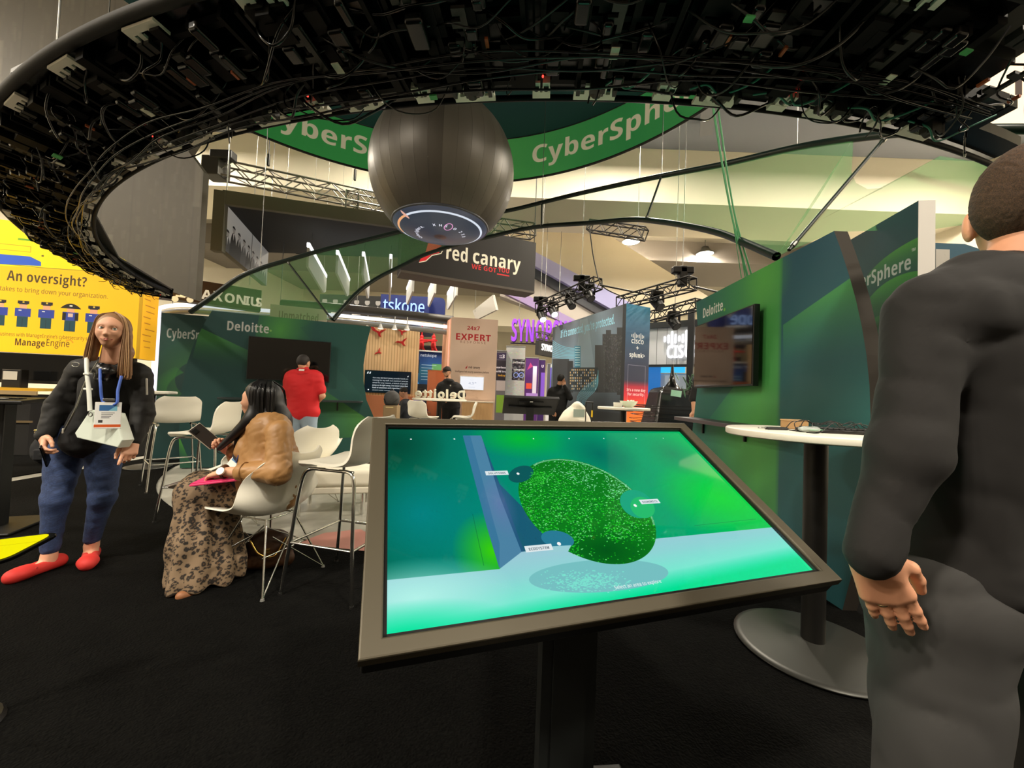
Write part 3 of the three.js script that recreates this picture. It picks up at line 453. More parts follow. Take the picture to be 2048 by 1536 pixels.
function tv(name, label, wall, quad, w, group) {      // flat screen hung on a wall plane: casing, glass, bracket
  const q = quad.map(([x, y]) => wall.uv(x, y)), u0 = (q[0][0] + q[3][0]) / 2, u1 = (q[1][0] + q[2][0]) / 2, v1 = (q[0][1] + q[1][1]) / 2, v0 = (q[2][1] + q[3][1]) / 2;
  const t = thing(name, label, 'television', group);
  part(t, 'casing', boardGeo(wall, rectPts(u0, v0, u1, v1), 0.05, w, 0.006), BLACKM);
  part(t, 'screen', boardGeo(wall, rectPts(u0 + 0.012, v0 + 0.016, u1 - 0.012, v1 - 0.012), 0.004, w + 0.003), gloss());
  part(t, 'bracket', boardGeo(wall, rectPts(lerp(u0, u1, 0.35), lerp(v0, v1, 0.3), lerp(u0, u1, 0.65), lerp(v0, v1, 0.7)), w - 0.05, w - 0.05), DARKSTEEL);
  return t;
}
// left wall
const LW = new Wall(at(425, 622, 5.6), at(742, 655, 6.4));
{
  const e = [[742, 653], [733, 690], [727, 730], [727, 762], [733, 800], [748, 835]].map((p) => LW.uv(...p)), l = [[361, 830], [363, 780], [372, 732], [389, 684], [407, 650], [424, 621]].map((p) => LW.uv(...p));
  const out = [...[...e].reverse(), ...[]]; const r0 = LW.uv(775, 872), pts = [[l[0][0] + 0.03, 0.012], [r0[0] + 0.12, 0.012], r0, ...out, ...[...l].reverse(), [l[0][0] - 0.01, 0.5]];
  const bb = bbOf(pts), t = print(bb, 330, (c, X) => {
    const Q = (x, y) => X(...LW.uv(x, y)), w = c.canvas.width, h = c.canvas.height; const g = c.createLinearGradient(0, 0, w, 0); g.addColorStop(0, '#1d5553'); g.addColorStop(0.35, '#215f5d'); g.addColorStop(0.75, '#2a7167'); g.addColorStop(1, '#246a63'); c.fillStyle = g; c.fillRect(0, 0, w, h);
    blob2(c, ...Q(560, 660), 190, 'rgba(92,186,84,1)', 0.8, 1.5, 0.2); swath(c, Q(520, 622), Q(505, 700), Q(440, 690), Q(460, 622), 'rgba(31,92,92,1)', 'rgba(31,92,92,0)');
    swath(c, Q(400, 655), Q(520, 712), Q(520, 770), Q(385, 715), 'rgba(76,160,84,.95)', 'rgba(40,100,90,0)');
    swath(c, Q(600, 655), Q(760, 830), Q(720, 640), Q(690, 620), 'rgba(30,100,95,.7)', 'rgba(30,100,95,0)');
    swath(c, Q(640, 775), Q(780, 868), Q(640, 880), Q(560, 830), 'rgba(92,178,86,1)', 'rgba(60,140,80,0)'); blob2(c, ...Q(610, 790), 120, 'rgba(92,178,86,.8)', 1, 0.6);
    swath(c, Q(348, 848), Q(384, 935), Q(362, 950), Q(338, 860), 'rgba(84,176,76,1)', 'rgba(60,140,80,.4)');
    const a = Q(452, 660), b = Q(537, 663); c.font = 'bold 60px sans-serif'; words(c, 'Deloitte', a[0], a[1], 60 * 1.02, '#f3f4ee', 'bold', 'left', 'sans-serif', (b[0] - a[0]) / c.measureText('Deloitte').width); c.fillStyle = '#9fe070'; c.beginPath(); c.arc(b[0] + 9, b[1] - 5, 5, 0, 7); c.fill();
  });
  const s = thing('booth_wall', 'curved-edge dark green booth wall with white wordmark behind the man in red', 'booth wall');
  const g = boardGeo(LW, pts, 0.16); part(s, 'panel', g, [mat(0xbcbcbc, 0.55, 0, { map: t }), mat(0x1c4a48, 0.7)]);
  const sh = thing('wall_shelf', 'thin dark shelf on the left green wall below the television', 'shelf'), a = LW.uv(444, 801), b = LW.uv(725, 806); part(sh, 'board', boardGeo(LW, rectPts(a[0], 0.985, b[0], 1.015), 0.24, 0.24, 0.004), mat(0x1c2a2a, 0.5)); for (const f of [0.2, 0.8]) { const u = lerp(a[0], b[0], f); part(sh, 'bracket', boardGeo(LW, [[u, 0.985], [u + 0.02, 0.985], [u + 0.02, 0.85], [u, 0.85]], 0.02, 0.02), DARKSTEEL); }
  tv('television', 'switched-off black television on the left green wall', LW, [[499, 673], [662, 686], [660, 764], [497, 760]], 0.1);
}
// panel standing behind it on the left
const PL = new Wall(at(325, 625, 6.05), at(430, 640, 6.25));
{
  const a = PL.uv(323, 625), b = PL.uv(470, 640), pts = [[a[0], 0.012], [b[0], 0.012], [b[0], a[1]], [a[0], a[1]]], bb = bbOf(pts), t = print(bb, 300, (c, X) => {
    const Q = (x, y) => X(...PL.uv(x, y)), w = c.canvas.width, h = c.canvas.height; c.fillStyle = '#1e5452'; c.fillRect(0, 0, w, h); blob2(c, ...Q(350, 690), 150, 'rgba(40,120,100,.8)');
    c.lineCap = 'round'; const p = Q(395, 760); c.save(); c.beginPath(); c.rect(0, 0, w, h); c.clip(); for (let i = 0; i < 26; i++) { c.strokeStyle = `rgba(${70 + i},${165 + i},${80},${0.06 + i * 0.012})`; c.lineWidth = 5; c.beginPath(); c.ellipse(p[0], p[1], 190 - i * 4, 190 - i * 4, 0, 2.3, 4.6); c.stroke(); } for (let i = 0; i < 20; i++) { c.strokeStyle = `rgba(80,185,80,${0.03 + i * 0.015})`; c.lineWidth = 6; c.beginPath(); c.ellipse(p[0], p[1] + 20, 190 - i * 3.5, 110 - i * 2, -0.35, 3.1, 4.4); c.stroke(); } c.restore();
    const q0 = Q(332, 675), q1 = Q(390, 682); c.font = 'bold 60px sans-serif'; const sc = (q1[0] - q0[0]) / c.measureText('CyberS').width; words(c, 'CyberSphere', q0[0], q0[1], 60, '#eef2ec', 'bold', 'left', 'sans-serif', sc);
  });
  solo('booth_panel', boardGeo(PL, pts, 0.1), [mat(0xbcbcbc, 0.55, 0, { map: t }), mat(0x1c4a48, 0.7)], 'dark green printed panel half hidden behind the left green wall', 'panel');
}
// right wall
const RW = new Wall(at(1392, 605, 4.37), at(1668, 462, 2.46));
{
  const l = [[1392, 605], [1397, 680], [1394, 780], [1387, 840], [1380, 910]].map((p) => RW.uv(...p)), r = [[1668, 462], [1682, 500], [1698, 550], [1712, 600], [1724, 655], [1733, 710], [1739, 770], [1741, 830], [1739, 910], [1731, 1000], [1716, 1100]].map((p) => RW.uv(...p));
  const pts = [[l[4][0] - 0.25, 0.012], [r[10][0] - 0.1, 0.012], ...[...r].reverse(), ...l], bb = bbOf(pts), t = print(bb, 380, (c, X) => {
    const Q = (x, y) => X(...RW.uv(x, y)), w = c.canvas.width, h = c.canvas.height; c.fillStyle = '#24706f'; c.fillRect(0, 0, w, h);
    const x0 = Q(1400, 700)[0], x1 = Q(1562, 700)[0], g = c.createLinearGradient(x0, 0, x1, 0); g.addColorStop(0, '#237168'); g.addColorStop(0.35, '#2f8a62'); g.addColorStop(0.8, '#54b558'); g.addColorStop(0.97, '#4dab58'); g.addColorStop(1, '#347f66'); c.fillStyle = g; c.fillRect(0, 0, x1, h);
    const g2 = c.createLinearGradient(0, 0, 0, h); g2.addColorStop(0, '#255f73'); g2.addColorStop(0.5, '#24706f'); g2.addColorStop(1, '#1d5c66'); c.fillStyle = g2; c.fillRect(x1, 0, w - x1, h);
    swath(c, Q(1566, 650), Q(1745, 525), Q(1750, 700), Q(1566, 740), 'rgba(78,172,96,.95)', 'rgba(50,140,110,0)');
    swath(c, Q(1378, 890), Q(1470, 770), Q(1400, 740), Q(1370, 800), 'rgba(31,110,98,1)', 'rgba(31,110,98,0)'); blob2(c, ...Q(1530, 560), 120, 'rgba(96,196,84,.8)'); blob2(c, ...Q(1490, 870), 170, 'rgba(96,190,84,.6)', 1.2, 1);
    swath(c, Q(1440, 1000), Q(1562, 880), Q(1562, 1200), Q(1440, 1200), 'rgba(35,110,90,.0)', 'rgba(30,100,90,.9)');
    const a = Q(1405, 637), b = Q(1446, 620); c.font = 'bold 70px sans-serif'; words(c, 'Deloitte', a[0], a[1], 54, '#f3f4ee', 'bold', 'left', 'sans-serif', (b[0] - a[0]) / c.measureText('Deloitte').width * 70 / 54); c.fillStyle = '#86d84f'; c.beginPath(); c.arc(b[0] + 10, b[1] + 1, 6, 0, 7); c.fill();
  });
  const s = thing('booth_wall', 'tall teal and green booth wall with curved right edge on the right', 'booth wall');
  part(s, 'panel', boardGeo(RW, pts, 0.085), [mat(0xd4d4d4, 0.55, 0, { map: t }), mat(0x2c261e, 0.85)]);
  const sh = thing('wall_shelf', 'thin brown grey shelf along the right green wall', 'shelf'); part(sh, 'board', boardGeo(RW, rectPts(RW.uv(1392, 832)[0] - 0.02, 1.0, RW.uv(1600, 800)[0], 1.035), 0.23, 0.23, 0.004), mat(0x4a4146, 0.45)); for (const f of [0.25, 1.0]) part(sh, 'bracket', boardGeo(RW, rectPts(f, 0.88, f + 0.02, 1.0), 0.02, 0.02), DARKSTEEL);
  tv('television', 'switched-off mirror-like television on the right green wall', RW, [[1407, 655], [1531, 608], [1533, 772], [1408, 777]], 0.1);
}
// panel to its right with white edge
const PR = new Wall(at(1700, 478, 3.3), at(1837, 401, 2.63));
{
  const a = PR.uv(1680, 490), b = PR.uv(1837, 401), pts = [[a[0], 0.012], [b[0], 0.012], [b[0], b[1]], [a[0], b[1]]], bb = bbOf(pts), t = print(bb, 420, (c, X) => {
    const Q = (x, y) => X(...PR.uv(x, y)), w = c.canvas.width, h = c.canvas.height; const g = c.createLinearGradient(0, 0, 0, h); g.addColorStop(0, '#255a6c'); g.addColorStop(0.25, '#1d5a5a'); g.addColorStop(1, '#1b5557'); c.fillStyle = g; c.fillRect(0, 0, w, h);
    const limb = (px, py, rx, ry, a) => { const p = Q(px, py); c.save(); c.beginPath(); c.ellipse(p[0], p[1], rx, ry, 0, 0, 7); c.clip(); const q = c.createLinearGradient(0, p[1] - ry, 0, p[1] + ry); q.addColorStop(0, `rgba(100,200,72,${a})`); q.addColorStop(0.28, `rgba(56,140,80,${a * 0.8})`); q.addColorStop(0.75, 'rgba(29,90,90,.0)'); c.fillStyle = q; c.fillRect(p[0] - rx, p[1] - ry, rx * 2, ry * 2); c.restore(); };
    limb(1838, 540, 230, 95, 0.9); limb(1800, 650, 190, 150, 0.85); limb(1760, 700, 120, 110, 0.4);
    const p = Q(1741, 566), q = Q(1822, 531); c.font = 'bold 90px sans-serif'; const m = c.measureText('Cyber').width, m2 = c.measureText('Sphere').width, sc = (q[0] - p[0]) / m2 * 1.5; words(c, 'CyberSphere', p[0] - m * sc * 0.66, p[1] + 4, 60, '#f1f3f2', 'bold', 'left', 'sans-serif', sc); words(c, '™', q[0] + 1, q[1] - 30, 24, '#f1f3f2', 'bold', 'left', 'sans-serif', sc);
  });
  solo('booth_panel', boardGeo(PR, pts, 0.1), [mat(0xc4c4c4, 0.5, 0, { map: t }), mat(0xd9d4cd, 0.6)], 'dark teal printed panel with a white edge left of the man in black', 'panel');
  const TW = new Wall(at(1840, 484, 4.2), at(2060, 500, 4.2)), q = [TW.uv(1680, 484)[0], TW.uv(1930, 488)]; solo('booth_panel', boardGeo(TW, [[q[0], 0.012], [q[1][0] + 1.2, 0.012], [q[1][0] + 0.5, q[1][1] - 0.35], [q[1][0] + 0.2, q[1][1] - 0.06], [q[1][0], q[1][1]], [q[0], q[1][1]]], 0.12), mat(0x244f63, 0.6), 'plain blue teal panel behind the white-edged panel', 'panel');
  const u = TW.uv(1866, 500), v = TW.uv(1893, 552), k = thing('metal_bracket_plate', 'grey metal plate with two round holes on the blue panel', 'plate'); const sp = new THREE.Shape(rectPts(u[0], v[1] - 0.1, v[0], u[1]).map((p) => new THREE.Vector2(...p))); for (const yy of [0.25, 0.6]) { const hp = new THREE.Path(); hp.absarc(lerp(u[0], v[0], 0.5), lerp(u[1], v[1], yy), 0.025, 0, 7); sp.holes.push(hp); } part(k, 'plate', TW.set(new THREE.ExtrudeGeometry(sp, { depth: 0.03, bevelEnabled: false }), 0), mat(0xb6b2ac, 0.4, 0.4));
}
// ---------------------------------------------------------------- the touch table in front
const KT = THREE.MathUtils.degToRad(32.2), KY = 0.3267, KC = V(0.265, 0.8935, -1.297);
const KP = Object.create(Wall.prototype); { KP.u = V(Math.cos(KY), 0, -Math.sin(KY)); const bk = V(-Math.sin(KY), 0, -Math.cos(KY)); KP.v = bk.clone().multiplyScalar(Math.cos(KT)).addScaledVector(V(0, 1, 0), Math.sin(KT)); KP.n = KP.u.clone().cross(KP.v); KP.o = KC; KP.m = new THREE.Matrix4().makeBasis(KP.u, KP.v, KP.n).setPosition(KC); }
{
  const s = thing('touch_table', 'large tilted touch table with a lit green screen in front', 'touch table');
  const FRAME = mat(0x4b4537, 0.42, 0.35), W0 = 0.68, H0 = 0.392, W1 = 0.635, H1 = 0.355;
  const fr = new THREE.Shape(rectPts(-W0, -H0, W0, H0).map((p) => new THREE.Vector2(...p))); fr.holes.push(new THREE.Path([[-W1, -H1], [-W1, H1], [W1, H1], [W1, -H1]].map((p) => new THREE.Vector2(...p))));
  part(s, 'bezel', KP.set(new THREE.ExtrudeGeometry(fr, { depth: 0.02, bevelEnabled: true, bevelSize: 0.004, bevelThickness: 0.004, bevelOffset: -0.004, bevelSegments: 2 }).translate(0, 0, -0.024)), FRAME);
  part(s, 'body', KP.set(rbox(W0 * 2 - 0.01, H0 * 2 - 0.01, 0.045, 0.006, 0, 0, -0.046)), mat(0x0d0d0c, 0.5));
  const wg = []; for (const [x, y, w, h] of [[0, H1 - 0.004, W1 * 2, 0.008], [0, -H1 + 0.004, W1 * 2, 0.008], [-W1 + 0.004, 0, 0.008, H1 * 2], [W1 - 0.004, 0, 0.008, H1 * 2]]) wg.push(box(w, h, 0.016, x, y, -0.016)); part(s, 'inner_lip', KP.set(merge(wg)), mat(0x0a0a0a, 0.3));
  const PPM = 1500, cw = Math.round(W1 * 2 * PPM), ch = Math.round(H1 * 2 * PPM);
  const t = tex(cw, ch, (c) => {
    const Q = (px, py) => { const [u, v] = KP.uv(px, py); return [(u + W1) * PPM, (H1 - v) * PPM]; }, PG = (l, f) => poly(c, l.map((p) => Q(...p)), f);
    c.fillStyle = '#009a6c'; c.fillRect(0, 0, cw, ch);
    const g = c.createLinearGradient(0, 0, cw, ch * 0.5); g.addColorStop(0, '#005f46'); g.addColorStop(0.28, '#008a76'); g.addColorStop(0.5, '#00a06a'); g.addColorStop(0.75, '#00a870'); g.addColorStop(1, '#00c860'); c.fillStyle = g; c.fillRect(0, 0, cw, ch);
    blob2(c, ...Q(840, 1020), 300, 'rgba(0,142,150,.7)'); blob2(c, ...Q(790, 880), 260, 'rgba(0,70,52,.9)'); blob2(c, ...Q(985, 1095), 200, 'rgba(60,215,10,1)', 0.8, 1); blob2(c, ...Q(1040, 868), 300, 'rgba(0,196,50,.95)', 1, 0.6); blob2(c, ...Q(1200, 900), 260, 'rgba(0,110,96,.9)'); blob2(c, ...Q(1450, 990), 420, 'rgba(0,222,60,1)', 1, 0.7); blob2(c, ...Q(1350, 900), 200, 'rgba(40,140,100,.7)');
    PG([[925, 862], [962, 862], [1050, 1096], [1002, 1132], [985, 1080], [965, 990]], '#4e86a8'); PG([[925, 862], [940, 862], [1000, 1080], [1000, 1132], [975, 1050]], '#3c7aa0'); PG([[965, 870], [1000, 960], [1040, 1000], [1120, 1080], [1045, 1098], [1000, 985]], 'rgba(30,84,120,.85)');
    blob2(c, ...Q(1000, 1000), 160, 'rgba(120,120,180,.45)', 0.5, 1.2);
    const floorG = c.createLinearGradient(...Q(1000, 1090), ...Q(1050, 1240)); floorG.addColorStop(0, '#a6cbdf'); floorG.addColorStop(0.45, '#93dcdc'); floorG.addColorStop(0.75, '#7ff0d8'); floorG.addColorStop(1, '#00e89a'); PG([[760, 1155], [1000, 1132], [1045, 1097], [1560, 1048], [1680, 1140], [760, 1300]], floorG); blob2(c, ...Q(830, 1190), 260, 'rgba(190,255,244,.9)', 1.4, 0.6); blob2(c, ...Q(800, 1268), 190, 'rgba(0,236,160,1)', 2, 0.6);
    c.strokeStyle = 'rgba(0,70,50,.5)'; c.lineWidth = 2; c.beginPath(); c.moveTo(...Q(945, 1020)); c.lineTo(...Q(968, 1125)); c.moveTo(...Q(1395, 1045)); c.lineTo(...Q(1520, 1032)); c.stroke();
    // shadow disc of the animation and speckles inside it (screen image)
    const EL = (cx, cy, a, b, rot, n = 60) => Array.from({ length: n }, (_, i) => { const w = i / n * Math.PI * 2, x = a * Math.cos(w), y = b * Math.sin(w); return [cx + x * Math.cos(rot) - y * Math.sin(rot), cy + x * Math.sin(rot) + y * Math.cos(rot)]; });
    PG(EL(1202, 1147, 142, 33, -0.05), '#7ac6c8'); c.fillStyle = '#7fe9d6'; for (let i = 0; i < 420; i++) { const x = 1175 + (rnd() + rnd() - 1) * 95, y = 1157 + (rnd() + rnd() - 1) * 24, q = Q(x, y); c.fillRect(q[0], q[1], 4 + rnd() * 8, 2 + rnd() * 3); }
    // the ball of leaves
    const ball = EL(1178, 1016, 152, 89, 0.5, 90), path = new Path2D(); ball.forEach((p, i) => { const q = Q(...p); i ? path.lineTo(...q) : path.moveTo(...q); }); path.closePath();
    c.save(); c.clip(path); PG(EL(1178, 1016, 165, 100, 0.5), '#0b7d1c'); blob2(c, ...Q(1215, 1095), 260, 'rgba(0,88,24,1)', 1, 0.55, 0.1);
    const cols = ['#12c21c', '#2fe02c', '#0a9a1a', '#7af08a', '#045f2a', '#34d843']; for (let i = 0; i < 9000; i++) { const x = 1178 + (rnd() - 0.5) * 300, y = 1016 + (rnd() - 0.5) * 230, q = Q(x, y), dark = y > 1075 && x > 1160, top = y < 955 + (x - 1150) * 0.45; if (dark && rnd() < 0.86) continue; if (n3(x * 0.03, y * 0.04, 3) > 0.32 && rnd() < 0.75) continue; c.fillStyle = top && rnd() < 0.6 ? '#8ff0b4' : cols[Math.floor(rnd() * 6)]; c.fillRect(q[0], q[1], 3 + rnd() * 6, 2 + rnd() * 3); }
    c.lineWidth = 10; c.strokeStyle = 'rgba(170,235,205,.55)'; c.beginPath(); EL(1178, 1016, 150, 87, 0.5, 90).slice(50, 84).forEach((p, i) => { const q = Q(...p); i ? c.lineTo(...q) : c.moveTo(...q); }); c.stroke();
    c.restore();
    PG(EL(1278, 1001, 36, 26, 0.5), '#12a983'); PG(EL(1290, 1008, 26, 20, 0.5), '#1fc070'); PG(EL(1043, 940, 26, 16, -0.3), '#0a5a5c'); PG(EL(1118, 1072, 34, 17, 0.2), '#2a7f9a'); PG([[1108, 1086], [1146, 1084], [1140, 1096], [1100, 1099]], '#9fd4dc');
    c.fillStyle = '#40e040'; for (let i = 0; i < 160; i++) { const q = Q(1060 + rnd() * 30, 935 + rnd() * 25); c.fillRect(q[0], q[1], 4, 3); }
    c.fillStyle = '#fff'; for (const [x, y, r] of [[1037, 939, 8], [1121, 1081, 9], [1275, 1004, 9], [820, 869, 5], [908, 869, 5], [1068, 869, 4], [1140, 869, 4], [1210, 869, 4], [1275, 869, 4], [1330, 869, 4]]) { c.beginPath(); c.arc(...Q(x, y), r, 0, 7); c.fill(); }
    const lab = (x0, y0, x1, y1, s) => { const a = Q(x0, y0), b = Q(x1, y1); c.fillStyle = '#e8f2f4'; const hh = 30; c.fillRect(a[0], a[1] - hh / 2, b[0] - a[0], hh); words(c, s, (a[0] + b[0]) / 2, a[1] + 7, 17, '#5a6a74', 'bold', 'center', 'monospace'); };
    lab(971, 938, 1017, 937, 'SOLUTIONS'); lab(1285, 997, 1324, 996, 'ECONOMICS'); lab(1052, 1092, 1108, 1089, 'ECOSYSTEM');
    const a = Q(1236, 1174), b = Q(1312, 1163); c.save(); c.translate(...a); c.rotate(Math.atan2(b[1] - a[1], b[0] - a[0])); words(c, 'Select an area to explore', 0, 0, 20, '#f2fffb', 'normal'); c.restore();
  });
  const sg = box(W1 * 2 - 0.01, H1 * 2 - 0.01, 0.006, 0, 0, -0.02);
  part(s, 'screen', KP.set(sg), mat(0x020202, 0.05, 0, { emissive: 0xffffff, emissiveMap: t, emissiveIntensity: 0.92 }), 'glossy screen with a leafy green ball');
  const kl = new THREE.RectAreaLight(0x7fe8b8, 0.9, W1 * 2, H1 * 2); kl.position.copy(KP.p(0, 0, 0.004)); kl.lookAt(KP.p(0, 0, 1)); scene.add(kl);
  const cx = 0.2, cz = -1.235, col = [box(0.1, 0.7, 0.09, 0, 0.38, 0), box(0.034, 0.7, 0.07, -0.066, 0.38, 0), box(0.034, 0.7, 0.07, 0.066, 0.38, 0)];
  const m = new THREE.Matrix4().makeRotationY(KY * 0.3).setPosition(cx, 0, cz), CM = mat(0x0e1110, 0.5);
  part(s, 'column', col[0].applyMatrix4(m), CM); part(s, 'column_rail', col[1].applyMatrix4(m), CM); part(s, 'column_rail', col[2].applyMatrix4(m), CM);
  part(s, 'column_web', box(0.16, 0.7, 0.03, 0, 0.38, -0.01).applyMatrix4(m), mat(0x050505, 0.6));
  part(s, 'base_plate', rbox(0.4, 0.02, 0.34, 0.008, 0, 0.022, 0.12).applyMatrix4(m), CM); part(s, 'mount', KP.set(box(0.34, 0.22, 0.05, -0.06, -0.03, -0.093)), CM);
}
// ---------------------------------------------------------------- bar tables
function barTable(label, x, z, r, h, topM, post = 0.05, baseR = 0.3, group = 'round white bar tables') {
  const t = thing('bar_table', label, 'table', group);
  part(t, 'table_top', lathe([[0.001, h - 0.035], [r - 0.006, h - 0.035], [r, h - 0.029], [r, h - 0.006], [r - 0.006, h], [0.001, h]], 56), topM);
  part(t, 'post', cyl(post, post, h - 0.06, 0, (h - 0.035) / 2 + 0.02, 0, 24), mat(0x171614, 0.45, 0.3)); part(t, 'base', lathe([[0.001, 0.045], [post + 0.02, 0.045], [post + 0.05, 0.032], [baseR - 0.03, 0.022], [baseR, 0.014], [baseR, 0.0], [0.001, 0]], 48), mat(0x3a3a36, 0.4, 0.5)); part(t, 'top_plate', cyl(0.14, 0.16, 0.02, 0, h - 0.046, 0, 20), DARKSTEEL);
  t.position.set(x, 0.012, z); return t;
}
const TABLEW = mat(0xe8e3d4, 0.45);
{
  const b = onY(1668, 1292, 0.02), R = 0.4, h = 1.065, T = barTable('round white bar table on a black post beside the right green wall', 1.53, -1.98, R, h, TABLEW, 0.05, 0.34);
  const ty = h + 0.012, bx = thing('wooden_box', 'small pale wooden box standing on the right bar table', 'box'); part(bx, 'body', rbox(0.115, 0.042, 0.06, 0.006, 0, 0.021, 0), mat(0xb08a5c, 0.6)); part(bx, 'lid', rbox(0.117, 0.008, 0.062, 0.003, 0, 0.046, 0), mat(0xc09a6a, 0.55)); put(bx, 1.52, ty, -2.12, 0.05);
  const kb = thing('keyboard', 'black computer keyboard lying on the right bar table', 'keyboard'); part(kb, 'case', rbox(0.36, 0.018, 0.13, 0.006, 0, 0.009, 0), mat(0x141414, 0.5)); const keyG = rbox(0.02, 0.008, 0.017, 0.003), KM = mat(0x1f1f1f, 0.45); for (let r = 0; r < 5; r++) for (let c = 0; c < 14; c++) { const k = part(kb, 'key', keyG, KM); k.position.set(-0.158 + c * 0.0243, 0.021, -0.048 + r * 0.0235); } put(kb, 1.6, ty, -1.9, -0.18);
  const pn = thing('handset', 'slim black handset lying left of the keyboard', 'device'); part(pn, 'body', rbox(0.11, 0.014, 0.035, 0.007, 0, 0.007, 0), mat(0x111111, 0.4)); part(pn, 'tip', bar(V(-0.055, 0.008, 0), V(-0.1, 0.008, 0.004), 0.003, 6), STEEL); put(pn, 1.33, ty, -1.98, 0.1);
  const cb = thing('loose_cable', 'loose black cable coiled over the keyboard on the right bar table', 'cable'); for (let i = 0; i < 5; i++) { const q = []; for (let j = 0; j < 9; j++) q.push(V(1.36 + j * 0.045 + rr(-0.02, 0.02), ty + 0.004 + (j > 1 && j < 8 ? 0.022 + Math.abs(Math.sin(j * 1.3 + i)) * 0.028 : 0), -2.04 + i * 0.055 + rr(-0.025, 0.025))); part(cb, 'strand', tube(q, 0.0022, 50, 5), mat(0x0d0d0d, 0.4)); }
  const pk = thing('plastic_pouch', 'small crumpled clear plastic pouch at the front of the right bar table', 'pouch'); { const g = new THREE.SphereGeometry(1, 16, 10), P = g.attributes.position; for (let i = 0; i < P.count; i++) { const k = 1 + 0.25 * n3(P.getX(i) * 5, P.getY(i) * 6, P.getZ(i) * 5); P.setXYZ(i, P.getX(i) * 0.06 * k, P.getY(i) * 0.014 * k, P.getZ(i) * 0.04 * k); } g.computeVertexNormals(); part(pk, 'film', g, mat(0xcfd8d2, 0.15, 0, { transparent: true, opacity: 0.6 })); part(pk, 'seal', box(0.1, 0.002, 0.012, 0, 0, 0.036), mat(0x7fd0a0, 0.4)); } put(pk, 1.42, ty + 0.015, -1.88, 0.4);
}
// ---------------------------------------------------------------- seats
function shellGeo(prof, hw, lift, fwd, thick, nS = 16, nT = 28) {
  const cv = new THREE.CatmullRomCurve3(prof.map(([z, y]) => V(0, y, z))), G = [];
  for (let j = 0; j <= nT; j++) { const t = j / nT, p = cv.getPointAt(t); for (let i = 0; i <= nS; i++) { const s = i / nS * 2 - 1, c = Math.pow(Math.abs(s), 2.4), e = Math.min(t, 1 - t), rc = e < 0.12 ? 1 - 0.34 * Math.pow(1 - e / 0.12, 2.2) : 1; G.push(V(s * hw(t) * rc, p.y + lift(t) * c, p.z + fwd(t) * c)); } }
  const idx = (i, j) => j * (nS + 1) + i, I = []; for (let j = 0; j < nT; j++) for (let i = 0; i < nS; i++) I.push(idx(i, j), idx(i + 1, j), idx(i, j + 1), idx(i + 1, j), idx(i + 1, j + 1), idx(i, j + 1));
  const g0 = new THREE.BufferGeometry(); g0.setAttribute('position', new THREE.Float32BufferAttribute(G.flatMap((p) => p.toArray()), 3)); g0.setIndex(I); g0.computeVertexNormals(); const N = g0.attributes.normal, P = [], J = [], M = G.length;
  for (const k of [0.5, -0.5]) G.forEach((p, i) => P.push(p.x + N.getX(i) * thick * k, p.y + N.getY(i) * thick * k, p.z + N.getZ(i) * thick * k));
  for (let i = 0; i < I.length; i += 3) { J.push(I[i], I[i + 1], I[i + 2], I[i] + M, I[i + 2] + M, I[i + 1] + M); }
  const rim = []; for (let i = 0; i < nS; i++) rim.push(idx(i, 0)); for (let j = 0; j < nT; j++) rim.push(idx(nS, j)); for (let i = nS; i > 0; i--) rim.push(idx(i, nT)); for (let j = nT; j > 0; j--) rim.push(idx(0, j));
  rim.forEach((a, i) => { const b = rim[(i + 1) % rim.length]; J.push(a, a + M, b, b, a + M, b + M); });
  const g = new THREE.BufferGeometry(); g.setAttribute('position', new THREE.Float32BufferAttribute(P, 3)); g.setIndex(J); return toCreasedNormals(g.toNonIndexed(), 0.9);
}
const SHELLW = mat(0xe6e2d3, 0.38), WIRE = mat(0xcfcfc9, 0.2, 1);
const bell = (t, c, w) => Math.exp(-(((t - c) / w) ** 2));
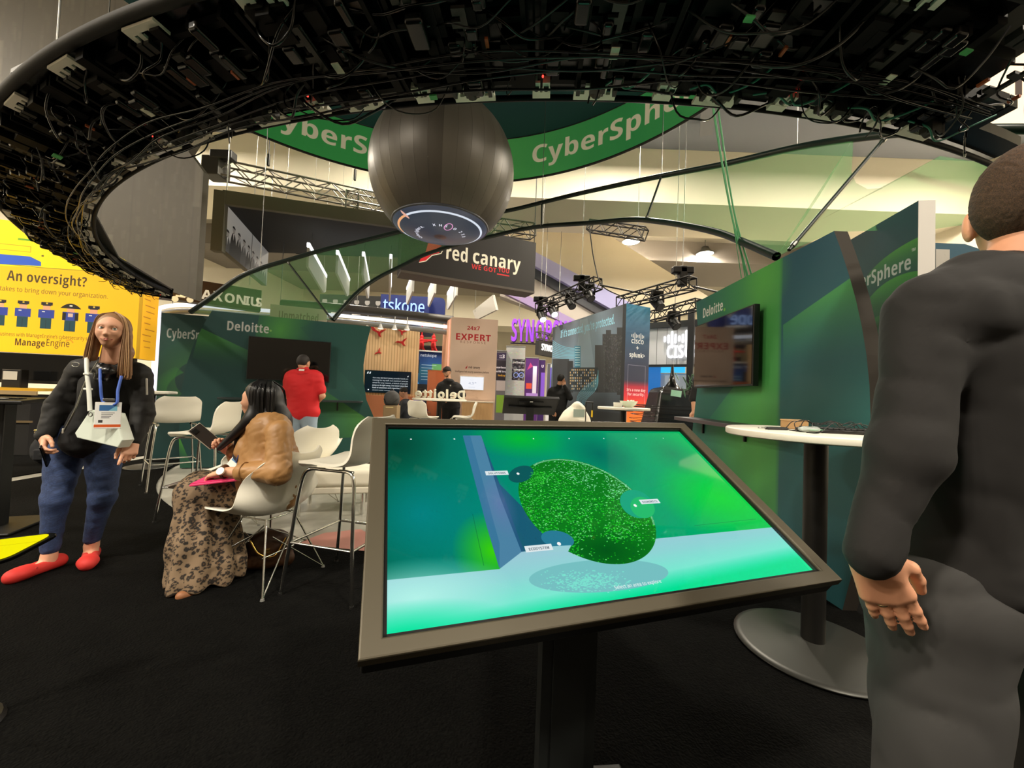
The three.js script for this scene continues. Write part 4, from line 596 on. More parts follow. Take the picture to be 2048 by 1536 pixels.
function shellChair(label, arm) {
  const t = thing('shell_chair', label, 'chair', 'white moulded shell chairs');
  part(t, 'shell', shellGeo([[0.235, 0.405], [0.2, 0.43], [0.1, 0.425], [-0.03, 0.405], [-0.13, 0.425], [-0.19, 0.5], [-0.225, 0.62], [-0.255, 0.72], [-0.285, arm ? 0.79 : 0.81]], (k) => (arm ? 0.25 + 0.06 * bell(k, 0.5, 0.22) - 0.06 * (k > 0.8 ? (k - 0.8) * 5 : 0) : 0.225 + 0.015 * bell(k, 0.4, 0.25) - 0.05 * clamp((k - 0.6) * 2.5, 0, 1)), (k) => (arm ? 0.03 + 0.2 * arm * bell(k, 0.45, 0.22) : 0.025 + 0.06 * bell(k, 0.42, 0.2)), (k) => (arm ? 0.02 + 0.11 * bell(k, 0.72, 0.2) : 0.02 + 0.08 * bell(k, 0.7, 0.25)), 0.009), SHELLW);
  const legs = [[-0.24, 0.22], [0.24, 0.22], [-0.23, -0.24], [0.23, -0.24]], tops = [[-0.1, 0.08], [0.1, 0.08], [-0.1, -0.1], [0.1, -0.1]];
  legs.forEach(([x, z], i) => { const [a, b] = tops[i]; part(t, 'leg', merge([bar(V(x, 0.006, z), V(a, 0.39, b), 0.0055, 8), bar(V(x, 0.006, z), V(-a * 0.7, 0.28, b * 1.2), 0.0042, 6)]), WIRE); part(t, 'glide', cyl(0.012, 0.009, 0.012, x, 0.006, z, 10), mat(0x8c8c88, 0.4, 0.5)); });
  const br = [bar(V(-0.1, 0.385, 0.08), V(0.1, 0.385, 0.08), 0.005), bar(V(-0.1, 0.385, -0.1), V(0.1, 0.385, -0.1), 0.005), bar(V(-0.1, 0.385, 0.08), V(-0.1, 0.385, -0.1), 0.005), bar(V(0.1, 0.385, 0.08), V(0.1, 0.385, -0.1), 0.005)];
  for (const s of [-1, 1]) { br.push(bar(V(-0.165, 0.19, 0.15 * s), V(0.165, 0.19, 0.15 * s), 0.0042, 6), bar(V(s * 0.16, 0.19, 0.15), V(0.0, 0.3, 0), 0.0042, 6), bar(V(s * 0.16, 0.19, -0.16), V(0.0, 0.3, 0), 0.0042, 6)); }
  part(t, 'wire_brace', merge(br), WIRE); return t;
}
function barStool(label, tall = 0.74) {
  const h = tall, t = thing('bar_stool', label, 'stool', 'white bar stools with chrome legs');
  part(t, 'seat', shellGeo([[0.21, h - 0.03], [0.19, h], [0.1, h + 0.005], [-0.05, h - 0.01], [-0.13, h + 0.01], [-0.175, h + 0.07], [-0.2, h + 0.16], [-0.235, h + 0.285]], (k) => 0.215 - 0.015 * k, (k) => 0.008 + 0.012 * bell(k, 0.45, 0.2), (k) => 0.008 + 0.03 * bell(k, 0.85, 0.2), 0.016), SHELLW);
  const leg = (sx, sz) => tube([V(sx * 0.15, h - 0.03, sz * 0.05), V(sx * 0.17, h - 0.03, sz * 0.13), V(sx * 0.178, h - 0.05, sz * 0.16), V(sx * 0.215, 0.3, sz * 0.205), V(sx * 0.235, 0.005, sz * 0.235)], 0.0105, 40, 10);
  for (const sx of [-1, 1]) for (const sz of [-1, 1]) { part(t, 'leg', leg(sx, sz), CHROME); part(t, 'glide', cyl(0.014, 0.012, 0.012, sx * 0.235, 0.006, sz * 0.235, 10), BLACKM); }
  const q = [[-0.216, 0.206], [0.216, 0.206], [0.216, -0.206], [-0.216, -0.206]].map(([x, z]) => V(x, 0.29, z)); for (let i = 0; i < 4; i++) part(t, i ? 'stretcher' : 'footrest', bar(q[i], q[(i + 1) % 4], 0.008, 8), CHROME);
  part(t, 'seat_frame', merge([-1, 1].map((s) => bar(V(s * 0.16, h - 0.03, 0.15), V(s * 0.16, h - 0.03, -0.15), 0.009, 8))), CHROME); return t;
}
const CY = 0.012;
const turnTo = (x, z) => Math.atan2(x, z);
const chairA = put(shellChair('white shell chair with wire legs under the seated woman', 0.3), -1.5, CY, -2.5, turnTo(-0.96, -0.27));
const chairB = put(shellChair('empty white shell chair just behind the knees of the seated woman', 0.75), -2.24, CY, -3.08, turnTo(-0.93, 0.36));
const chairC = put(shellChair('white shell armchair behind the seated woman below the man in red', 1), -2.12, 0, -4.2, turnTo(-0.75, -0.66));
put(barStool('white bar stool with chrome legs right beside the touch table'), -0.99, CY, -2.46, turnTo(-0.97, -0.25));
put(barStool('white bar stool with chrome legs in front of the hand with the phone'), -2.76, CY, -3.62, turnTo(-1, 0.12));
put(barStool('white bar stool furthest left, in front of the dark green printed panel'), -3.85, CY, -4.55, turnTo(-0.75, -0.66));
put(barStool('pale stool at the far left of the table with white letters'), -1.55, 0.012, -7.0, turnTo(0.45, -0.9));
put(barStool('pale stool seen in profile right of the man in the black hoodie'), -0.87, 0.012, -7.35, turnTo(-1, 0.1));
{ // low white lounge seat
  const t = thing('lounge_seat', 'low white lounge seat on chrome legs behind the nearest bar stool', 'lounge seat'); part(t, 'cushion', rbox(0.74, 0.17, 0.62, 0.05, 0, 0.36, 0), mat(0xe4deca, 0.6)); part(t, 'base', rbox(0.7, 0.07, 0.58, 0.02, 0, 0.245, 0), mat(0xdcd6c4, 0.6)); for (const sx of [-1, 1]) for (const sz of [-1, 1]) part(t, 'leg', cyl(0.02, 0.02, 0.21, sx * 0.28, 0.105, sz * 0.22, 14), CHROME); put(t, -1.72, 0, -3.98, 0.25);
}
barTable('round white bar table with a bowl left of the black-wrapped pallet', 1.72, -6.05, 0.39, 1.065, TABLEW, 0.045, 0.3);
barTable('small bar table far left beside the leftmost bar stool', -4.98, -5.5, 0.26, 1.05, mat(0xe0dccd, 0.5), 0.03, 0.26);
{
  const y = 1.077, b = thing('glass_bowl', 'shallow pale green bowl of wrapped sweets on the middle bar table', 'bowl'); part(b, 'bowl', lathe([[0.001, 0.004], [0.05, 0.004], [0.1, 0.05], [0.132, 0.1], [0.136, 0.1], [0.104, 0.045], [0.052, 0], [0.001, 0]], 32), mat(0xdfe8d4, 0.25)); const sg = rbox(0.045, 0.018, 0.025, 0.008); for (let i = 0; i < 12; i++) { const a = i * 2.4, r = 0.018 * Math.sqrt(i) + 0.012, k = part(b, 'sweet', sg, mat([0xdfe5c8, 0x9fc59a, 0xeee7cf][i % 3], 0.4)); k.position.set(r * Math.cos(a), 0.075 + (i % 3) * 0.012, r * Math.sin(a)); k.rotation.set(0.3 * (i % 3), a, 0.2); } put(b, 1.78, y, -6.0);
  const c = thing('folded_card', 'small white folded card beside the bowl', 'card'); part(c, 'leaf', box(0.13, 0.075, 0.003, 0, 0.037, 0).rotateX(-0.25), WHITEP); part(c, 'leaf', box(0.13, 0.075, 0.003, 0, 0.037, 0).rotateX(0.25), WHITEP); put(c, 1.6, y, -5.93, 0.1);
}
{ // table with the loose white letters
  const T = barTable('round white bar table carrying loose white letters', -1.42, -7.82, 0.53, 1.06, TABLEW, 0.05, 0.3), y = 1.072, u = V(1, 0, 0.05).normalize();
  const word = [...'Deloitte'], x0 = at(932, 800, 7.75).x, x1 = at(828, 797, 7.75).x, wall = new Wall(V(x0, 0, -7.72), V(x1, 0, -7.72)); let k = 0;
  const adv = (ch) => FONT.data.glyphs[ch].ha * 0.19 / FONT.data.resolution, tot = word.reduce((s, c) => s + adv(c), 0); let x = 0; const L = x0 - x1;
  const nth = ['D at the right end of the table', 'e next to the D', 'l in the middle of the table', 'o in the middle of the table', 'i in the middle of the table', 't nearer the middle of the table', 't nearer the left end of the table', 'e at the left end of the table']; let wi = 0; for (const ch of word) { const g = letterGeo(ch, 0.17, 0.05); g.scale(L / tot * 1.1, 1, 1).rotateX(-0.25); const m = solo('letter', g, mat(0xeeead6, 0.5), 'loose white letter ' + nth[wi++], 'letter', 'loose white letters on the table'); m.position.set(x0 - x * L / tot, y + 0.004, -7.74 + rr(-0.03, 0.03)); m.rotation.y = Math.PI + rr(-0.08, 0.08); x += adv(ch); }
}
// ---------------------------------------------------------------- left edge: keyboard stand, tilted tablet, bags
{
  const t = thing('keyboard_stand', 'black pedestal with a keyboard tray at the left edge', 'stand'); const p = at(-6, 900, 3.1); part(t, 'column', rbox(0.13, 0.98, 0.12, 0.01, 0, 0.5, 0), mat(0x0c0c0c, 0.5)); part(t, 'tray', rbox(0.42, 0.03, 0.3, 0.01, 0.05, 1.0, 0.02).applyMatrix4(new THREE.Matrix4().makeRotationX(0.06)), mat(0x111111, 0.45)); part(t, 'base', rbox(0.5, 0.02, 0.5, 0.008, 0, 0.012, 0), mat(0x111111, 0.5)); const kg = rbox(0.017, 0.006, 0.015, 0.002), KM = mat(0x262626, 0.4); for (let r = 0; r < 4; r++) for (let c = 0; c < 14; c++) { const k = part(t, 'key', kg, KM); k.position.set(-0.1 + c * 0.021, 1.018, 0.06 + r * 0.02); } part(t, 'touchpad', box(0.06, 0.003, 0.03, 0.1, 1.016, 0.15), mat(0xd8d4c8, 0.4)); put(t, p.x, 0.012, p.z, 0.35);
}
{
  const t = thing('tilted_tablet', 'glossy black tablet showing yellow at the lower left edge', 'tablet'); const c = at(-6, 1100, 1.35); const F = new THREE.Matrix4().makeBasis(V(0.9, 0.05, -0.43).normalize(), V(0.36, 0.42, -0.83).normalize(), V(0.9, 0.05, -0.43).normalize().cross(V(0.36, 0.42, -0.83).normalize())).setPosition(c);
  const s = new THREE.Shape(), w = 0.085, h = 0.07, r = 0.035; s.moveTo(-w + r, -h); s.lineTo(w - r, -h); s.quadraticCurveTo(w, -h, w, -h + r); s.lineTo(w, h - r); s.quadraticCurveTo(w, h, w - r, h); s.lineTo(-w + r, h); s.quadraticCurveTo(-w, h, -w, h - r); s.lineTo(-w, -h + r); s.quadraticCurveTo(-w, -h, -w + r, -h);
  part(t, 'case', new THREE.ExtrudeGeometry(s, { depth: 0.012, bevelEnabled: true, bevelSize: 0.004, bevelThickness: 0.004, bevelSegments: 2 }).translate(0, 0, -0.02).applyMatrix4(F), mat(0x0a0a0a, 0.15)); const ty = tex(256, 180, (k, W2, H2) => { k.fillStyle = '#fdf200'; k.fillRect(0, 0, W2, H2); k.fillStyle = '#4fb52a'; k.fillRect(70, 120, 90, 7); k.fillStyle = '#e6d400'; k.fillRect(0, 60, W2, 3); k.strokeStyle = '#c8b900'; k.lineWidth = 2; k.strokeRect(20, 70, 60, 34); });
  const g = new THREE.ShapeGeometry(s).scale(0.93, 0.9, 1), P = g.attributes.position, U = g.attributes.uv; for (let i = 0; i < P.count; i++) U.setXY(i, P.getX(i) / w / 2 + 0.5, P.getY(i) / h / 2 + 0.5); part(t, 'screen', g.translate(0, 0, 0.0005).applyMatrix4(F), mat(0x050505, 0.1, 0, { emissive: 0xffffff, emissiveMap: ty, emissiveIntensity: 0.95 }));
  part(t, 'post', bar(V(c.x - 0.12, 0.012, c.z + 0.02), c.clone().add(V(-0.03, -0.012, 0)), 0.012, 10), BLACKM); part(t, 'foot', cyl(0.14, 0.13, 0.014, c.x - 0.12, 0.02, c.z + 0.02, 28), BLACKM);
}
function softBag(name, label, w, h, d, m, x, z, turn, strap) { const t = thing(name, label, 'bag'); const g = blob([E(V(0, h * 0.5, 0), [w / 2, h / 2, d / 2], 0.05), E(V(0, h * 0.3, 0.02), [w / 2 * 0.98, h * 0.3, d / 2], 0.05)], 0.02, (a, b, c) => 0.012 * n3(a * 14, b * 14, c * 14)); part(t, 'body', g, m); part(t, 'pocket', rbox(w * 0.6, h * 0.35, 0.04, 0.02, 0, h * 0.32, d / 2), m); part(t, 'handle', tube([V(-0.06, h - 0.02, 0), V(-0.04, h + 0.05, 0), V(0.04, h + 0.05, 0), V(0.06, h - 0.02, 0)], 0.01, 16, 6), strap); put(t, x, 0.014, z, turn); return t; }
{ const p = onY(85, 930, 0); softBag('backpack', 'black backpack on the floor behind the standing woman', 0.4, 0.42, 0.3, mat(0x1b1c20, 0.8), p.x, p.z - 0.1, 0.5, BLACKM); }
// ---------------------------------------------------------------- second touch table seen from behind
{
  const c = at(1060, 818, 8.2), t = thing('touch_table', 'black touch table seen from behind in the middle distance', 'touch table'), m = new THREE.Matrix4().makeRotationY(Math.PI + 0.08).multiply(new THREE.Matrix4().makeRotationX(-0.95)).setPosition(c.x, 1.0, c.z);
  part(t, 'body', rbox(1.12, 0.6, 0.06, 0.01).applyMatrix4(m), mat(0x0b0b0b, 0.4)); part(t, 'rear_rail', box(0.9, 0.05, 0.03, 0, -0.02, -0.045).applyMatrix4(m), mat(0x151515, 0.4)); part(t, 'vent', box(0.5, 0.1, 0.02, 0, 0.14, -0.04).applyMatrix4(m), mat(0x050505, 0.4)); part(t, 'badge', box(0.06, 0.025, 0.01, 0, 0.2, -0.05).applyMatrix4(m), mat(0xc8c8c4, 0.4)); part(t, 'column', box(0.16, 0.9, 0.12, c.x, 0.5, c.z), BLACKM); part(t, 'base_plate', rbox(0.7, 0.02, 0.6, 0.008, c.x, 0.024, c.z), BLACKM);
}
// ---------------------------------------------------------------- people
const SKIN = (c) => mat(c, 0.55, 0, { phys: true, sheen: 0.2 });
const fold = (a, f) => (x, y, z) => a * n3(x * f * 0.5 + y * f * 0.25, y * f * 1.1 - x * f * 0.4, z * f * 0.5) + a * 0.5 * n3(x * f + 4, y * f * 2 + z * f * 0.6, z * f);
const crease = (a, f) => (x, y, z) => a * (0.42 - Math.pow(Math.abs(n3(x * f + y * f * 0.4, y * f * 1.5 - x * f * 0.5, z * f + 7)), 0.6)) + a * 0.4 * (0.4 - Math.abs(n3(x * f * 2.3, y * f * 2.6 + z * f, z * f * 2.3)));
function strands(from, n, r, fn) { const g = []; for (let i = 0; i < n; i++) g.push(tube(fn(i / n, i), r * rr(0.7, 1.3), 14, 5)); return merge(g); }
function faceBits(t, H, h, skin, eyeCol, lipCol, browCol, gaze = V(0, 0, 0)) {
  for (const s of [-1, 1]) {
    const e = H.L(s * 0.135, 0.012, 0.335); const m = part(t, 'eye', new THREE.SphereGeometry(0.062 * h, 14, 10).translate(e.x, e.y, e.z), mat(0xe8e2da, 0.25)); const g = e.clone().addScaledVector(H.f.clone().add(gaze).normalize(), 0.043 * h); part(m, 'iris', new THREE.SphereGeometry(0.031 * h, 12, 8).translate(g.x, g.y, g.z), mat(eyeCol, 0.2));
    part(t, 'eyelid', blob([C(H.L(s * 0.07, 0.035, 0.385), H.L(s * 0.135, 0.062, 0.38), 0.014 * h, 0.02 * h, 0.004), C(H.L(s * 0.135, 0.062, 0.38), H.L(s * 0.205, 0.03, 0.335), 0.02 * h, 0.012 * h, 0.004), C(H.L(s * 0.08, -0.03, 0.375), H.L(s * 0.19, -0.03, 0.345), 0.012 * h, 0.012 * h, 0.004)], 0.0022), skin);
    part(t, 'eyebrow', blob([C(H.L(s * 0.06, 0.11, 0.385), H.L(s * 0.14, 0.138, 0.37), 0.013 * h, 0.013 * h, 0.003), C(H.L(s * 0.14, 0.138, 0.37), H.L(s * 0.225, 0.105, 0.305), 0.013 * h, 0.006 * h, 0.003)], 0.002), mat(browCol, 0.8));
  }
  part(t, 'lips', blob([C(H.L(-0.125, -0.29, 0.362), H.L(-0.025, -0.278, 0.402), 0.013 * h, 0.019 * h, 0.004), C(H.L(0.125, -0.29, 0.362), H.L(0.025, -0.278, 0.402), 0.013 * h, 0.019 * h, 0.004), C(H.L(-0.105, -0.305, 0.366), H.L(0, -0.322, 0.398), 0.013 * h, 0.022 * h, 0.004), C(H.L(0.105, -0.305, 0.366), H.L(0, -0.322, 0.398), 0.013 * h, 0.022 * h, 0.004)], 0.0022), mat(lipCol, 0.45));
}
const person = (label) => thing('person', label, 'person');
const DENIM = (() => { const t = noiseTex(128, (x, y) => { const k = 0.75 + vnoise(x, y, 64, 31) * 0.4 + vnoise(x, y, 12, 32) * 0.15; return [44 * k, 60 * k, 96 * k]; }); t.repeat.set(6, 6); return mat(0xffffff, 0.85, 0, { map: t }); })();

// --- standing woman on the left
{
  const A = (x, y, d) => at(x, y, d), p = person('standing woman in black jacket, blue jeans and red shoes'); const skin = SKIN(0xd9a283), h = 0.208;
  const hc = A(225, 663, 2.4), nb = A(222, 722, 2.43), chest = A(215, 775, 2.47), waist = A(188, 850, 2.5), pel = A(170, 888, 2.52);
  const sL = A(163, 742, 2.44), sR = A(279, 750, 2.48), eL = A(113, 815, 2.42), eR = A(287, 828, 2.46), wL = A(90, 872, 2.36), wR = A(266, 884, 2.38);
  const hL = A(132, 905, 2.54), hR = A(208, 905, 2.56), kL = A(112, 1000, 2.47), kR = A(205, 995, 2.56), aL = A(98, 1113, 2.47), aR = A(183, 1091, 2.62);
  const H = headPrims(hc, V(0.5, 0.08, 0.86), V(0.03, 1, 0), h, nb), toe = (a, d, l) => a.clone().add(d.clone().multiplyScalar(l));
  const fL = V(-0.08, 0, 1).normalize(), fR = V(0.66, 0, 0.75).normalize(), gL = V(aL.x, 0.055, aL.z), gR = V(aR.x, 0.055, aR.z);
  const body = [C(nb, chest, 0.048, 0.08, 0.05), C(chest, waist, 0.08, 0.08, 0.05), C(waist, pel, 0.085, 0.085, 0.05), C(sL, sR, 0.045, 0.045, 0.04), C(sL, eL, 0.045, 0.037, 0.03), C(eL, wL, 0.036, 0.025, 0.02), C(sR, eR, 0.045, 0.037, 0.03), C(eR, wR, 0.036, 0.025, 0.02), C(hL, kL, 0.075, 0.05, 0.04), C(kL, aL, 0.05, 0.034, 0.03), C(hR, kR, 0.075, 0.05, 0.04), C(kR, aR, 0.05, 0.034, 0.03), C(aL, gL, 0.035, 0.032, 0.02), C(gL, toe(gL, fL, 0.14).setY(0.04), 0.034, 0.024, 0.02), C(aR, gR, 0.035, 0.032, 0.02), C(gR, toe(gR, fR, 0.14).setY(0.04), 0.034, 0.024, 0.02)];
  const handL = handPrims(wL, A(84, 915, 2.3).sub(wL), V(0.5, 0.1, -0.6), 1, [0.55, 0.6, 0.65, 0.7], 0.95, 0.9), handR = handPrims(wR, A(256, 915, 2.32).sub(wR), V(-0.6, 0, -0.6), -1, [0.15, 0.75, 0.85, 0.9], 0.95, 0.6);
  part(p, 'body', merge([blob(body, 0.011), blob(H, 0.004), blob(handL, 0.0034), blob(handR, 0.0034)]), skin);
  faceBits(p, H, h, skin, 0x4a5a55, 0xb9645c, 0x7a5638, V(0.25, 0.35, 0));
  // jacket, open over a black top
  const JK = mat(0x100f0e, 0.75); part(p, 'top', blob([C(A(220, 752, 2.4), chest, 0.07, 0.115, 0.06), C(chest, waist, 0.113, 0.108, 0.06), C(waist, A(172, 878, 2.5), 0.112, 0.118, 0.05)], 0.01, fold(0.003, 26)), mat(0x0b0b0c, 0.85));
  part(p, 'jacket', blob([C(mixV(sL, nb, 0.25), mixV(sR, nb, 0.25), 0.058, 0.058, 0.05), C(mixV(sL, chest, 0.15), A(156, 848, 2.52), 0.07, 0.078, 0.07), C(mixV(sR, chest, 0.15), A(244, 850, 2.54), 0.07, 0.08, 0.07), C(A(218, 770, 2.55), A(196, 845, 2.58), 0.1, 0.1, 0.06), C(sL, eL, 0.062, 0.054, 0.03), C(eL, wL, 0.054, 0.043, 0.02), C(sR, eR, 0.062, 0.056, 0.03), C(eR, mixV(eR, wR, 0.93), 0.055, 0.043, 0.02)], 0.009, crease(0.009, 13)), JK);
  part(p, 'jacket_zip', tube([A(196, 723, 2.3), A(172, 762, 2.31), A(150, 820, 2.33), A(128, 862, 2.36)], 0.0045, 40, 6), mat(0xb9b7ae, 0.3, 0.9)); part(p, 'zip_pull', rbox(0.012, 0.03, 0.006, 0.003).translate(...A(126, 862, 2.35).toArray()), mat(0xd0cec6, 0.3, 0.9)); part(p, 'sleeve_zip', tube([A(293, 757, 2.39), A(294, 790, 2.38)], 0.005, 8, 6), mat(0xb9b7ae, 0.3, 0.9)); part(p, 'shoulder_buckle', tube([A(145, 725, 2.32), A(158, 727, 2.32), A(157, 733, 2.32), A(144, 731, 2.32)], 0.0018, 24, 5, true), mat(0xb9b7ae, 0.3, 0.9));
  part(p, 'jeans', bakeUV(blob([C(A(152, 868, 2.52), A(196, 872, 2.54), 0.105, 0.1, 0.05), C(hL, kL, 0.097, 0.064, 0.04), C(kL, A(100, 1095, 2.47), 0.063, 0.046, 0.03), C(hR, kR, 0.097, 0.064, 0.04), C(kR, A(184, 1076, 2.61), 0.063, 0.043, 0.03)], 0.009, (x, y, z) => 0.002 * Math.sin(y * 95 + 2 * Math.sin(x * 30 + z * 20)) * bell(y, 0.5, 0.08) + fold(0.0025, 24)(x, y, z)), 1), DENIM);
  const RED = mat(0xc02a24, 0.7); for (const [g, f] of [[gL, fL], [gR, fR]]) { const k = toe(g, f, 0.17).setY(0.045), hl = toe(g, f, -0.05).setY(0.05); part(p, 'shoe', blob([C(hl, k, 0.043, 0.038, 0.03), E(toe(g, f, 0.13).setY(0.05), [0.05, 0.03, 0.05], 0.03), CUT(E(toe(g, f, 0.005).setY(0.105), [0.045, 0.035, 0.045], 0.01)), CUT(E(toe(g, f, 0.06).setY(0.112), [0.035, 0.036, 0.035], 0.01)), CUT(E(V(g.x, -0.1, g.z), [0.4, 0.115, 0.4], 0.004))], 0.006), RED); part(p, 'shoe_strap', blob([C(toe(g, f, 0.085).setY(0.084).add(V(f.z * 0.035, -0.02, -f.x * 0.035)), toe(g, f, 0.085).setY(0.084).add(V(-f.z * 0.035, -0.02, f.x * 0.035)), 0.008, 0.008, 0.002)], 0.004), mat(0xa01f1c, 0.7)); }
  // long straight hair
  const HB = [0x8f6a48, 0xb08a60, 0x7d5a3a].map((c) => mat(c, 0.5)), L = H.L;
  part(p, 'hair', blob([E(L(0, 0.16, -0.08), [0.385 * h, 0.4 * h, 0.43 * h], 0.03, H.q), C(L(-0.3, 0.05, -0.08), L(-0.36, -0.8, -0.06), 0.1 * h, 0.11 * h, 0.03), C(L(0.3, 0.1, 0.0), L(0.42, -0.6, 0.16), 0.1 * h, 0.12 * h, 0.03), C(L(0.42, -0.6, 0.16), L(0.46, -1.3, 0.22), 0.13 * h, 0.1 * h, 0.03), C(L(0.2, -0.1, -0.32), L(0.28, -1.0, -0.42), 0.17 * h, 0.15 * h, 0.04), C(L(-0.1, -0.1, -0.32), L(-0.1, -0.85, -0.45), 0.17 * h, 0.15 * h, 0.04), CUT(E(L(-0.02, -0.08, 0.36), [0.25 * h, 0.42 * h, 0.26 * h], 0.015, H.q))], 0.0045), HB[0]);
  for (let k = 0; k < 3; k++) part(p, 'hair_strand', strands(0, 62, 0.0026, () => { if (rnd() < 0.68) { const a = rr(-0.13, 0.12), b = rr(-0.1, 0.1), e = rr(-1.22, -1.42); return [L(0.03 + a * 0.2, 0.565, 0.02 + b), L(0.24 + a * 0.4, 0.42, 0.13 + b), L(0.36 + a * 0.5, 0.05, 0.16 + b), L(0.42 + a * 0.8, -0.5, 0.26 + b), L(0.46 + a, e * 0.75, 0.32 + b), L(0.48 + a * 1.1, e, 0.32 + b)]; } const a = rr(-0.07, 0.07), b = rr(-0.16, 0.06), e = rr(-0.75, -0.95); return [L(-0.02, 0.565, b * 0.4), L(-0.26 + a * 0.4, 0.42, 0.1 + b), L(-0.36 + a * 0.5, 0.0, 0.08 + b), L(-0.4 + a, e * 0.6, 0.06 + b), L(-0.42 + a, e, 0.05 + b)]; }), HB[k]);
  // lanyard with badge, bracelets, phone in the hand are worn or held
  const BL = mat(0x3f63c0, 0.6); part(p, 'lanyard', tube([A(200, 738, 2.28), A(201, 770, 2.25), A(208, 806, 2.25), A(232, 808, 2.25), A(236, 780, 2.27), A(243, 752, 2.3)], 0.007, 40, 6), BL);
  part(p, 'neck_scarf', blob([E(A(208, 742, 2.32), [0.06, 0.045, 0.04], 0.02), E(A(203, 755, 2.3), [0.035, 0.03, 0.025], 0.02)], 0.007, fold(0.008, 60)), mat(0x08080a, 0.3));
  for (let i = 0; i < 3; i++) part(p, 'bracelet', new THREE.TorusGeometry(0.036, 0.005, 8, 24).rotateX(Math.PI / 2 - 0.2).translate(...A(88 + i, 862 + i * 4, 2.37).toArray()), i < 2 ? mat(0xd2b06a, 0.3, 0.8) : BLACKM);
  part(p, 'bracelet', new THREE.TorusGeometry(0.034, 0.004, 8, 24).rotateX(Math.PI / 2 + 0.2).translate(...A(266, 878, 2.385).toArray()), mat(0xbfae92, 0.4, 0.4));
  // badge
  const bd = thing('name_badge', 'white name badge on a blue lanyard worn by the standing woman', 'badge'), bc = A(216, 831, 2.235); const bt = tex(160, 210, (c, w, hh) => { c.fillStyle = '#eef0ee'; c.fillRect(0, 0, w, hh); c.fillStyle = '#3d6ea8'; c.fillRect(26, 22, 108, 46); c.fillStyle = '#7fc0d8'; c.beginPath(); c.moveTo(134, 22); c.lineTo(134, 68); c.lineTo(80, 68); c.fill(); c.fillStyle = '#666'; for (let i = 0; i < 4; i++) c.fillRect(40, 82 + i * 13, 80 - i * 10, 5); c.fillStyle = '#444'; c.fillRect(24, 140, 26, 22); c.fillStyle = '#d8602e'; c.fillRect(0, 176, w, 22); });
  part(bd, 'card', rbox(0.108, 0.15, 0.004, 0.002).applyMatrix4(new THREE.Matrix4().makeRotationY(0.62).setPosition(bc)), mat(0xffffff, 0.35, 0, { map: bt })); part(bd, 'clip', rbox(0.05, 0.016, 0.012, 0.004).applyMatrix4(new THREE.Matrix4().makeRotationY(0.62).setPosition(bc.x, bc.y + 0.088, bc.z)), STEEL);
  // white handbag
  const hb = thing('handbag', 'pale mint white handbag worn across the standing woman', 'handbag'); const q = [[183, 822], [228, 828], [248, 880], [240, 893], [160, 874], [156, 866]].map(([x, y]) => A(x, y, 2.27)), u = q[1].clone().sub(q[0]).normalize(), nn = V(0.45, 0, 0.89), vv = nn.clone().cross(u).normalize();
  const s = new THREE.Shape(q.map((k) => new THREE.Vector2(k.clone().sub(q[0]).dot(u), k.clone().sub(q[0]).dot(vv)))); part(hb, 'body', new THREE.ExtrudeGeometry(s, { depth: 0.05, bevelEnabled: true, bevelSize: 0.006, bevelThickness: 0.012, bevelSegments: 3 }).translate(0, 0, -0.055).applyMatrix4(new THREE.Matrix4().makeBasis(u, vv, u.clone().cross(vv)).setPosition(q[0])), mat(0xd2dcd0, 0.45)); part(hb, 'strap', tube([A(173, 712, 2.34), A(174, 745, 2.27), A(178, 785, 2.25), A(180, 822, 2.24)], 0.011, 40, 6), mat(0xdfe2d8, 0.5)); for (const yy of [748, 778]) part(hb, 'strap_keeper', rbox(0.034, 0.012, 0.026, 0.004).translate(...A(176, yy, 2.265).toArray()), mat(0xdfe2d8, 0.5)); part(hb, 'ring', new THREE.TorusGeometry(0.011, 0.003, 8, 18).translate(...A(181, 829, 2.24).toArray()), STEEL);
  const ph = thing('smartphone', 'dark smartphone held low in the standing woman’s hand', 'phone'); part(ph, 'body', rbox(0.07, 0.145, 0.009, 0.004).applyMatrix4(new THREE.Matrix4().makeRotationFromEuler(new THREE.Euler(0.2, 2.2, 0.35)).setPosition(A(90, 908, 2.34))), mat(0x101114, 0.2)); part(ph, 'screen', rbox(0.064, 0.136, 0.002, 0.001, 0, 0, 0.005).applyMatrix4(new THREE.Matrix4().makeRotationFromEuler(new THREE.Euler(0.2, 2.2, 0.35)).setPosition(A(90, 908, 2.34))), gloss());
}
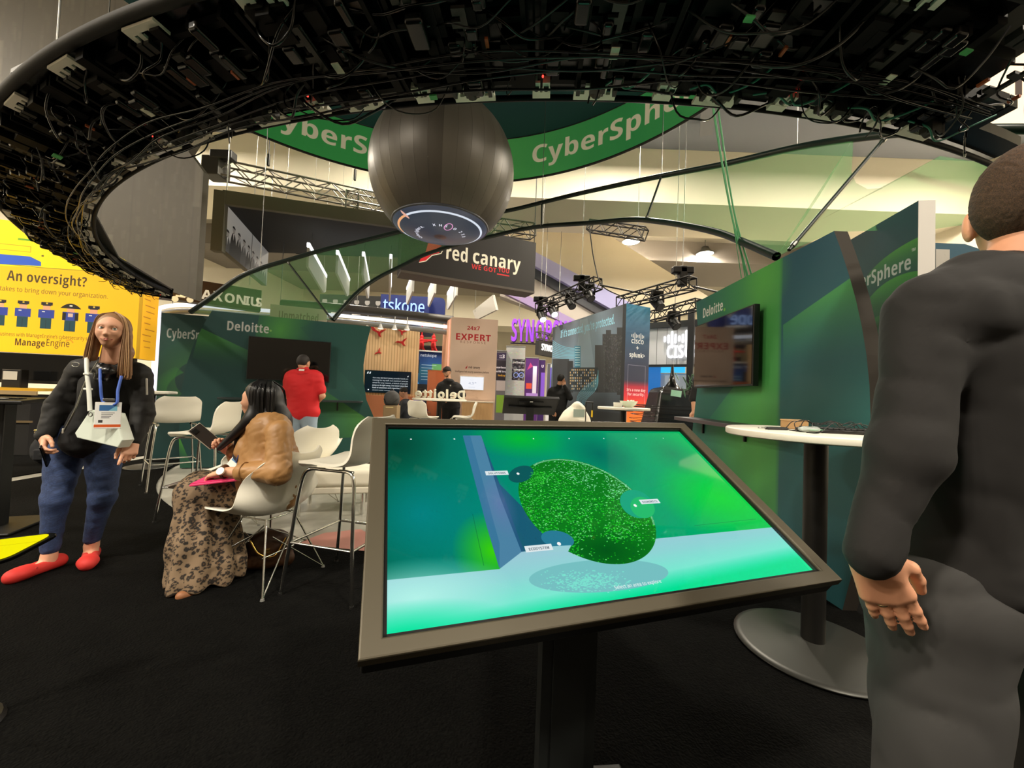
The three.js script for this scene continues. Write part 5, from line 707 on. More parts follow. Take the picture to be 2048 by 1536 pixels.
// --- seated woman
{
  const A = (x, y, d) => at(x, y, d), p = person('seated woman in tan jacket and leopard print skirt looking left'), skin = SKIN(0xd6a080), h = 0.2;
  const hc = A(516, 800, 2.52), nb = A(528, 845, 2.54), chest = A(528, 893, 2.5), waist = A(540, 950, 2.5), hip = A(552, 985, 2.5);
  const sN = A(560, 866, 2.36), sF = A(505, 866, 2.68), eN = A(556, 945, 2.28), wN = A(448, 944, 2.28), eF = A(487, 925, 2.62), wF = A(458, 903, 2.5), kn = A(392, 985, 2.42), kn2 = A(402, 975, 2.6);
  const H = headPrims(hc, V(-0.95, 0.1, 0.12), V(0.05, 1, 0), h, nb);
  const body = [C(nb, chest, 0.055, 0.09, 0.05), C(chest, waist, 0.09, 0.1, 0.05), C(waist, A(546, 975, 2.56), 0.085, 0.08, 0.05), C(sN, sF, 0.045, 0.045, 0.04), C(sN, eN, 0.05, 0.042, 0.03), C(eN, wN, 0.042, 0.028, 0.02), C(sF, eF, 0.05, 0.042, 0.03), C(eF, wF, 0.04, 0.028, 0.02), C(A(545, 980, 2.53), kn, 0.075, 0.06, 0.04), C(A(545, 980, 2.62), kn2, 0.075, 0.06, 0.04), C(kn, A(382, 1165, 2.32), 0.065, 0.04, 0.04), C(kn2, A(410, 1150, 2.5), 0.065, 0.04, 0.04), C(A(382, 1165, 2.32), A(370, 1188, 2.28), 0.036, 0.028, 0.02)];
  const hN = handPrims(wN, A(412, 952, 2.3).sub(wN), V(0, -1, -0.2), -1, [0.3, 0.35, 0.4, 0.45], 0.95, 0.4), hF = handPrims(wF, A(420, 868, 2.42).sub(wF), V(-0.2, 0.45, 0.9), 1, [0.75, 0.8, 0.8, 0.85], 0.95, 0.7);
  part(p, 'body', merge([blob(body, 0.011), blob(H, 0.004), blob(hN, 0.0034), blob(hF, 0.0034)]), skin); faceBits(p, H, h, skin, 0x2a1c14, 0xb5504c, 0x1a1412);
  part(p, 'jacket', blob([C(mixV(nb, sN, 0.45), mixV(nb, sF, 0.5), 0.08, 0.078, 0.05), C(mixV(sN, sF, 0.35), A(548, 950, 2.47), 0.125, 0.16, 0.07), C(mixV(sF, sN, 0.3), A(530, 945, 2.58), 0.12, 0.14, 0.07), C(A(548, 950, 2.48), A(556, 976, 2.5), 0.165, 0.15, 0.06), C(A(515, 905, 2.5), A(520, 960, 2.45), 0.11, 0.12, 0.05), C(sN, eN, 0.074, 0.068, 0.035), C(eN, A(485, 944, 2.28), 0.066, 0.05, 0.03), C(sF, eF, 0.07, 0.06, 0.03), C(eF, A(472, 912, 2.53), 0.058, 0.05, 0.02), C(A(500, 855, 2.46), A(478, 905, 2.42), 0.03, 0.03, 0.02)], 0.0075, crease(0.0065, 19)), mat(0xa27848, 0.5)); for (const [q, r, dir] of [[A(490, 944, 2.28), 0.056, wN.clone().sub(eN)]]) part(p, 'jacket_seam', new THREE.TorusGeometry(r * 0.97, 0.0035, 8, 40).applyQuaternion(new THREE.Quaternion().setFromUnitVectors(V(0, 0, 1), dir.normalize())).translate(q.x, q.y, q.z), mat(0x8d663b, 0.5)); part(p, 'jacket_collar', blob([C(A(520, 850, 2.44), A(560, 852, 2.5), 0.035, 0.035, 0.02), C(A(520, 850, 2.44), A(500, 868, 2.46), 0.032, 0.026, 0.02)], 0.007), mat(0x986f42, 0.5)); part(p, 'jacket_zip', tube([A(493, 985, 2.32), A(505, 1000, 2.33)], 0.006, 8, 6), mat(0xd8b878, 0.3, 0.9)); part(p, 'jacket_lapel', blob([C(A(487, 865, 2.5), A(466, 905, 2.46), 0.022, 0.034, 0.02), C(A(490, 850, 2.5), A(478, 862, 2.5), 0.02, 0.02, 0.01)], 0.006, fold(0.004, 30)), mat(0x8a6138, 0.42)); part(p, 'top', blob([C(A(502, 880, 2.52), A(505, 955, 2.48), 0.09, 0.12, 0.05)], 0.01), mat(0x1d1a24, 0.8));
  const leo = (g) => { const P = g.attributes.position, K = new Float32Array(P.count * 3), cs = 0.027, base = [0.2, 0.135, 0.078], mid = [0.1, 0.055, 0.025], dk = [0.012, 0.008, 0.005]; for (let v = 0; v < P.count; v++) { const x = P.getX(v) / cs, y = P.getY(v) / cs, z = P.getZ(v) / cs, i = Math.floor(x), j = Math.floor(y), k = Math.floor(z); let d1 = 9, ang = 0; for (let a = -1; a <= 1; a++) for (let b = -1; b <= 1; b++) for (let c = -1; c <= 1; c++) { const px = i + a + 0.5 + 0.42 * hash3(i + a, j + b, k + c), py = j + b + 0.5 + 0.42 * hash3(i + a + 91, j + b, k + c), pz = k + c + 0.5 + 0.42 * hash3(i + a, j + b + 57, k + c), d = Math.hypot(px - x, py - y, pz - z); if (d < d1) { d1 = d; ang = Math.atan2(py - y, px - x + pz - z) + hash3(i + a, j + b, k + c + 33) * 3; } } d1 += 0.12 * n3(x * 2, y * 2, z * 2); const c = d1 < 0.2 ? mid : d1 < 0.5 && Math.sin(ang * 1.5) > -0.7 ? dk : base; K.set(c, v * 3); } g.setAttribute('color', new THREE.BufferAttribute(K, 3)); return g; };
  part(p, 'skirt', leo(blob([C(A(540, 978, 2.5), kn, 0.1, 0.1, 0.06), C(A(540, 978, 2.6), kn2, 0.1, 0.1, 0.06), C(A(536, 976, 2.55), A(470, 985, 2.52), 0.11, 0.1, 0.06), C(kn, A(392, 1085, 2.38), 0.1, 0.12, 0.05), C(kn2, A(412, 1080, 2.55), 0.1, 0.13, 0.05), C(A(440, 1010, 2.48), A(435, 1120, 2.45), 0.09, 0.15, 0.06), C(A(392, 1085, 2.38), A(382, 1172, 2.33), 0.12, 0.125, 0.05), C(A(412, 1080, 2.52), A(432, 1158, 2.44), 0.13, 0.14, 0.05), CUT(E(V(-1.7, -0.4, -2.4), [3, 0.425, 3], 0.01))], 0.0055, (x, y, z) => 0.011 * Math.sin(Math.atan2(z + 2.45, x + 1.85) * 11 + y * 3) * clamp((0.62 - y) * 2.5, 0, 1) + fold(0.004, 16)(x, y, z))), mat(0xffffff, 0.8, 0, { vertexColors: true }));
  part(p, 'shoe', blob([C(A(383, 1187, 2.27), A(362, 1192, 2.22), 0.034, 0.026, 0.02)], 0.006), mat(0x8a5a38, 0.6));
  const L = H.L, HM = mat(0x070607, 0.5); part(p, 'hair', blob([E(L(0, 0.2, -0.12), [0.43 * h, 0.46 * h, 0.52 * h], 0.03, H.q), C(L(0, 0.0, -0.3), L(0.05, -0.65, -0.6), 0.42 * h, 0.5 * h, 0.05), C(L(0.05, -0.65, -0.6), L(0.05, -1.15, -0.95), 0.48 * h, 0.22 * h, 0.05), C(L(0.33, 0.2, -0.12), L(0.45, -0.6, -0.12), 0.13 * h, 0.2 * h, 0.03), C(L(0.45, -0.55, -0.12), L(0.5, -1.55, 0.62), 0.2 * h, 0.08 * h, 0.03), C(L(-0.33, 0.2, 0.0), L(-0.42, -0.6, 0.02), 0.13 * h, 0.15 * h, 0.03), C(L(-0.42, -0.5, -0.05), L(-0.5, -1.3, -0.2), 0.2 * h, 0.16 * h, 0.03), CUT(E(L(0, -0.16, 0.44), [0.62 * h, 0.44 * h, 0.34 * h], 0.015, H.q))], 0.005), HM);
  part(p, 'hair_strand', strands(0, 120, 0.0028, () => { const s = rnd() < 0.85 ? 1 : -1, z = rr(-0.6, 0.1), x = rr(0.3, 0.46); return [L(s * 0.05, 0.66, z * 0.6), L(s * x, 0.42, z), L(s * (x + 0.08), -0.2, z - 0.1), L(s * (x + 0.06), -0.8, z - 0.25 + rr(0, 0.1)), L(s * x, rr(-1.2, -1.6), z - 0.35 + rr(-0.1, 0.4))]; }), mat(0x121012, 0.3));
  part(p, 'wristwatch', merge([new THREE.TorusGeometry(0.033, 0.008, 8, 26).rotateY(Math.PI / 2).translate(...A(449, 943, 2.28).toArray())]), mat(0x5a3a24, 0.6)); const wf = A(443, 943, 2.245); part(p, 'watch_face', bar(wf, wf.clone().add(V(0.0, 0.006, 0.012)), 0.021, 20), mat(0xe9e2d4, 0.3, 0.2), 'pale watch face'); part(p, 'bracelet', new THREE.TorusGeometry(0.033, 0.002, 6, 24).rotateY(0.9).rotateX(0.6).translate(...A(446, 897, 2.48).toArray()), BLACKM);
  part(p, 'lanyard', tube([A(497, 862, 2.45), A(482, 900, 2.4), A(472, 925, 2.38)], 0.006, 20, 6), mat(0x2a3566, 0.6));
  const ph = thing('smartphone', 'smartphone in a clear case held up by the seated woman', 'phone'), fm = new THREE.Matrix4(), u = A(388, 855, 2.4).sub(A(428, 888, 2.45)).normalize(), n = V(0.1, 0.75, 0.65).addScaledVector(u, -V(0.1, 0.75, 0.65).dot(u)).normalize(), r = u.clone().cross(n); fm.makeBasis(r, u, n).setPosition(A(410, 872, 2.42)); part(ph, 'body', rbox(0.074, 0.155, 0.01, 0.005).applyMatrix4(fm), mat(0x3a3532, 0.25)); part(ph, 'case_edge', rbox(0.08, 0.161, 0.006, 0.003, 0, 0, -0.003).applyMatrix4(fm), mat(0xcfc8b6, 0.2)); part(ph, 'camera_bump', rbox(0.03, 0.03, 0.005, 0.002, -0.016, 0.055, 0.007).applyMatrix4(fm), BLACKM);
  const fo = thing('pink_folder', 'bright pink folder under the seated woman’s hand', 'folder'); part(fo, 'cover', rbox(0.26, 0.012, 0.18, 0.004).applyMatrix4(new THREE.Matrix4().makeRotationFromEuler(new THREE.Euler(0.1, 0.12, 0.13)).setPosition(A(447, 956, 2.34))), mat(0xe83e72, 0.45)); part(fo, 'pages', box(0.25, 0.006, 0.17, 0, 0.008, 0).applyMatrix4(new THREE.Matrix4().makeRotationFromEuler(new THREE.Euler(0.1, 0.12, 0.13)).setPosition(A(447, 956, 2.34))), mat(0xd83570, 0.5));
  const bd = thing('name_badge', 'small name badge hanging over the seated woman’s lap', 'badge'); part(bd, 'card', rbox(0.08, 0.1, 0.004, 0.002).applyMatrix4(new THREE.Matrix4().makeRotationFromEuler(new THREE.Euler(-0.5, -0.3, -0.5)).setPosition(A(467, 925, 2.4))), mat(0xdfe2dc, 0.4)); part(bd, 'stripe', rbox(0.06, 0.03, 0.005, 0.002, 0, 0.02, 0).applyMatrix4(new THREE.Matrix4().makeRotationFromEuler(new THREE.Euler(-0.5, -0.3, -0.5)).setPosition(A(467, 925, 2.4))), mat(0x4c7fae, 0.4));
  const hbg = thing('handbag', 'brown leather handbag with gold chain under the seated woman’s chair', 'handbag'), bp = onY(468, 1120, 0); part(hbg, 'body', blob([E(V(0, 0.13, 0), [0.14, 0.12, 0.06], 0.03), C(V(-0.1, 0.05, 0), V(0.1, 0.05, 0), 0.05, 0.05, 0.04)], 0.008, fold(0.004, 30)), mat(0x3a2414, 0.4)); part(hbg, 'chain', tube([V(-0.1, 0.2, 0.05), V(-0.04, 0.12, 0.08), V(0.04, 0.1, 0.085), V(0.1, 0.2, 0.05)], 0.006, 30, 6), mat(0xd2a860, 0.25, 1)); part(hbg, 'clasp', rbox(0.03, 0.03, 0.012, 0.004, 0, 0.13, 0.062), mat(0xd8b060, 0.25, 1)); put(hbg, -1.55, 0.012, -2.62, 0.4);
}
// --- simple standing figure used for the people further away
function standing(label, d, o) {
  const A = (x, y, dd = 0) => at(x, y, d + dd), p = person(label), skin = SKIN(o.skin ?? 0xc99473), hc = A(...o.head), h = o.h ?? 0.23, nb = A(...o.neck), [sL, sR, eL, eR, wL, wR] = ['sL', 'sR', 'eL', 'eR', 'wL', 'wR'].map((k) => A(...o[k]));
  const hipC = A(...o.hip), hw = 0.09, g = o.ground ?? 0.012, ax = o.legShift ?? 0, hipL = hipC.clone().add(V(-hw, -0.03, 0)), hipR = hipC.clone().add(V(hw, -0.03, 0)), kL = V(hipL.x - 0.02 + ax * 0.5, 0.48, hipL.z + 0.02), kR = V(hipR.x + 0.02 + ax * 0.5, 0.48, hipR.z + 0.02), aL = V(hipL.x - 0.03 + ax, g + 0.08, hipL.z - 0.01), aR = V(hipR.x + 0.03 + ax, g + 0.08, hipR.z - 0.01), ff = o.face.clone().setY(0).normalize();
  const chest = mixV(nb, hipC, 0.36), waist = mixV(nb, hipC, 0.72), w = o.bulk ?? 1, H = headPrims(hc, o.face, V(0, 1, 0.02), h, nb), cell = o.cell ?? 0.013;
  const bodyP = [C(nb, chest, 0.055, 0.085, 0.05), C(chest, hipC, 0.085, 0.085, 0.05), C(sL, sR, 0.045, 0.045, 0.04), C(sL, eL, 0.045, 0.037, 0.03), C(eL, wL, 0.036, 0.026, 0.02), C(sR, eR, 0.045, 0.037, 0.03), C(eR, wR, 0.036, 0.026, 0.02), C(hipL, kL, 0.085, 0.055, 0.05), C(kL, aL, 0.052, 0.036, 0.03), C(hipR, kR, 0.085, 0.055, 0.05), C(kR, aR, 0.052, 0.036, 0.03)];
  part(p, 'body', merge([blob(bodyP, cell), blob(H, 0.0055), blob(handPrims(wL, A(...o.hL).sub(wL), V(0, -0.3, 1), 1, o.curl ?? [0.4, 0.45, 0.5, 0.5]), 0.0045), blob(handPrims(wR, A(...o.hR).sub(wR), V(0, -0.3, 1), -1, o.curl ?? [0.4, 0.45, 0.5, 0.5]), 0.0045)]), skin);
  if (o.faceBits) faceBits(p, H, h, skin, 0x2a1c14, 0xa06a58, 0x1c140f);
  const sl = o.sleeve ?? 1, mid = (a, b) => (sl < 1 ? mixV(a, b, sl) : b);
  const shirt = [C(mixV(sL, nb, 0.3), mixV(sR, nb, 0.3), 0.07, 0.07, 0.05), C(mixV(sL, chest, 0.35), mixV(hipC, hipL, 0.75).add(V(0, 0.02, 0)), 0.105 * w, 0.1 * w, 0.07), C(mixV(sR, chest, 0.35), mixV(hipC, hipR, 0.75).add(V(0, 0.02, 0)), 0.105 * w, 0.1 * w, 0.07), C(chest, hipC.clone().add(V(0, 0.07, 0)), 0.12 * w, 0.115 * w, 0.06), C(hipL.clone().setY(hipC.y + 0.03).add(V(-0.012, 0, 0)), hipR.clone().setY(hipC.y + 0.03).add(V(0.012, 0, 0)), 0.1 * w, 0.1 * w, 0.03), C(sL, mid(sL, eL), 0.068, 0.062, 0.03), C(sR, mid(sR, eR), 0.068, 0.062, 0.03)];
  if (sl >= 1) shirt.push(C(eL, wL, 0.056, 0.042, 0.03), C(eR, wR, 0.056, 0.042, 0.03)); if (o.hood) shirt.push(E(nb.clone().add(V(0, 0.01, 0.0)), [0.12, 0.06, 0.1], 0.04)); else shirt.push(C(nb.clone().add(V(0, -0.01, 0)), nb.clone().add(V(0, 0.02, 0)), 0.07, 0.065, 0.03));
  part(p, o.top, blob(shirt, cell * 0.85, fold(0.005, 18)), o.topM);
  part(p, 'trousers', bakeUV(blob([C(hipL.clone().add(V(0.02, 0.02, 0)), hipR.clone().add(V(-0.02, 0.02, 0)), 0.095 * w, 0.095 * w, 0.04), C(hipL, kL, 0.105, 0.075, 0.04), C(kL, aL, 0.073, 0.062, 0.03), C(hipR, kR, 0.105, 0.075, 0.04), C(kR, aR, 0.073, 0.062, 0.03)], cell, fold(0.004, 18)), 1), o.legM);
  for (const a of [aL, aR]) part(p, 'shoe', blob([C(V(a.x, g + 0.045, a.z).addScaledVector(ff, -0.05), V(a.x, g + 0.04, a.z).addScaledVector(ff, 0.14), 0.045, 0.038, 0.03), CUT(E(V(a.x, g - 0.2, a.z), [0.4, 0.2, 0.4], 0.004))], 0.009), o.shoeM ?? mat(0x16140f, 0.6));
  const L = H.L; part(p, 'hair', blob([E(L(0, 0.2, -0.07), [0.35 * h, 0.36 * h, 0.42 * h], 0.02, H.q), E(L(0, 0.0, -0.2), [0.33 * h, 0.3 * h, 0.28 * h], 0.03, H.q), CUT(E(L(0, -0.16, 0.36), [0.4 * h, 0.36 * h, 0.3 * h], 0.02, H.q))], 0.0055), mat(o.hairC ?? 0x17110d, 0.7));
  if (o.beard) part(p, 'beard', blob([E(L(0, -0.32, 0.2), [0.21 * h, 0.15 * h, 0.18 * h], 0.02, H.q), CUT(E(L(0, -0.24, 0.4), [0.1 * h, 0.05 * h, 0.12 * h], 0.01, H.q))], 0.0055), mat(0x1a120d, 0.8));
  p.userData.H = H; return p;
}
{ // man in red
  const p = standing('man in red polo shirt and jeans standing with his back turned', 5.3, { head: [607, 726], neck: [607, 742], sL: [580, 754], sR: [636, 755], eL: [572, 790, -0.02], eR: [645, 792, -0.02], wL: [590, 806, 0.22], wR: [632, 808, 0.22], hL: [600, 804, 0.3], hR: [622, 806, 0.3], hip: [606, 828], face: V(0.1, -0.25, -1), h: 0.2, top: 'polo_shirt', topM: mat(0xc4121a, 0.75), legM: DENIM.clone(), sleeve: 0.72, bulk: 1.14, hairC: 0x1d1512, ground: 0.0 }); p.userData.H = undefined;
  const m = mat(0x8a9aa8, 0.85); p.children.find((c) => c.name === 'trousers').material = m; const c = at(604, 740, 5.17); part(p, 'shirt_logo', box(0.07, 0.025, 0.003, c.x, c.y, c.z + 0.012), mat(0xe8d8d4, 0.6)); part(p, 'collar', new THREE.TorusGeometry(0.068, 0.018, 8, 28).rotateX(Math.PI / 2 - 0.15).translate(...at(607, 740, 5.3).toArray()), mat(0xb01018, 0.75));
}
{ // man in black hoodie
  const p = standing('man in black hoodie and cap leaning over the letters table', 8.62, { head: [894, 744], neck: [897, 763], sL: [880, 772], sR: [918, 774], eL: [873, 790, 0], eR: [926, 790, 0], wL: [888, 800, -0.36], wR: [914, 790, -0.4], hL: [892, 798, -0.46], hR: [906, 788, -0.5], hip: [902, 815], face: V(-0.35, -0.35, 0.85), h: 0.22, top: 'hoodie', topM: mat(0x121112, 0.8), legM: mat(0x0c0c0d, 0.85), hood: true, faceBits: true, beard: true, bulk: 1.05 }); const H = p.userData.H; p.userData.H = undefined; const h = 0.22;
  const cap = part(p, 'cap', blob([E(H.L(0, 0.26, -0.02), [0.38 * h, 0.27 * h, 0.44 * h], 0.02, H.q), CUT(E(H.L(0, -0.2, 0), [0.6 * h, 0.32 * h, 0.7 * h], 0.005, H.q))], 0.0055), mat(0x2b211a, 0.8)); part(cap, 'brim', blob([E(H.L(0, 0.16, 0.42), [0.3 * h, 0.035 * h, 0.24 * h], 0.01, H.q)], 0.005), mat(0x2b211a, 0.8)); const c = at(901, 771, 8.44); part(p, 'chest_logo', box(0.025, 0.03, 0.003, c.x, c.y, c.z + 0.005), mat(0xd8d4c4, 0.6));
}
{ // man on the phone
  const p = standing('man in black on the phone in front of the city poster', 9.2, { head: [1122, 759], neck: [1118, 773], sL: [1101, 783], sR: [1135, 784], eL: [1095, 805, 0], eR: [1140, 796, -0.15], wL: [1104, 822, -0.2], wR: [1129, 772, -0.18], hL: [1110, 828, -0.2], hR: [1128, 762, -0.17], hip: [1114, 822], face: V(0.55, -0.15, -0.8), h: 0.225, top: 'shirt', topM: mat(0x0e0e0f, 0.8), legM: mat(0x0c0c0d, 0.85), bulk: 1.15 }); p.userData.H = undefined;
}
{ // man behind the right wall edge
  const p = standing('person in black mostly hidden behind the right green wall edge', 5.0, { head: [1418, 722], neck: [1417, 742], sL: [1398, 762], sR: [1450, 760], eL: [1388, 800], eR: [1462, 800], wL: [1388, 824, -0.1], wR: [1460, 840, -0.1], hL: [1386, 838, -0.12], hR: [1458, 852, -0.1], hip: [1424, 850], face: V(-0.3, -0.1, -0.9), h: 0.22, top: 'shirt', topM: mat(0x111112, 0.8), legM: mat(0x101012, 0.85), sleeve: 0.95, ground: 0.012 }); p.userData.H = undefined;
}
{ // seated visitors by the wooden wall
  const sitter = (label, px, py, d, topC, turn) => { const c = at(px, py, d), p = person(label), f = V(Math.sin(turn), 0, Math.cos(turn)), s = V(f.z, 0, -f.x), B = (a, y, b) => V(c.x, 0, c.z).addScaledVector(s, a).addScaledVector(f, b).setY(y), H = headPrims(B(0, 1.16, 0.06), f.clone().add(V(0, -0.4, 0)), V(0, 1, 0), 0.21, B(0, 1.0, 0)); part(p, 'body', merge([blob([C(B(0, 1.0, 0), B(0, 0.75, -0.02), 0.06, 0.12, 0.06), C(B(0, 0.75, -0.02), B(0, 0.5, -0.05), 0.12, 0.13, 0.06), C(B(-0.1, 0.48, 0), B(-0.1, 0.46, 0.4), 0.08, 0.06, 0.04), C(B(0.1, 0.48, 0), B(0.1, 0.46, 0.4), 0.08, 0.06, 0.04), C(B(-0.1, 0.46, 0.4), B(-0.1, 0.06, 0.38), 0.055, 0.04, 0.03), C(B(0.1, 0.46, 0.4), B(0.1, 0.06, 0.38), 0.055, 0.04, 0.03), C(B(-0.17, 0.92, 0), B(-0.2, 0.68, 0.1), 0.045, 0.04, 0.03), C(B(0.17, 0.92, 0), B(0.2, 0.68, 0.1), 0.045, 0.04, 0.03), C(B(-0.2, 0.68, 0.1), B(-0.08, 0.66, 0.3), 0.036, 0.026, 0.02), C(B(0.2, 0.68, 0.1), B(0.08, 0.66, 0.3), 0.036, 0.026, 0.02)], 0.014), blob(H, 0.006)]), SKIN(0xb98468)); part(p, 'shirt', blob([C(B(-0.14, 0.93, 0), B(0.14, 0.93, 0), 0.065, 0.065, 0.05), C(B(0, 0.88, 0), B(0, 0.5, -0.04), 0.15, 0.16, 0.06), C(B(-0.17, 0.92, 0), B(-0.2, 0.68, 0.1), 0.062, 0.055, 0.03), C(B(0.17, 0.92, 0), B(0.2, 0.68, 0.1), 0.062, 0.055, 0.03)], 0.013, fold(0.004, 18)), mat(topC, 0.8)); part(p, 'trousers', blob([C(B(-0.1, 0.48, -0.04), B(-0.1, 0.46, 0.4), 0.1, 0.075, 0.04), C(B(0.1, 0.48, -0.04), B(0.1, 0.46, 0.4), 0.1, 0.075, 0.04), C(B(-0.1, 0.46, 0.4), B(-0.1, 0.09, 0.38), 0.07, 0.06, 0.03), C(B(0.1, 0.46, 0.4), B(0.1, 0.09, 0.38), 0.07, 0.06, 0.03)], 0.013), mat(0x1a2030, 0.85)); for (const a of [-0.1, 0.1]) part(p, 'shoe', blob([C(B(a, 0.05, 0.36), B(a, 0.05, 0.52), 0.045, 0.035, 0.03)], 0.009), BLACKM); part(p, 'hair', blob([E(H.L(0, 0.2, -0.07), [0.078, 0.08, 0.092], 0.02, H.q), CUT(E(H.L(0, -0.16, 0.4), [0.1, 0.08, 0.07], 0.02, H.q))], 0.006), mat(0x1c140f, 0.7)); const st = thing('low_stool', label.includes('purple') ? 'low dark stool under the person in purple' : 'low dark stool under the crouching person in grey', 'stool'); part(st, 'seat', cyl(0.19, 0.19, 0.05, 0, 0.345, 0, 24), mat(0x2a2622, 0.6)); for (let i = 0; i < 4; i++) { const a = i * Math.PI / 2 + 0.78; part(st, 'leg', bar(V(0.15 * Math.cos(a), 0, 0.15 * Math.sin(a)), V(0.11 * Math.cos(a), 0.33, 0.11 * Math.sin(a)), 0.014, 8), DARKSTEEL); } put(st, c.x - 0.03 * f.x, 0.012, c.z - 0.03 * f.z); };
  sitter('seated person in purple beside the blue kiosk', 838, 790, 10.2, 0x3f2480, 1.2); sitter('person in dark grey seated low behind the pale stool', 812, 800, 8.9, 0x2c2e36, -1.5);
}
// --- man at the right edge
{
  const A = (x, y, d) => at(x, y, d * 0.79), p = person('man in black jacket and grey trousers seen from behind at the right edge'), skin = SKIN(0xd79a78), h = 0.238;
  const hc = A(2062, 425, 0.99), nb = A(2035, 555, 0.98), sL = A(1862, 632, 0.94), sR = A(2235, 640, 1.1), eL = A(1808, 905, 0.88), wL = A(1736, 1108, 0.85), eR = A(2240, 900, 1.12), wR = A(2235, 1120, 1.05), chest = A(2020, 760, 1.04), pel = A(1985, 1170, 1.02);
  const hL = A(1868, 1235, 0.98), hR = A(2085, 1245, 1.08), kL = V(hL.x - 0.05, 0.48, hL.z + 0.05), kR = V(hR.x + 0.03, 0.48, hR.z + 0.02), aL = V(hL.x - 0.07, 0.09, hL.z + 0.03), aR = V(hR.x + 0.05, 0.09, hR.z), f = V(0.72, -0.04, -0.7), H = headPrims(hc, f, V(0, 1, 0), h, nb);
  const hd = handPrims(wL, A(1796, 1240, 0.86).sub(wL), V(0.45, 0.3, -1), 1, [0.06, 0.08, 0.1, 0.14], 0.95, 0.5);
  part(p, 'body', merge([blob([C(nb, chest, 0.058, 0.09, 0.06), C(chest, pel, 0.1, 0.1, 0.06), C(sL, sR, 0.045, 0.045, 0.05), C(sL, eL, 0.05, 0.042, 0.03), C(eL, wL, 0.033, 0.02, 0.02), C(sR, eR, 0.052, 0.043, 0.03), C(eR, wR, 0.042, 0.03, 0.02), C(hL, kL, 0.08, 0.06, 0.05), C(kL, aL, 0.058, 0.04, 0.03), C(hR, kR, 0.08, 0.06, 0.05), C(kR, aR, 0.058, 0.04, 0.03)], 0.011), blob(H, 0.004), blob(hd, 0.003), blob(handPrims(wR, V(0, -1, 0), V(-1, 0, 0.2), 1, [0.4, 0.45, 0.5, 0.5]), 0.004)]), skin);
  part(p, 'jacket', blob([C(mixV(sL, nb, 0.15), mixV(nb, sR, 0.5), 0.066, 0.066, 0.06), C(A(1960, 585, 0.97), A(2050, 575, 1.0), 0.075, 0.075, 0.05), C(mixV(sL, chest, 0.4), A(1905, 1120, 0.99), 0.11, 0.115, 0.08), C(mixV(sR, chest, 0.4), A(2120, 1120, 1.08), 0.115, 0.115, 0.08), C(chest, A(2010, 1130, 1.03), 0.125, 0.125, 0.07), C(sL, eL, 0.062, 0.053, 0.04), C(eL, mixV(eL, wL, 0.98), 0.05, 0.039, 0.03), C(sR, eR, 0.07, 0.062, 0.04), C(eR, mixV(eR, wR, 0.92), 0.06, 0.042, 0.03)], 0.0085, crease(0.011, 8)), mat(0x0f0c0a, 0.9)); part(p, 'collar', blob([C(A(1962, 560, 0.95), A(2060, 520, 0.97), 0.028, 0.03, 0.02), C(A(1975, 545, 0.95), A(2070, 505, 0.98), 0.022, 0.024, 0.02)], 0.007, fold(0.002, 30)), mat(0x0d0d0e, 0.8));
  part(p, 'trousers', bakeUV(blob([C(hL.clone().add(V(0, 0.05, 0)), hR.clone().add(V(0, 0.05, 0)), 0.105, 0.105, 0.05), C(hL, kL, 0.1, 0.082, 0.05), C(kL, aL, 0.08, 0.07, 0.03), C(hR, kR, 0.1, 0.082, 0.05), C(kR, aR, 0.08, 0.07, 0.03)], 0.0095, crease(0.01, 7)), 1), mat(0x2e2d2c, 0.9));
  for (const a of [aL, aR]) part(p, 'shoe', blob([C(V(a.x, 0.06, a.z), V(a.x + 0.12, 0.055, a.z - 0.13), 0.05, 0.042, 0.03), CUT(E(V(a.x, -0.2, a.z), [0.5, 0.213, 0.5], 0.004))], 0.009), BLACKM);
  const L = H.L; const hairT = noiseTex(128, (x, y) => { const k = 0.55 + vnoise(x, y, 128, 41) * 0.8; return [62 * k, 44 * k, 28 * k]; }); hairT.repeat.set(9, 9); part(p, 'hair', bakeUV(blob([E(L(0, 0.16, -0.06), [0.345 * h, 0.39 * h, 0.44 * h], 0.02, H.q), E(L(0, -0.04, -0.2), [0.32 * h, 0.27 * h, 0.28 * h], 0.04, H.q), CUT(E(L(0, -0.22, 0.34), [0.45 * h, 0.4 * h, 0.36 * h], 0.02, H.q)), CUT(E(L(0.36, -0.1, 0.0), [0.12 * h, 0.2 * h, 0.13 * h], 0.01, H.q)), CUT(E(L(-0.36, -0.1, 0.0), [0.12 * h, 0.2 * h, 0.13 * h], 0.01, H.q))], 0.0042, (x, y, z) => 0.0012 * Math.sin(x * 900) * Math.sin(y * 800) * Math.sin(z * 850)), 1), mat(0xffffff, 0.9, 0, { map: hairT, bumpMap: fleckB, bumpScale: 0.002 }));
  part(p, 'ring', (() => { const fd = A(1796, 1240, 0.86).sub(wL).normalize(), pn = V(0.45, 0.3, -1), nn = pn.addScaledVector(fd, -pn.dot(fd)).normalize(), sd = fd.clone().cross(nn); return new THREE.TorusGeometry(0.0092, 0.0022, 8, 20).applyQuaternion(new THREE.Quaternion().setFromUnitVectors(V(0, 0, 1), fd)).translate(...wL.clone().addScaledVector(fd, 0.092).addScaledVector(sd, -0.0096).addScaledVector(nn, 0.002).toArray()); })(), mat(0xd8c8a0, 0.2, 1), 'finger ring');
}
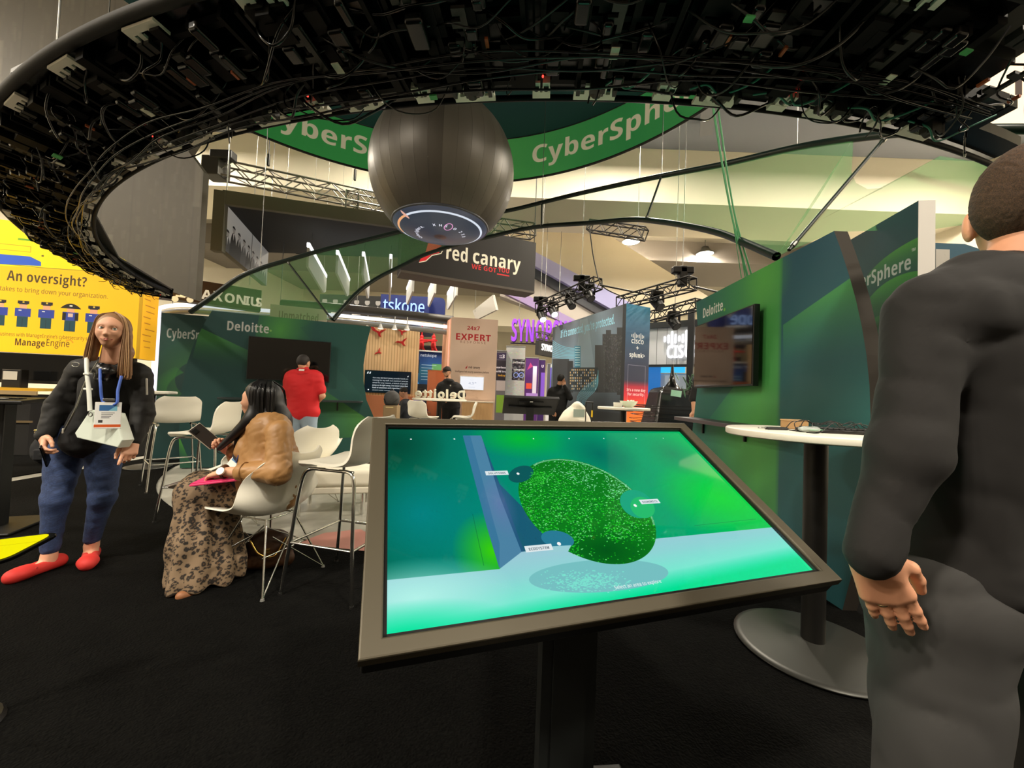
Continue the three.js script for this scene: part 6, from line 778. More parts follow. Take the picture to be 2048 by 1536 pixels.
// ---------------------------------------------------------------- neighbouring booths
const screenM = (t, k = 0.95) => mat(0x040404, 0.12, 0, { emissive: 0xffffff, emissiveMap: t, emissiveIntensity: k });
const printM = (t, r = 0.6, e = 0) => mat(0xffffff, r, 0, e ? { map: t, emissive: 0xffffff, emissiveMap: t, emissiveIntensity: e } : { map: t });
const rectPx = (w, a, b) => { const p = w.uv(...a), q = w.uv(...b); return rectPts(Math.min(p[0], q[0]), Math.min(p[1], q[1]), Math.max(p[0], q[0]), Math.max(p[1], q[1])); };
// --- yellow booth
{
  const Y = new Wall(at(0, 701, 6.3), at(140, 707, 6.52)), r = Y.uv(272, 700)[0], b0 = Y.uv(0, 703)[1], top = 3.7, l = -2.2, bb = [l, b0, r, top], s = thing('yellow_booth_sign', 'bright yellow booth sign with toy guard figures behind the standing woman', 'booth sign');
  const t = print(bb, 330, (c, X, k) => {
    const Q = (x, y) => X(...Y.uv(x, y)), w = c.canvas.width, h = c.canvas.height; c.fillStyle = '#fcc60a'; c.fillRect(0, 0, w, h); poly(c, [[0, 0], [w, 0], Q(272, 535), Q(160, 541), Q(92, 536), Q(0, 531), [0, Q(0, 531)[1] - 20]], '#fde800'); c.strokeStyle = '#8a7a10'; c.lineWidth = 3; c.beginPath(); c.moveTo(0, Q(0, 531)[1] - 14); c.lineTo(...Q(92, 536)); c.lineTo(...Q(165, 541)); c.lineTo(w, Q(272, 546)[1]); c.stroke();
    poly(c, [Q(-120, 498), Q(60, 513), Q(82, 524), Q(82, 532), Q(0, 528), Q(-120, 520)], '#2f5fd0'); c.fillStyle = '#6fae20'; c.fillRect(...Q(36, 476), 60, 10); c.strokeStyle = '#b8a812'; c.strokeRect(...Q(-30, 484), 190, 30); c.fillStyle = '#5a5212'; c.fillRect(...Q(83, 510), 10, 8);
    const T = (str, x0, y0, x1, col, f, size) => { const a = Q(x0, y0), e = Q(x1, y0 + (x1 - x0) * 0.04); fitWords(c, str, a[0], e[0], a[1], col, f, size); };
    T('An oversight?', 13, 560, 174, '#4a3a12', 'bold', 74); T('One insider is all it takes to bring down your organization.', -118, 571, 217, '#6a5618', 'normal', 34); T('Defend your business with ManageEngine’s cybersecurity solutions', -60, 667, 205, '#6a5010', 'normal', 28); T('Manage', 28, 690, 90, '#4a3208', 'bold', 50); T('Engine', 91, 691.5, 139, '#4a3208', 'normal', 50); c.strokeStyle = '#d8a018'; c.lineWidth = 7; c.beginPath(); c.arc(...Q(138, 686), 16, 3.6, 6.2); c.stroke();
    const guard = (x, y, pirate) => { const [gx, gy] = Q(x, y), u = Q(x + 10, y)[0] - gx, f = (col, a, b2, w2, h2) => { c.fillStyle = col; c.fillRect(gx + a * u, gy + b2 * u, w2 * u, h2 * u); }; f('#2a3f9a', -1.6, -0.2, 3.2, 2.1); f('#14424c', -1.1, 1.9, 2.2, 2.7); f('#e9a77c', -0.75, -1.5, 1.5, 1.35); if (pirate) { c.fillStyle = '#15120c'; c.beginPath(); c.moveTo(gx - 2.1 * u, gy - 1.1 * u); c.quadraticCurveTo(gx, gy - 3.6 * u, gx + 2.1 * u, gy - 1.1 * u); c.fill(); f('#f4efe2', -0.3, -1.95, 0.6, 0.35); f('#15120c', -1.6, 0, 0.7, 1.8); f('#15120c', 0.9, 0, 0.7, 1.8); f('#d8b8a8', -0.5, 0.1, 1, 0.9); } else { f('#191a22', -1.15, -2.1, 2.3, 0.75); f('#191a22', -0.85, -1.4, 1.7, 0.2); f('#d8b840', -0.2, -2.0, 0.4, 0.4); f('#e8e6da', -0.9, 0.2, 0.6, 0.25); } f('#0f2b34', -0.06, 2.4, 0.12, 2.2); };
    [[-60, 612], [0, 615], [46, 618], [93, 621], [141, 626, 1], [187, 629]].forEach((a) => guard(...a));
  });
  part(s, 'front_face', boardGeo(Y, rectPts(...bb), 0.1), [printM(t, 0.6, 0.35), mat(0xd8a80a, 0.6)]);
  const Z = new Wall(at(272, 700, 6.79), at(312, 690, 7.4)), e = Z.uv(312, 690)[0], zb = [0, b0, e, top], t2 = print(zb, 160, (c, X) => { c.fillStyle = '#fbb912'; c.fillRect(0, 0, c.canvas.width, c.canvas.height); c.fillStyle = '#b07f10'; const w = c.canvas.width; for (let i = 0; i < 12; i++) c.fillRect(w * (0.25 + (i % 3) * 0.06), c.canvas.height * (0.34 + i * 0.05), w * (0.5 - (i % 4) * 0.06), 3); });
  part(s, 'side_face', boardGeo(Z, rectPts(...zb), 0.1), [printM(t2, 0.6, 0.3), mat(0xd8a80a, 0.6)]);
  part(s, 'light_edge', boardGeo(Z, rectPts(e + 0.02, 0.4, e + 0.12, 2.6), 0.06), glow(0xf2ecff, 1.3), 'white lit edge strip'); part(s, 'pattern_strip', boardGeo(Z, rectPts(e + 0.16, 0.4, e + 0.34, 2.4), 0.06), printM(tex(32, 256, (c) => { c.fillStyle = '#f1ece6'; c.fillRect(0, 0, 32, 256); c.fillStyle = '#26242a'; for (let i = 0; i < 120; i++) c.fillRect(rnd() * 28, 50 + rnd() * 200, 3 + rnd() * 5, 2 + rnd() * 3); }), 0.6, 0.3));
  for (const u of [l + 0.3, r - 0.2]) part(s, 'post', boardGeo(Y, rectPts(u, 0.012, u + 0.1, b0 + 0.1), 0.08, -0.15), BLACKM);
  const d = thing('dark_display_panel', 'long dark glossy display panel below the yellow sign', 'display'); part(d, 'panel', boardGeo(Y, rectPts(l, 1.14, r - 0.3, b0 - 0.01), 0.06, 0.02), mat(0x141516, 0.12)); part(d, 'lower_rail', boardGeo(Y, rectPts(l, 1.09, r - 0.3, 1.14), 0.06, 0.03), BLACKM);
  const k = thing('yellow_counter', 'yellow topped black counter below the dark display panel', 'counter'); part(k, 'worktop', boardGeo(Y, rectPts(l, 0.98, r - 0.9, 1.02), 0.5, 0.55), [mat(0xe0a81c, 0.5), mat(0xe8b72e, 0.4)]); part(k, 'front_edge', boardGeo(Y, rectPts(l, 0.92, r - 0.9, 0.98), 0.03, 0.56), mat(0xa78f66, 0.6)); part(k, 'body', boardGeo(Y, rectPts(l, 0.012, r - 1.0, 0.92), 0.42, 0.5), mat(0x141210, 0.7)); part(k, 'shelf_board', boardGeo(Y, rectPts(l, 0.5, r - 0.95, 0.53), 0.02, 0.53), mat(0x6d5a3a, 0.6));
  const q = Y.uv(100, 770), g = thing('card_reader', 'small black card reader with a white label on the yellow counter', 'card reader'); part(g, 'body', boardGeo(Y, rectPts(q[0] - 0.35, 1.02, q[0] - 0.12, 1.3), 0.14, 0.35, 0.01), BLACKM); part(g, 'label', boardGeo(Y, rectPts(q[0] - 0.33, 1.14, q[0] - 0.16, 1.27), 0.004, 0.355), mat(0xcac8bf, 0.5));
}
// --- brown hanging sign with white letters
{
  const B = new Wall(at(402, 597, 8.75), at(515, 613, 9.4)), s = thing('brown_sign', 'dark brown sign with spaced white letters above the left green wall', 'sign'); part(s, 'board', boardGeo(B, rectPts(B.uv(285, 590)[0], B.uv(402, 597)[1] - 0.1, B.uv(522, 606)[0], B.uv(402, 597)[1] + 0.4), 0.3), mat(0x4a3528, 0.6)); const sp = [...'AXONIUS'], us = [402, 425, 447, 470, 489, 499, 510].map((x) => B.uv(x, 604)[0]); sp.forEach((ch, i) => { const g = letterGeo(ch, 0.21, 0.03); part(s, 'letter', B.set(g.translate(us[i], B.uv(402, 597)[1] - 0.005, 0), 0.005), mat(0xf2ecd8, 0.5, 0, { emissive: 0xfff6e0, emissiveIntensity: 0.4 })); });
  const c = B.uv(350, 598), c2 = B.uv(380, 600); for (const [u, v] of [c, c2]) { part(s, 'emblem_dot', B.set(new THREE.CylinderGeometry(0.06, 0.06, 0.03, 18).rotateX(Math.PI / 2).translate(u, v, 0), 0.02), mat(0xf2e8c8, 0.5, 0, { emissive: 0xfff0c8, emissiveIntensity: 0.5 })); part(s, 'emblem_bar', B.set(box(0.16, 0.035, 0.03, u + (u === c[0] ? 0.09 : -0.09), v + 0.07, 0).translate(0, 0, 0), 0.02), mat(0xf2e8c8, 0.5, 0, { emissive: 0xfff0c8, emissiveIntensity: 0.5 })); }
  for (const u of [B.uv(330, 560)[0], B.uv(500, 570)[0]]) part(s, 'hanger', bar(B.p(u, 3.6, -0.15), B.p(u, 9.28, -0.15), 0.008, 6), STEEL);
}
// --- long curved light strip of the booth behind
{
  const s = thing('curved_light_strip', 'long curved white light strip along the booth roof edge', 'light strip'), P = [[318, 634, 9.0], [314, 620, 9.0], [345, 611, 9.1], [400, 611, 9.35], [470, 617, 9.6], [560, 623, 9.9], [665, 630, 10.1], [780, 641, 10.35], [905, 655, 10.5]].map((a) => at(...a)); part(s, 'light_tube', tube(P, 0.045, 120, 8), glow(0xf3f5ff, 1.25)); const dn = (k) => P.map((p) => p.clone().add(V(0, k, -0.05))); part(s, 'roof_edge', tube(dn(0.2).slice(5), 0.12, 60, 8), mat(0x4a4642, 0.5)); part(s, 'lower_rail', tube(dn(-0.14), 0.07, 120, 8), mat(0xa9a9a6, 0.4, 0.3)); for (const i of [2, 5, 8]) part(s, 'hanger', bar(P[i], P[i].clone().setY(9.28), 0.008, 6), STEEL);
  areaLight(P[6].x, P[6].y - 0.25, P[6].z + 0.3, 2.5, 0.1, 0xf3f5ff, 14, V(P[6].x, 0, P[6].z + 0.6));
}
{ const w = new Wall(at(540, 640, 8.4), at(652, 646, 8.8)), q = rectPx(w, [541, 608], [652, 660]), bb = bbOf(q), t = print(bb, 180, (c, X) => { c.fillStyle = '#c9bfae'; c.fillRect(0, 0, c.canvas.width, c.canvas.height); const a = X(...w.uv(556, 637)), b = X(...w.uv(638, 640)); fitWords(c, 'Unmatched', a[0], b[0], a[1], '#8a7a66', 'bold', 42); }); const s = thing('beige_board', 'beige board with a brown heading above the left green wall', 'board'); part(s, 'panel', boardGeo(w, q, 0.1), [printM(t), mat(0xb9ae9c, 0.7)]); part(s, 'post', boardGeo(w, rectPts(bb[0] + 0.2, 0.012, bb[0] + 0.3, bb[1]), 0.08), mat(0xb9ae9c, 0.7)); part(s, 'post', boardGeo(w, rectPts(bb[2] - 0.3, 0.012, bb[2] - 0.2, bb[1]), 0.08), mat(0xb9ae9c, 0.7)); }
// --- black hanging frame with black and white mural, truss above
{
  const s = thing('hanging_mural_sign', 'large black square frame with a black and white mural hung left of the sphere', 'hanging frame'), y = 4.83, d = (px, py) => onY(px, py, y), o = [d(452, 408), d(537, 505), d(700, 500), d(815, 490), d(815, 457)], hole = [d(557, 450), d(592, 508), d(700, 497), d(745, 478), d(745, 468)];
  const sh = new THREE.Shape([o[0], o[1], V(o[2].x, 0, o[1].z), V(o[4].x, 0, o[1].z), o[4]].map((p) => new THREE.Vector2(p.x, -p.z))), hp = new THREE.Path([hole[0], hole[1], V(hole[2].x, 0, hole[1].z), hole[4]].map((p) => new THREE.Vector2(p.x, -p.z))); sh.holes.push(hp); part(s, 'soffit', flat(sh, y + 0.06, 0.06), mat(0x0c0b0a, 0.8));
  const L = new Wall(o[0], o[1]), len = o[0].distanceTo(o[1]), t = tex(512, 256, (c, w, h) => { const g = c.createLinearGradient(0, 0, w, 0); g.addColorStop(0, '#b4b4b2'); g.addColorStop(1, '#8d8d8c'); c.fillStyle = g; c.fillRect(0, 0, w, h); for (let i = 0; i < 9; i++) { const x = 30 + i * 55, hh = 100 + (i * 53) % 60; c.fillStyle = i % 3 ? '#1c1c1d' : '#3a3a3b'; c.beginPath(); c.ellipse(x, h + 10, 34, hh, 0, 0, 7); c.fill(); c.fillStyle = '#8c8885'; c.beginPath(); c.ellipse(x, h - hh - 6, 13, 18, 0, 0, 7); c.fill(); c.fillStyle = '#151515'; c.beginPath(); c.ellipse(x, h - hh - 16, 14, 12, 0, 3, 6.4); c.fill(); c.fillStyle = '#c9c7c4'; c.beginPath(); c.moveTo(x - 5, h - hh + 14); c.lineTo(x + 5, h - hh + 14); c.lineTo(x, h - hh + 60); c.fill(); } });
  part(s, 'mural', boardGeo(L, rectPts(0, y - 0.92, len, y), 0.12, 0.0), [printM(t, 0.6, 0.2), mat(0x5f5b4c, 0.7)]); const Fr = new Wall(o[0], o[4]); part(s, 'front_beam', boardGeo(Fr, rectPts(-0.05, y - 0.02, o[0].distanceTo(o[4]), y + 0.26), 0.1, 0.05), mat(0x5f5b4c, 0.7)); part(s, 'end_post', boardGeo(Fr, rectPts(-0.2, y - 0.98, 0, y + 0.24), 0.16, 0.06), mat(0x5a5646, 0.7)); for (const p of [o[0], o[1], o[4]]) part(s, 'hanger', bar(p.clone().setY(y), p.clone().setY(9.28), 0.01, 6), STEEL);
  const tr = thing('lighting_truss', 'silver box truss with a chain motor above the black hanging frame', 'truss'), a = at(432, 338, 9.0), b = at(775, 408, 10.6); truss(tr, a, b, 0.34, mat(0x77736a, 0.35, 0.8), 0.026); const mo = at(447, 312, 8.9); part(tr, 'motor', rbox(0.5, 0.2, 0.22, 0.03, mo.x, mo.y, mo.z), mat(0x1d1c1a, 0.5)); part(tr, 'corner_block', rbox(0.4, 0.44, 0.4, 0.02, a.x, a.y, a.z), mat(0x3a3833, 0.5, 0.5)); for (const [px, py, dd] of [[537, 320, 9.4], [710, 350, 10.2]]) { const p = at(px, py, dd); part(tr, 'chain', bar(p, p.clone().setY(9.28), 0.012, 6), DARKSTEEL); part(tr, 'hook', rbox(0.06, 0.3, 0.06, 0.02, p.x, p.y, p.z), DARKSTEEL); } truss(tr, at(705, 385, 10.3), at(700, 470, 10.6).setY(4.9), 0.3, mat(0x55524b, 0.35, 0.8), 0.022);
}
// --- white light fins
{
  const y = 4.48, E0 = [[617, 485, 652, 549], [675, 500, 698, 556], [727, 503, 738, 562], [782, 508, 781, 568], [828, 543, 815, 574], [872, 547, 858, 579], [915, 552, 896, 585]], names = ['first white hanging fin from the left under the canopy', 'second white hanging fin from the left under the canopy', 'third white hanging fin from the left, nearly edge-on', 'fourth white hanging fin, edge-on at the canopy tube', 'fifth white hanging fin, just below the black sign corner', 'sixth white hanging fin below the black sign', 'last white hanging fin on the right below the black sign'];
  E0.forEach(([a, b, c, d], i) => { const p = onY(a, b, y), q = onY(c, d, y); const w = new Wall(p, q), len = p.distanceTo(q), s = thing('light_fin', names[i], 'light fin', 'white hanging fins with lit top edges'); part(s, 'fin', boardGeo(w, [[0, y - 0.12], [0, y - 0.55], [len * 0.86, y - 0.62], [len, y - 0.5], [len, y - 0.12]], 0.05, 0.025), mat(0xd9d9d4, 0.6)); part(s, 'light_bar', boardGeo(w, rectPts(0, y - 0.1, len, y), 0.07, 0.035, 0.01), glow(0xffffff, 2.2)); for (const k of [0.15, 0.85]) part(s, 'wire', bar(w.p(len * k, y), w.p(len * k, 9.28), 0.004, 5), STEEL); });
}
// --- mural strip and blue neon sign
{
  const M = new Wall(at(655, 620, 13.4), at(770, 625, 13.4)), s = thing('photo_strip', 'dark strip of black and white portraits left of the blue sign', 'mural'), t = tex(256, 100, (c, w, h) => { c.fillStyle = '#141414'; c.fillRect(0, 0, w, h); for (let i = 0; i < 6; i++) { const x = 20 + i * 42; c.fillStyle = '#8f8c89'; c.beginPath(); c.ellipse(x, 34, 10, 15, 0, 0, 7); c.fill(); c.fillStyle = i % 2 ? '#d0cecb' : '#3a3a3a'; c.beginPath(); c.moveTo(x - 18, h); c.lineTo(x, 52); c.lineTo(x + 18, h); c.fill(); c.fillStyle = '#0c0c0c'; c.beginPath(); c.ellipse(x, 24, 11, 9, 0, 3, 6.4); c.fill(); } }); part(s, 'panel', boardGeo(M, rectPx(M, [640, 588], [768, 632]), 0.15), [printM(t, 0.6, 0.15), BLACKM]); part(s, 'beam', boardGeo(M, rectPx(M, [640, 632], [905, 642]), 0.2, 0.1), mat(0x3c3a36, 0.6)); part(s, 'hanger', bar(M.p(1, 3.9), M.p(1, 9.28), 0.01, 6), STEEL);
  const N = new Wall(at(766, 622, 12.6), at(890, 630, 12.8)), b = thing('blue_neon_sign', 'dark blue rounded sign with glowing lettering', 'sign'), q = rectPx(N, [762, 588], [889, 636]), bb = bbOf(q); const rs = new THREE.Shape(), rd = 0.18; rs.moveTo(bb[0], bb[1]); rs.lineTo(bb[2] - rd, bb[1]); rs.quadraticCurveTo(bb[2], bb[1], bb[2], bb[1] + rd); rs.lineTo(bb[2], bb[3] - rd); rs.quadraticCurveTo(bb[2], bb[3], bb[2] - rd, bb[3]); rs.lineTo(bb[0], bb[3]); part(b, 'board', N.set(new THREE.ExtrudeGeometry(rs, { depth: 0.2, bevelEnabled: false }), -0.2), mat(0x121c4a, 0.5, 0, { emissive: 0x2a4ad0, emissiveIntensity: 0.12 })); const e0 = N.uv(766, 622), e1 = N.uv(850, 627); letters(b, N, 'tskope', e0[0], e1[0], e0[1] - 0.0, 0.4, 0.04, 0.02, glow(0xa8c8ff, 1.6), null, FONTR); part(b, 'hanger', bar(N.p(bb[2] - 0.4, bb[3]), N.p(bb[2] - 0.4, 9.28), 0.01, 6), STEEL);
}
// --- wooden wall with red birds and quote screen
const birdShape = (k) => { const p = [[-1, 0.25], [-0.55, 0.32], [-0.15, 0.12], [0.1, 0.05], [0.35, 0.28], [0.95, 0.4], [0.55, 0.1], [0.28, -0.08], [0.2, -0.3], [0.32, -0.7], [0.02, -0.62], [-0.12, -0.25], [-0.32, -0.05], [-0.62, 0.05]]; return new THREE.Shape(p.map(([x, y]) => new THREE.Vector2(x * k, y * k))); };
{
  const Wd = new Wall(at(728, 655, 10.9), at(832, 655, 11.2)), q = rectPx(Wd, [700, 646], [832, 836]), bb = bbOf(q); bb[1] = 0.012; const s = thing('wooden_wall', 'pale slatted wooden wall with red birds behind the left green wall', 'wall panel'); const t = print([bb[0], bb[1], bb[2], bb[3]], 120, (c) => { const w = c.canvas.width, h = c.canvas.height; c.fillStyle = '#efcb98'; c.fillRect(0, 0, w, h); for (let x = 0; x < w; x += 9) { c.fillStyle = `rgba(${150 + rnd() * 30},110,60,.42)`; c.fillRect(x, 0, 2.2, h); c.fillStyle = `rgba(255,220,170,${rnd() * 0.3})`; c.fillRect(x + 3, 0, 5, h); } }); part(s, 'panel', boardGeo(Wd, rectPts(...bb), 0.12), [printM(t, 0.6), mat(0xd0a878, 0.6)]); const lo = Wd.uv(740, 790)[1]; part(s, 'plinth', boardGeo(Wd, rectPts(bb[0], 0.012, bb[2] - 0.1, lo), 0.06, 0.06), mat(0xd98a5e, 0.6), 'peach lower board');
  const RB = mat(0xc41c1c, 0.6); [[743, 652, 0.18, 0.5, 'red bird cut-out at the top edge of the wooden wall'], [758, 664, 0.2, 0, 'red bird with spread wings, upper left on the wooden wall'], [804, 663, 0.15, -0.2, 'red bird at the upper right of the wooden wall'], [804, 684, 0.18, 0.35, 'red bird in the middle right of the wooden wall'], [757, 704, 0.12, 0.9, 'small red bird lowest on the wooden wall']].forEach(([x, y, k, a, lab]) => { const p = Wd.uv(x, y), g = new THREE.ExtrudeGeometry(birdShape(k), { depth: 0.03, bevelEnabled: false }).rotateZ(a).translate(p[0], p[1], 0); solo('bird_cutout', Wd.set(g, 0.004), RB, lab, 'bird cut-out', 'red birds on the wooden wall'); });
  const tq = tex(512, 280, (c, w, h) => { c.fillStyle = '#0d1822'; c.fillRect(0, 0, w, h); const g = c.createLinearGradient(0, 0, w, 0); words(c, '“', 16, 92, 110, '#e8eef0', 'bold'); ['Not only did Red Canary provide hands-on', 'training for my staff, but anytime I send an', 'email for any reason, a bunch of people', 'jump on it right away. I’ve never seen that', 'kind of attention and expertise.”'].forEach((l, i) => fitWords(c, l, 84, 484 - (i === 4 ? 80 : 0), 98 + i * 32, '#e6edf0', i > 2 ? 'bold' : 'normal', 23)); words(c, 'SECURITY LEADER  Enterprise', 84, 256, 15, '#c8d4d8'); c.fillStyle = '#fff'; c.beginPath(); c.arc(42, 248, 8, 0, 7); c.fill(); poly(c, [[470, 62], [488, 44], [484, 64]], '#fff'); });
  const tvq = rectPx(Wd, [731, 740], [821, 788]), tb = bbOf(tvq), tv2 = thing('television', 'lit television showing a white quotation on the wooden wall', 'television'); part(tv2, 'casing', boardGeo(Wd, tvq, 0.05, 0.09, 0.005), BLACKM); part(tv2, 'screen', boardGeo(Wd, rectPts(tb[0] + 0.012, tb[1] + 0.012, tb[2] - 0.012, tb[3] - 0.012), 0.003, 0.094), screenM(tq, 0.9)); part(tv2, 'bracket', boardGeo(Wd, rectPts(tb[0] + 0.4, tb[1] + 0.2, tb[2] - 0.4, tb[3] - 0.2), 0.036, 0.038), DARKSTEEL);
  [735, 761, 789, 814].forEach((x, i) => { const p = at(x, 655 + i * 1.2, 10.3), t = thing('spotlight', ['first', 'second', 'third', 'fourth'][i] + ' small white spotlight from the left above the wooden wall', 'spotlight', 'small spotlights above the wooden wall'); part(t, 'head', lathe([[0.001, 0.1], [0.03, 0.1], [0.045, 0.04], [0.085, -0.02], [0.08, -0.02], [0.001, 0.0]], 16).translate(p.x, p.y, p.z), mat(0xe8e6e0, 0.4)); part(t, 'stem', bar(p.clone().add(V(0, 0.1, 0)), p.clone().add(V(0, 0.32, 0)), 0.012, 6), mat(0xe8e6e0, 0.4)); part(t, 'lens', cyl(0.06, 0.06, 0.008, p.x, p.y - 0.016, p.z, 16), glow(0xfff4e0, 2)); });
}
// --- blue kiosk, red suspended figures, orange block
{
  const K = new Wall(at(829, 770, 11.6), at(886, 770, 11.8)), q = rectPx(K, [829, 702], [886, 770]), bb = bbOf(q), t = print(bb, 150, (c) => { const w = c.canvas.width, h = c.canvas.height, g = c.createLinearGradient(0, 0, 0, h); g.addColorStop(0, '#132a5a'); g.addColorStop(0.35, '#1f4a86'); g.addColorStop(0.6, '#2a6a84'); g.addColorStop(1, '#1d4a78'); c.fillStyle = g; c.fillRect(0, 0, w, h); words(c, 'netskope', w * 0.2, h * 0.15, h * 0.12, '#dfe8f4', 'normal'); poly(c, [[w * 0.02, h * 0.07], [w * 0.09, h * 0.15], [w * 0.15, h * 0.07], [w * 0.11, h * 0.07], [w * 0.085, h * 0.11], [w * 0.06, h * 0.07]], '#9fd0ff'); c.fillStyle = '#16181c'; c.fillRect(w * 0.05, h * 0.26, w * 0.13, h * 0.4); c.fillStyle = '#5b9a5e'; c.fillRect(w * 0.6, h * 0.36, w * 0.38, h * 0.3); poly(c, [[0, h * 0.62], [w * 0.2, h], [0, h]], '#3fa0e0'); c.fillStyle = '#bcd4e8'; for (let i = 0; i < 6; i++) c.fillRect(w * 0.25, h * (0.4 + i * 0.09), w * (0.5 - (i % 3) * 0.1), 2); }); const s = thing('blue_kiosk', 'blue printed kiosk panel between the wooden wall and the beige tower', 'kiosk'); part(s, 'panel', boardGeo(K, q, 0.1), [printM(t, 0.5, 0.25), mat(0x1a2a4a, 0.6)]); part(s, 'stand', boardGeo(K, rectPts(bb[0] + 0.1, 0.012, bb[2] - 0.1, bb[1]), 0.08), mat(0x2a3038, 0.6)); part(s, 'header', boardGeo(K, rectPts(bb[0], bb[3], bb[2], bb[3] + 0.04), 0.16, 0.04), mat(0xd8d8d4, 0.5));
  const R = mat(0xd01d20, 0.5), b = new Wall(at(829, 700, 12.6), at(886, 700, 12.6)), fr = thing('dark_gantry', 'dark gantry with red rail above the blue kiosk', 'gantry'); part(fr, 'beam', boardGeo(b, rectPx(b, [826, 690], [888, 700]), 0.3), mat(0x17181f, 0.6)); part(fr, 'rail', boardGeo(b, rectPx(b, [826, 679], [876, 684]), 0.1, 0.2), R); part(fr, 'roof', polySlab([at(826, 652, 12.4), at(872, 660, 12.9), at(862, 674, 12.9), at(826, 676, 12.4)], 0.3), mat(0x2a3346, 0.6)); for (const x of [827, 887]) { const p = b.uv(x, 760); part(fr, 'post', boardGeo(b, rectPts(p[0] - 0.05, 0.012, p[0] + 0.05, b.uv(x, 690)[1]), 0.1), mat(0x17181f, 0.6)); }
  [[843, 690, 0], [867, 690, 1]].forEach(([x, y, i]) => { const p = at(x, y, 12.62), t = thing('red_figure', i ? 'right red figure hanging above the blue kiosk' : 'left red figure hanging above the blue kiosk', 'figure'); part(t, 'figure', blob([C(p.clone().add(V(0, 0.16, 0)), p.clone().add(V(0, -0.02, 0)), 0.07, 0.08, 0.03), C(p.clone().add(V(-0.03, -0.05, 0)), p.clone().add(V(-0.12 + i * 0.1, -0.27, 0)), 0.05, 0.04, 0.03), C(p.clone().add(V(0.03, -0.05, 0)), p.clone().add(V(0.12, -0.22, 0)), 0.05, 0.04, 0.03), C(p.clone().add(V(0, 0.1, 0)), p.clone().add(V(0.2 - i * 0.35, 0.12, 0)), 0.04, 0.03, 0.02), E(p.clone().add(V(0, 0.26, 0)), [0.06, 0.07, 0.06], 0.02)], 0.018), R); part(t, 'line', bar(p.clone().add(V(0, 0.3, 0)), p.clone().add(V(0, 0.62, 0)), 0.02, 6), R); });
  const ob = new Wall(at(857, 836, 10.4), at(888, 836, 10.5)); { const p = rectPx(ob, [857, 741], [885, 836]), k = bbOf(p); const s2 = thing('peach_block', 'peach coloured booth block behind the man in the hoodie', 'booth block'); part(s2, 'body', boardGeo(ob, rectPts(k[0], 0.012, k[2], k[3]), 0.4), mat(0xe0865a, 0.6)); part(s2, 'cap', boardGeo(ob, rectPts(k[0] - 0.01, k[3], k[2] + 0.01, k[3] + 0.02), 0.42, 0.01), mat(0xd07a50, 0.6)); }
}
// --- beige tower
{
  const T = new Wall(at(903, 640, 10), at(990, 642, 10.15)), q = rectPx(T, [903, 634], [990, 800]), bb = bbOf(q); bb[1] = 0.012; const t = print(bb, 220, (c, X) => { const Q = (x, y) => X(...T.uv(x, y)), w = c.canvas.width, h = c.canvas.height; c.fillStyle = '#d8bba8'; c.fillRect(0, 0, w, h); const L = (s2, x0, x1, y, col, f, size) => { const a = Q(x0, y), b = Q(x1, y); fitWords(c, s2, a[0], b[0], a[1], col, f, size); }; L('24x7', 934, 960, 659.5, '#b2202a', 'bold', 30); L('EXPERT', 910, 982, 679, '#b2141e', 'bold', 50); L('R E S P O N S E', 920, 972, 685.5, '#8a5a4a', 'normal', 18); L('red canary', 937, 960, 736.5, '#3a2622', 'bold', 17); poly(c, [Q(930, 737), Q(935, 731), Q(934, 737)], '#b2202a'); L('Intelligence-led security operations platform', 910, 978, 744, '#4a332c', 'bold', 12); }); const s = thing('beige_tower', 'beige booth tower with red heading behind the man in the hoodie', 'booth tower'); part(s, 'front_panel', boardGeo(T, rectPts(...bb), 0.12), [printM(t, 0.65), mat(0xc8a894, 0.7)]); const side = new Wall(at(887, 640, 10.9), at(903, 640, 10.02)), sl = side.uv(903, 640)[0]; part(s, 'side_panel', boardGeo(side, rectPts(0, 0.012, sl, bb[3] - 0.02), 0.1), mat(0xe2a888, 0.6)); part(s, 'neon_line', boardGeo(side, rectPts(sl - 0.16, 0.9, sl - 0.12, bb[3] - 0.06), 0.02, 0.02), glow(0xff9a80, 1.6));
  const sq = rectPx(T, [920, 752], [967, 781]), sb = bbOf(sq), tq = tex(256, 160, (c, w, h) => { c.fillStyle = '#f4f5fb'; c.fillRect(0, 0, w, h); words(c, '4.9', 92, 96, 44, '#aab2c6', 'normal'); words(c, '/5', 156, 80, 22, '#aab2c6'); c.strokeStyle = '#b8c0d2'; c.beginPath(); c.ellipse(128, 36, 18, 10, 0, 0, 7); c.stroke(); c.fillStyle = '#c8cedc'; c.fillRect(90, 130, 76, 4); }); const tv2 = thing('television', 'small bright white television on the beige tower', 'television'); part(tv2, 'casing', boardGeo(T, sq, 0.05, 0.055, 0.004), mat(0xd8d8d6, 0.4)); part(tv2, 'screen', boardGeo(T, rectPts(sb[0] + 0.012, sb[1] + 0.012, sb[2] - 0.012, sb[3] - 0.012), 0.003, 0.058), screenM(tq, 1.0));
  const cq = rectPx(T, [924, 801], [982, 838]), cb = bbOf(cq), k = thing('wooden_counter', 'pale wooden counter below the bright television', 'counter'); part(k, 'body', boardGeo(T, rectPts(cb[0], 0.012, cb[2], cb[3] - 0.03), 0.35, 0.42), printM(tex(128, 64, (c, w, h) => { c.fillStyle = '#dcb07c'; c.fillRect(0, 0, w, h); c.fillStyle = '#b98a58'; for (let x = 0; x < w; x += 5) c.fillRect(x, 0, 1, h); }))); part(k, 'worktop', boardGeo(T, rectPts(cb[0] - 0.02, cb[3] - 0.03, cb[2] + 0.02, cb[3]), 0.39, 0.44), mat(0xd8c8b0, 0.5));
}
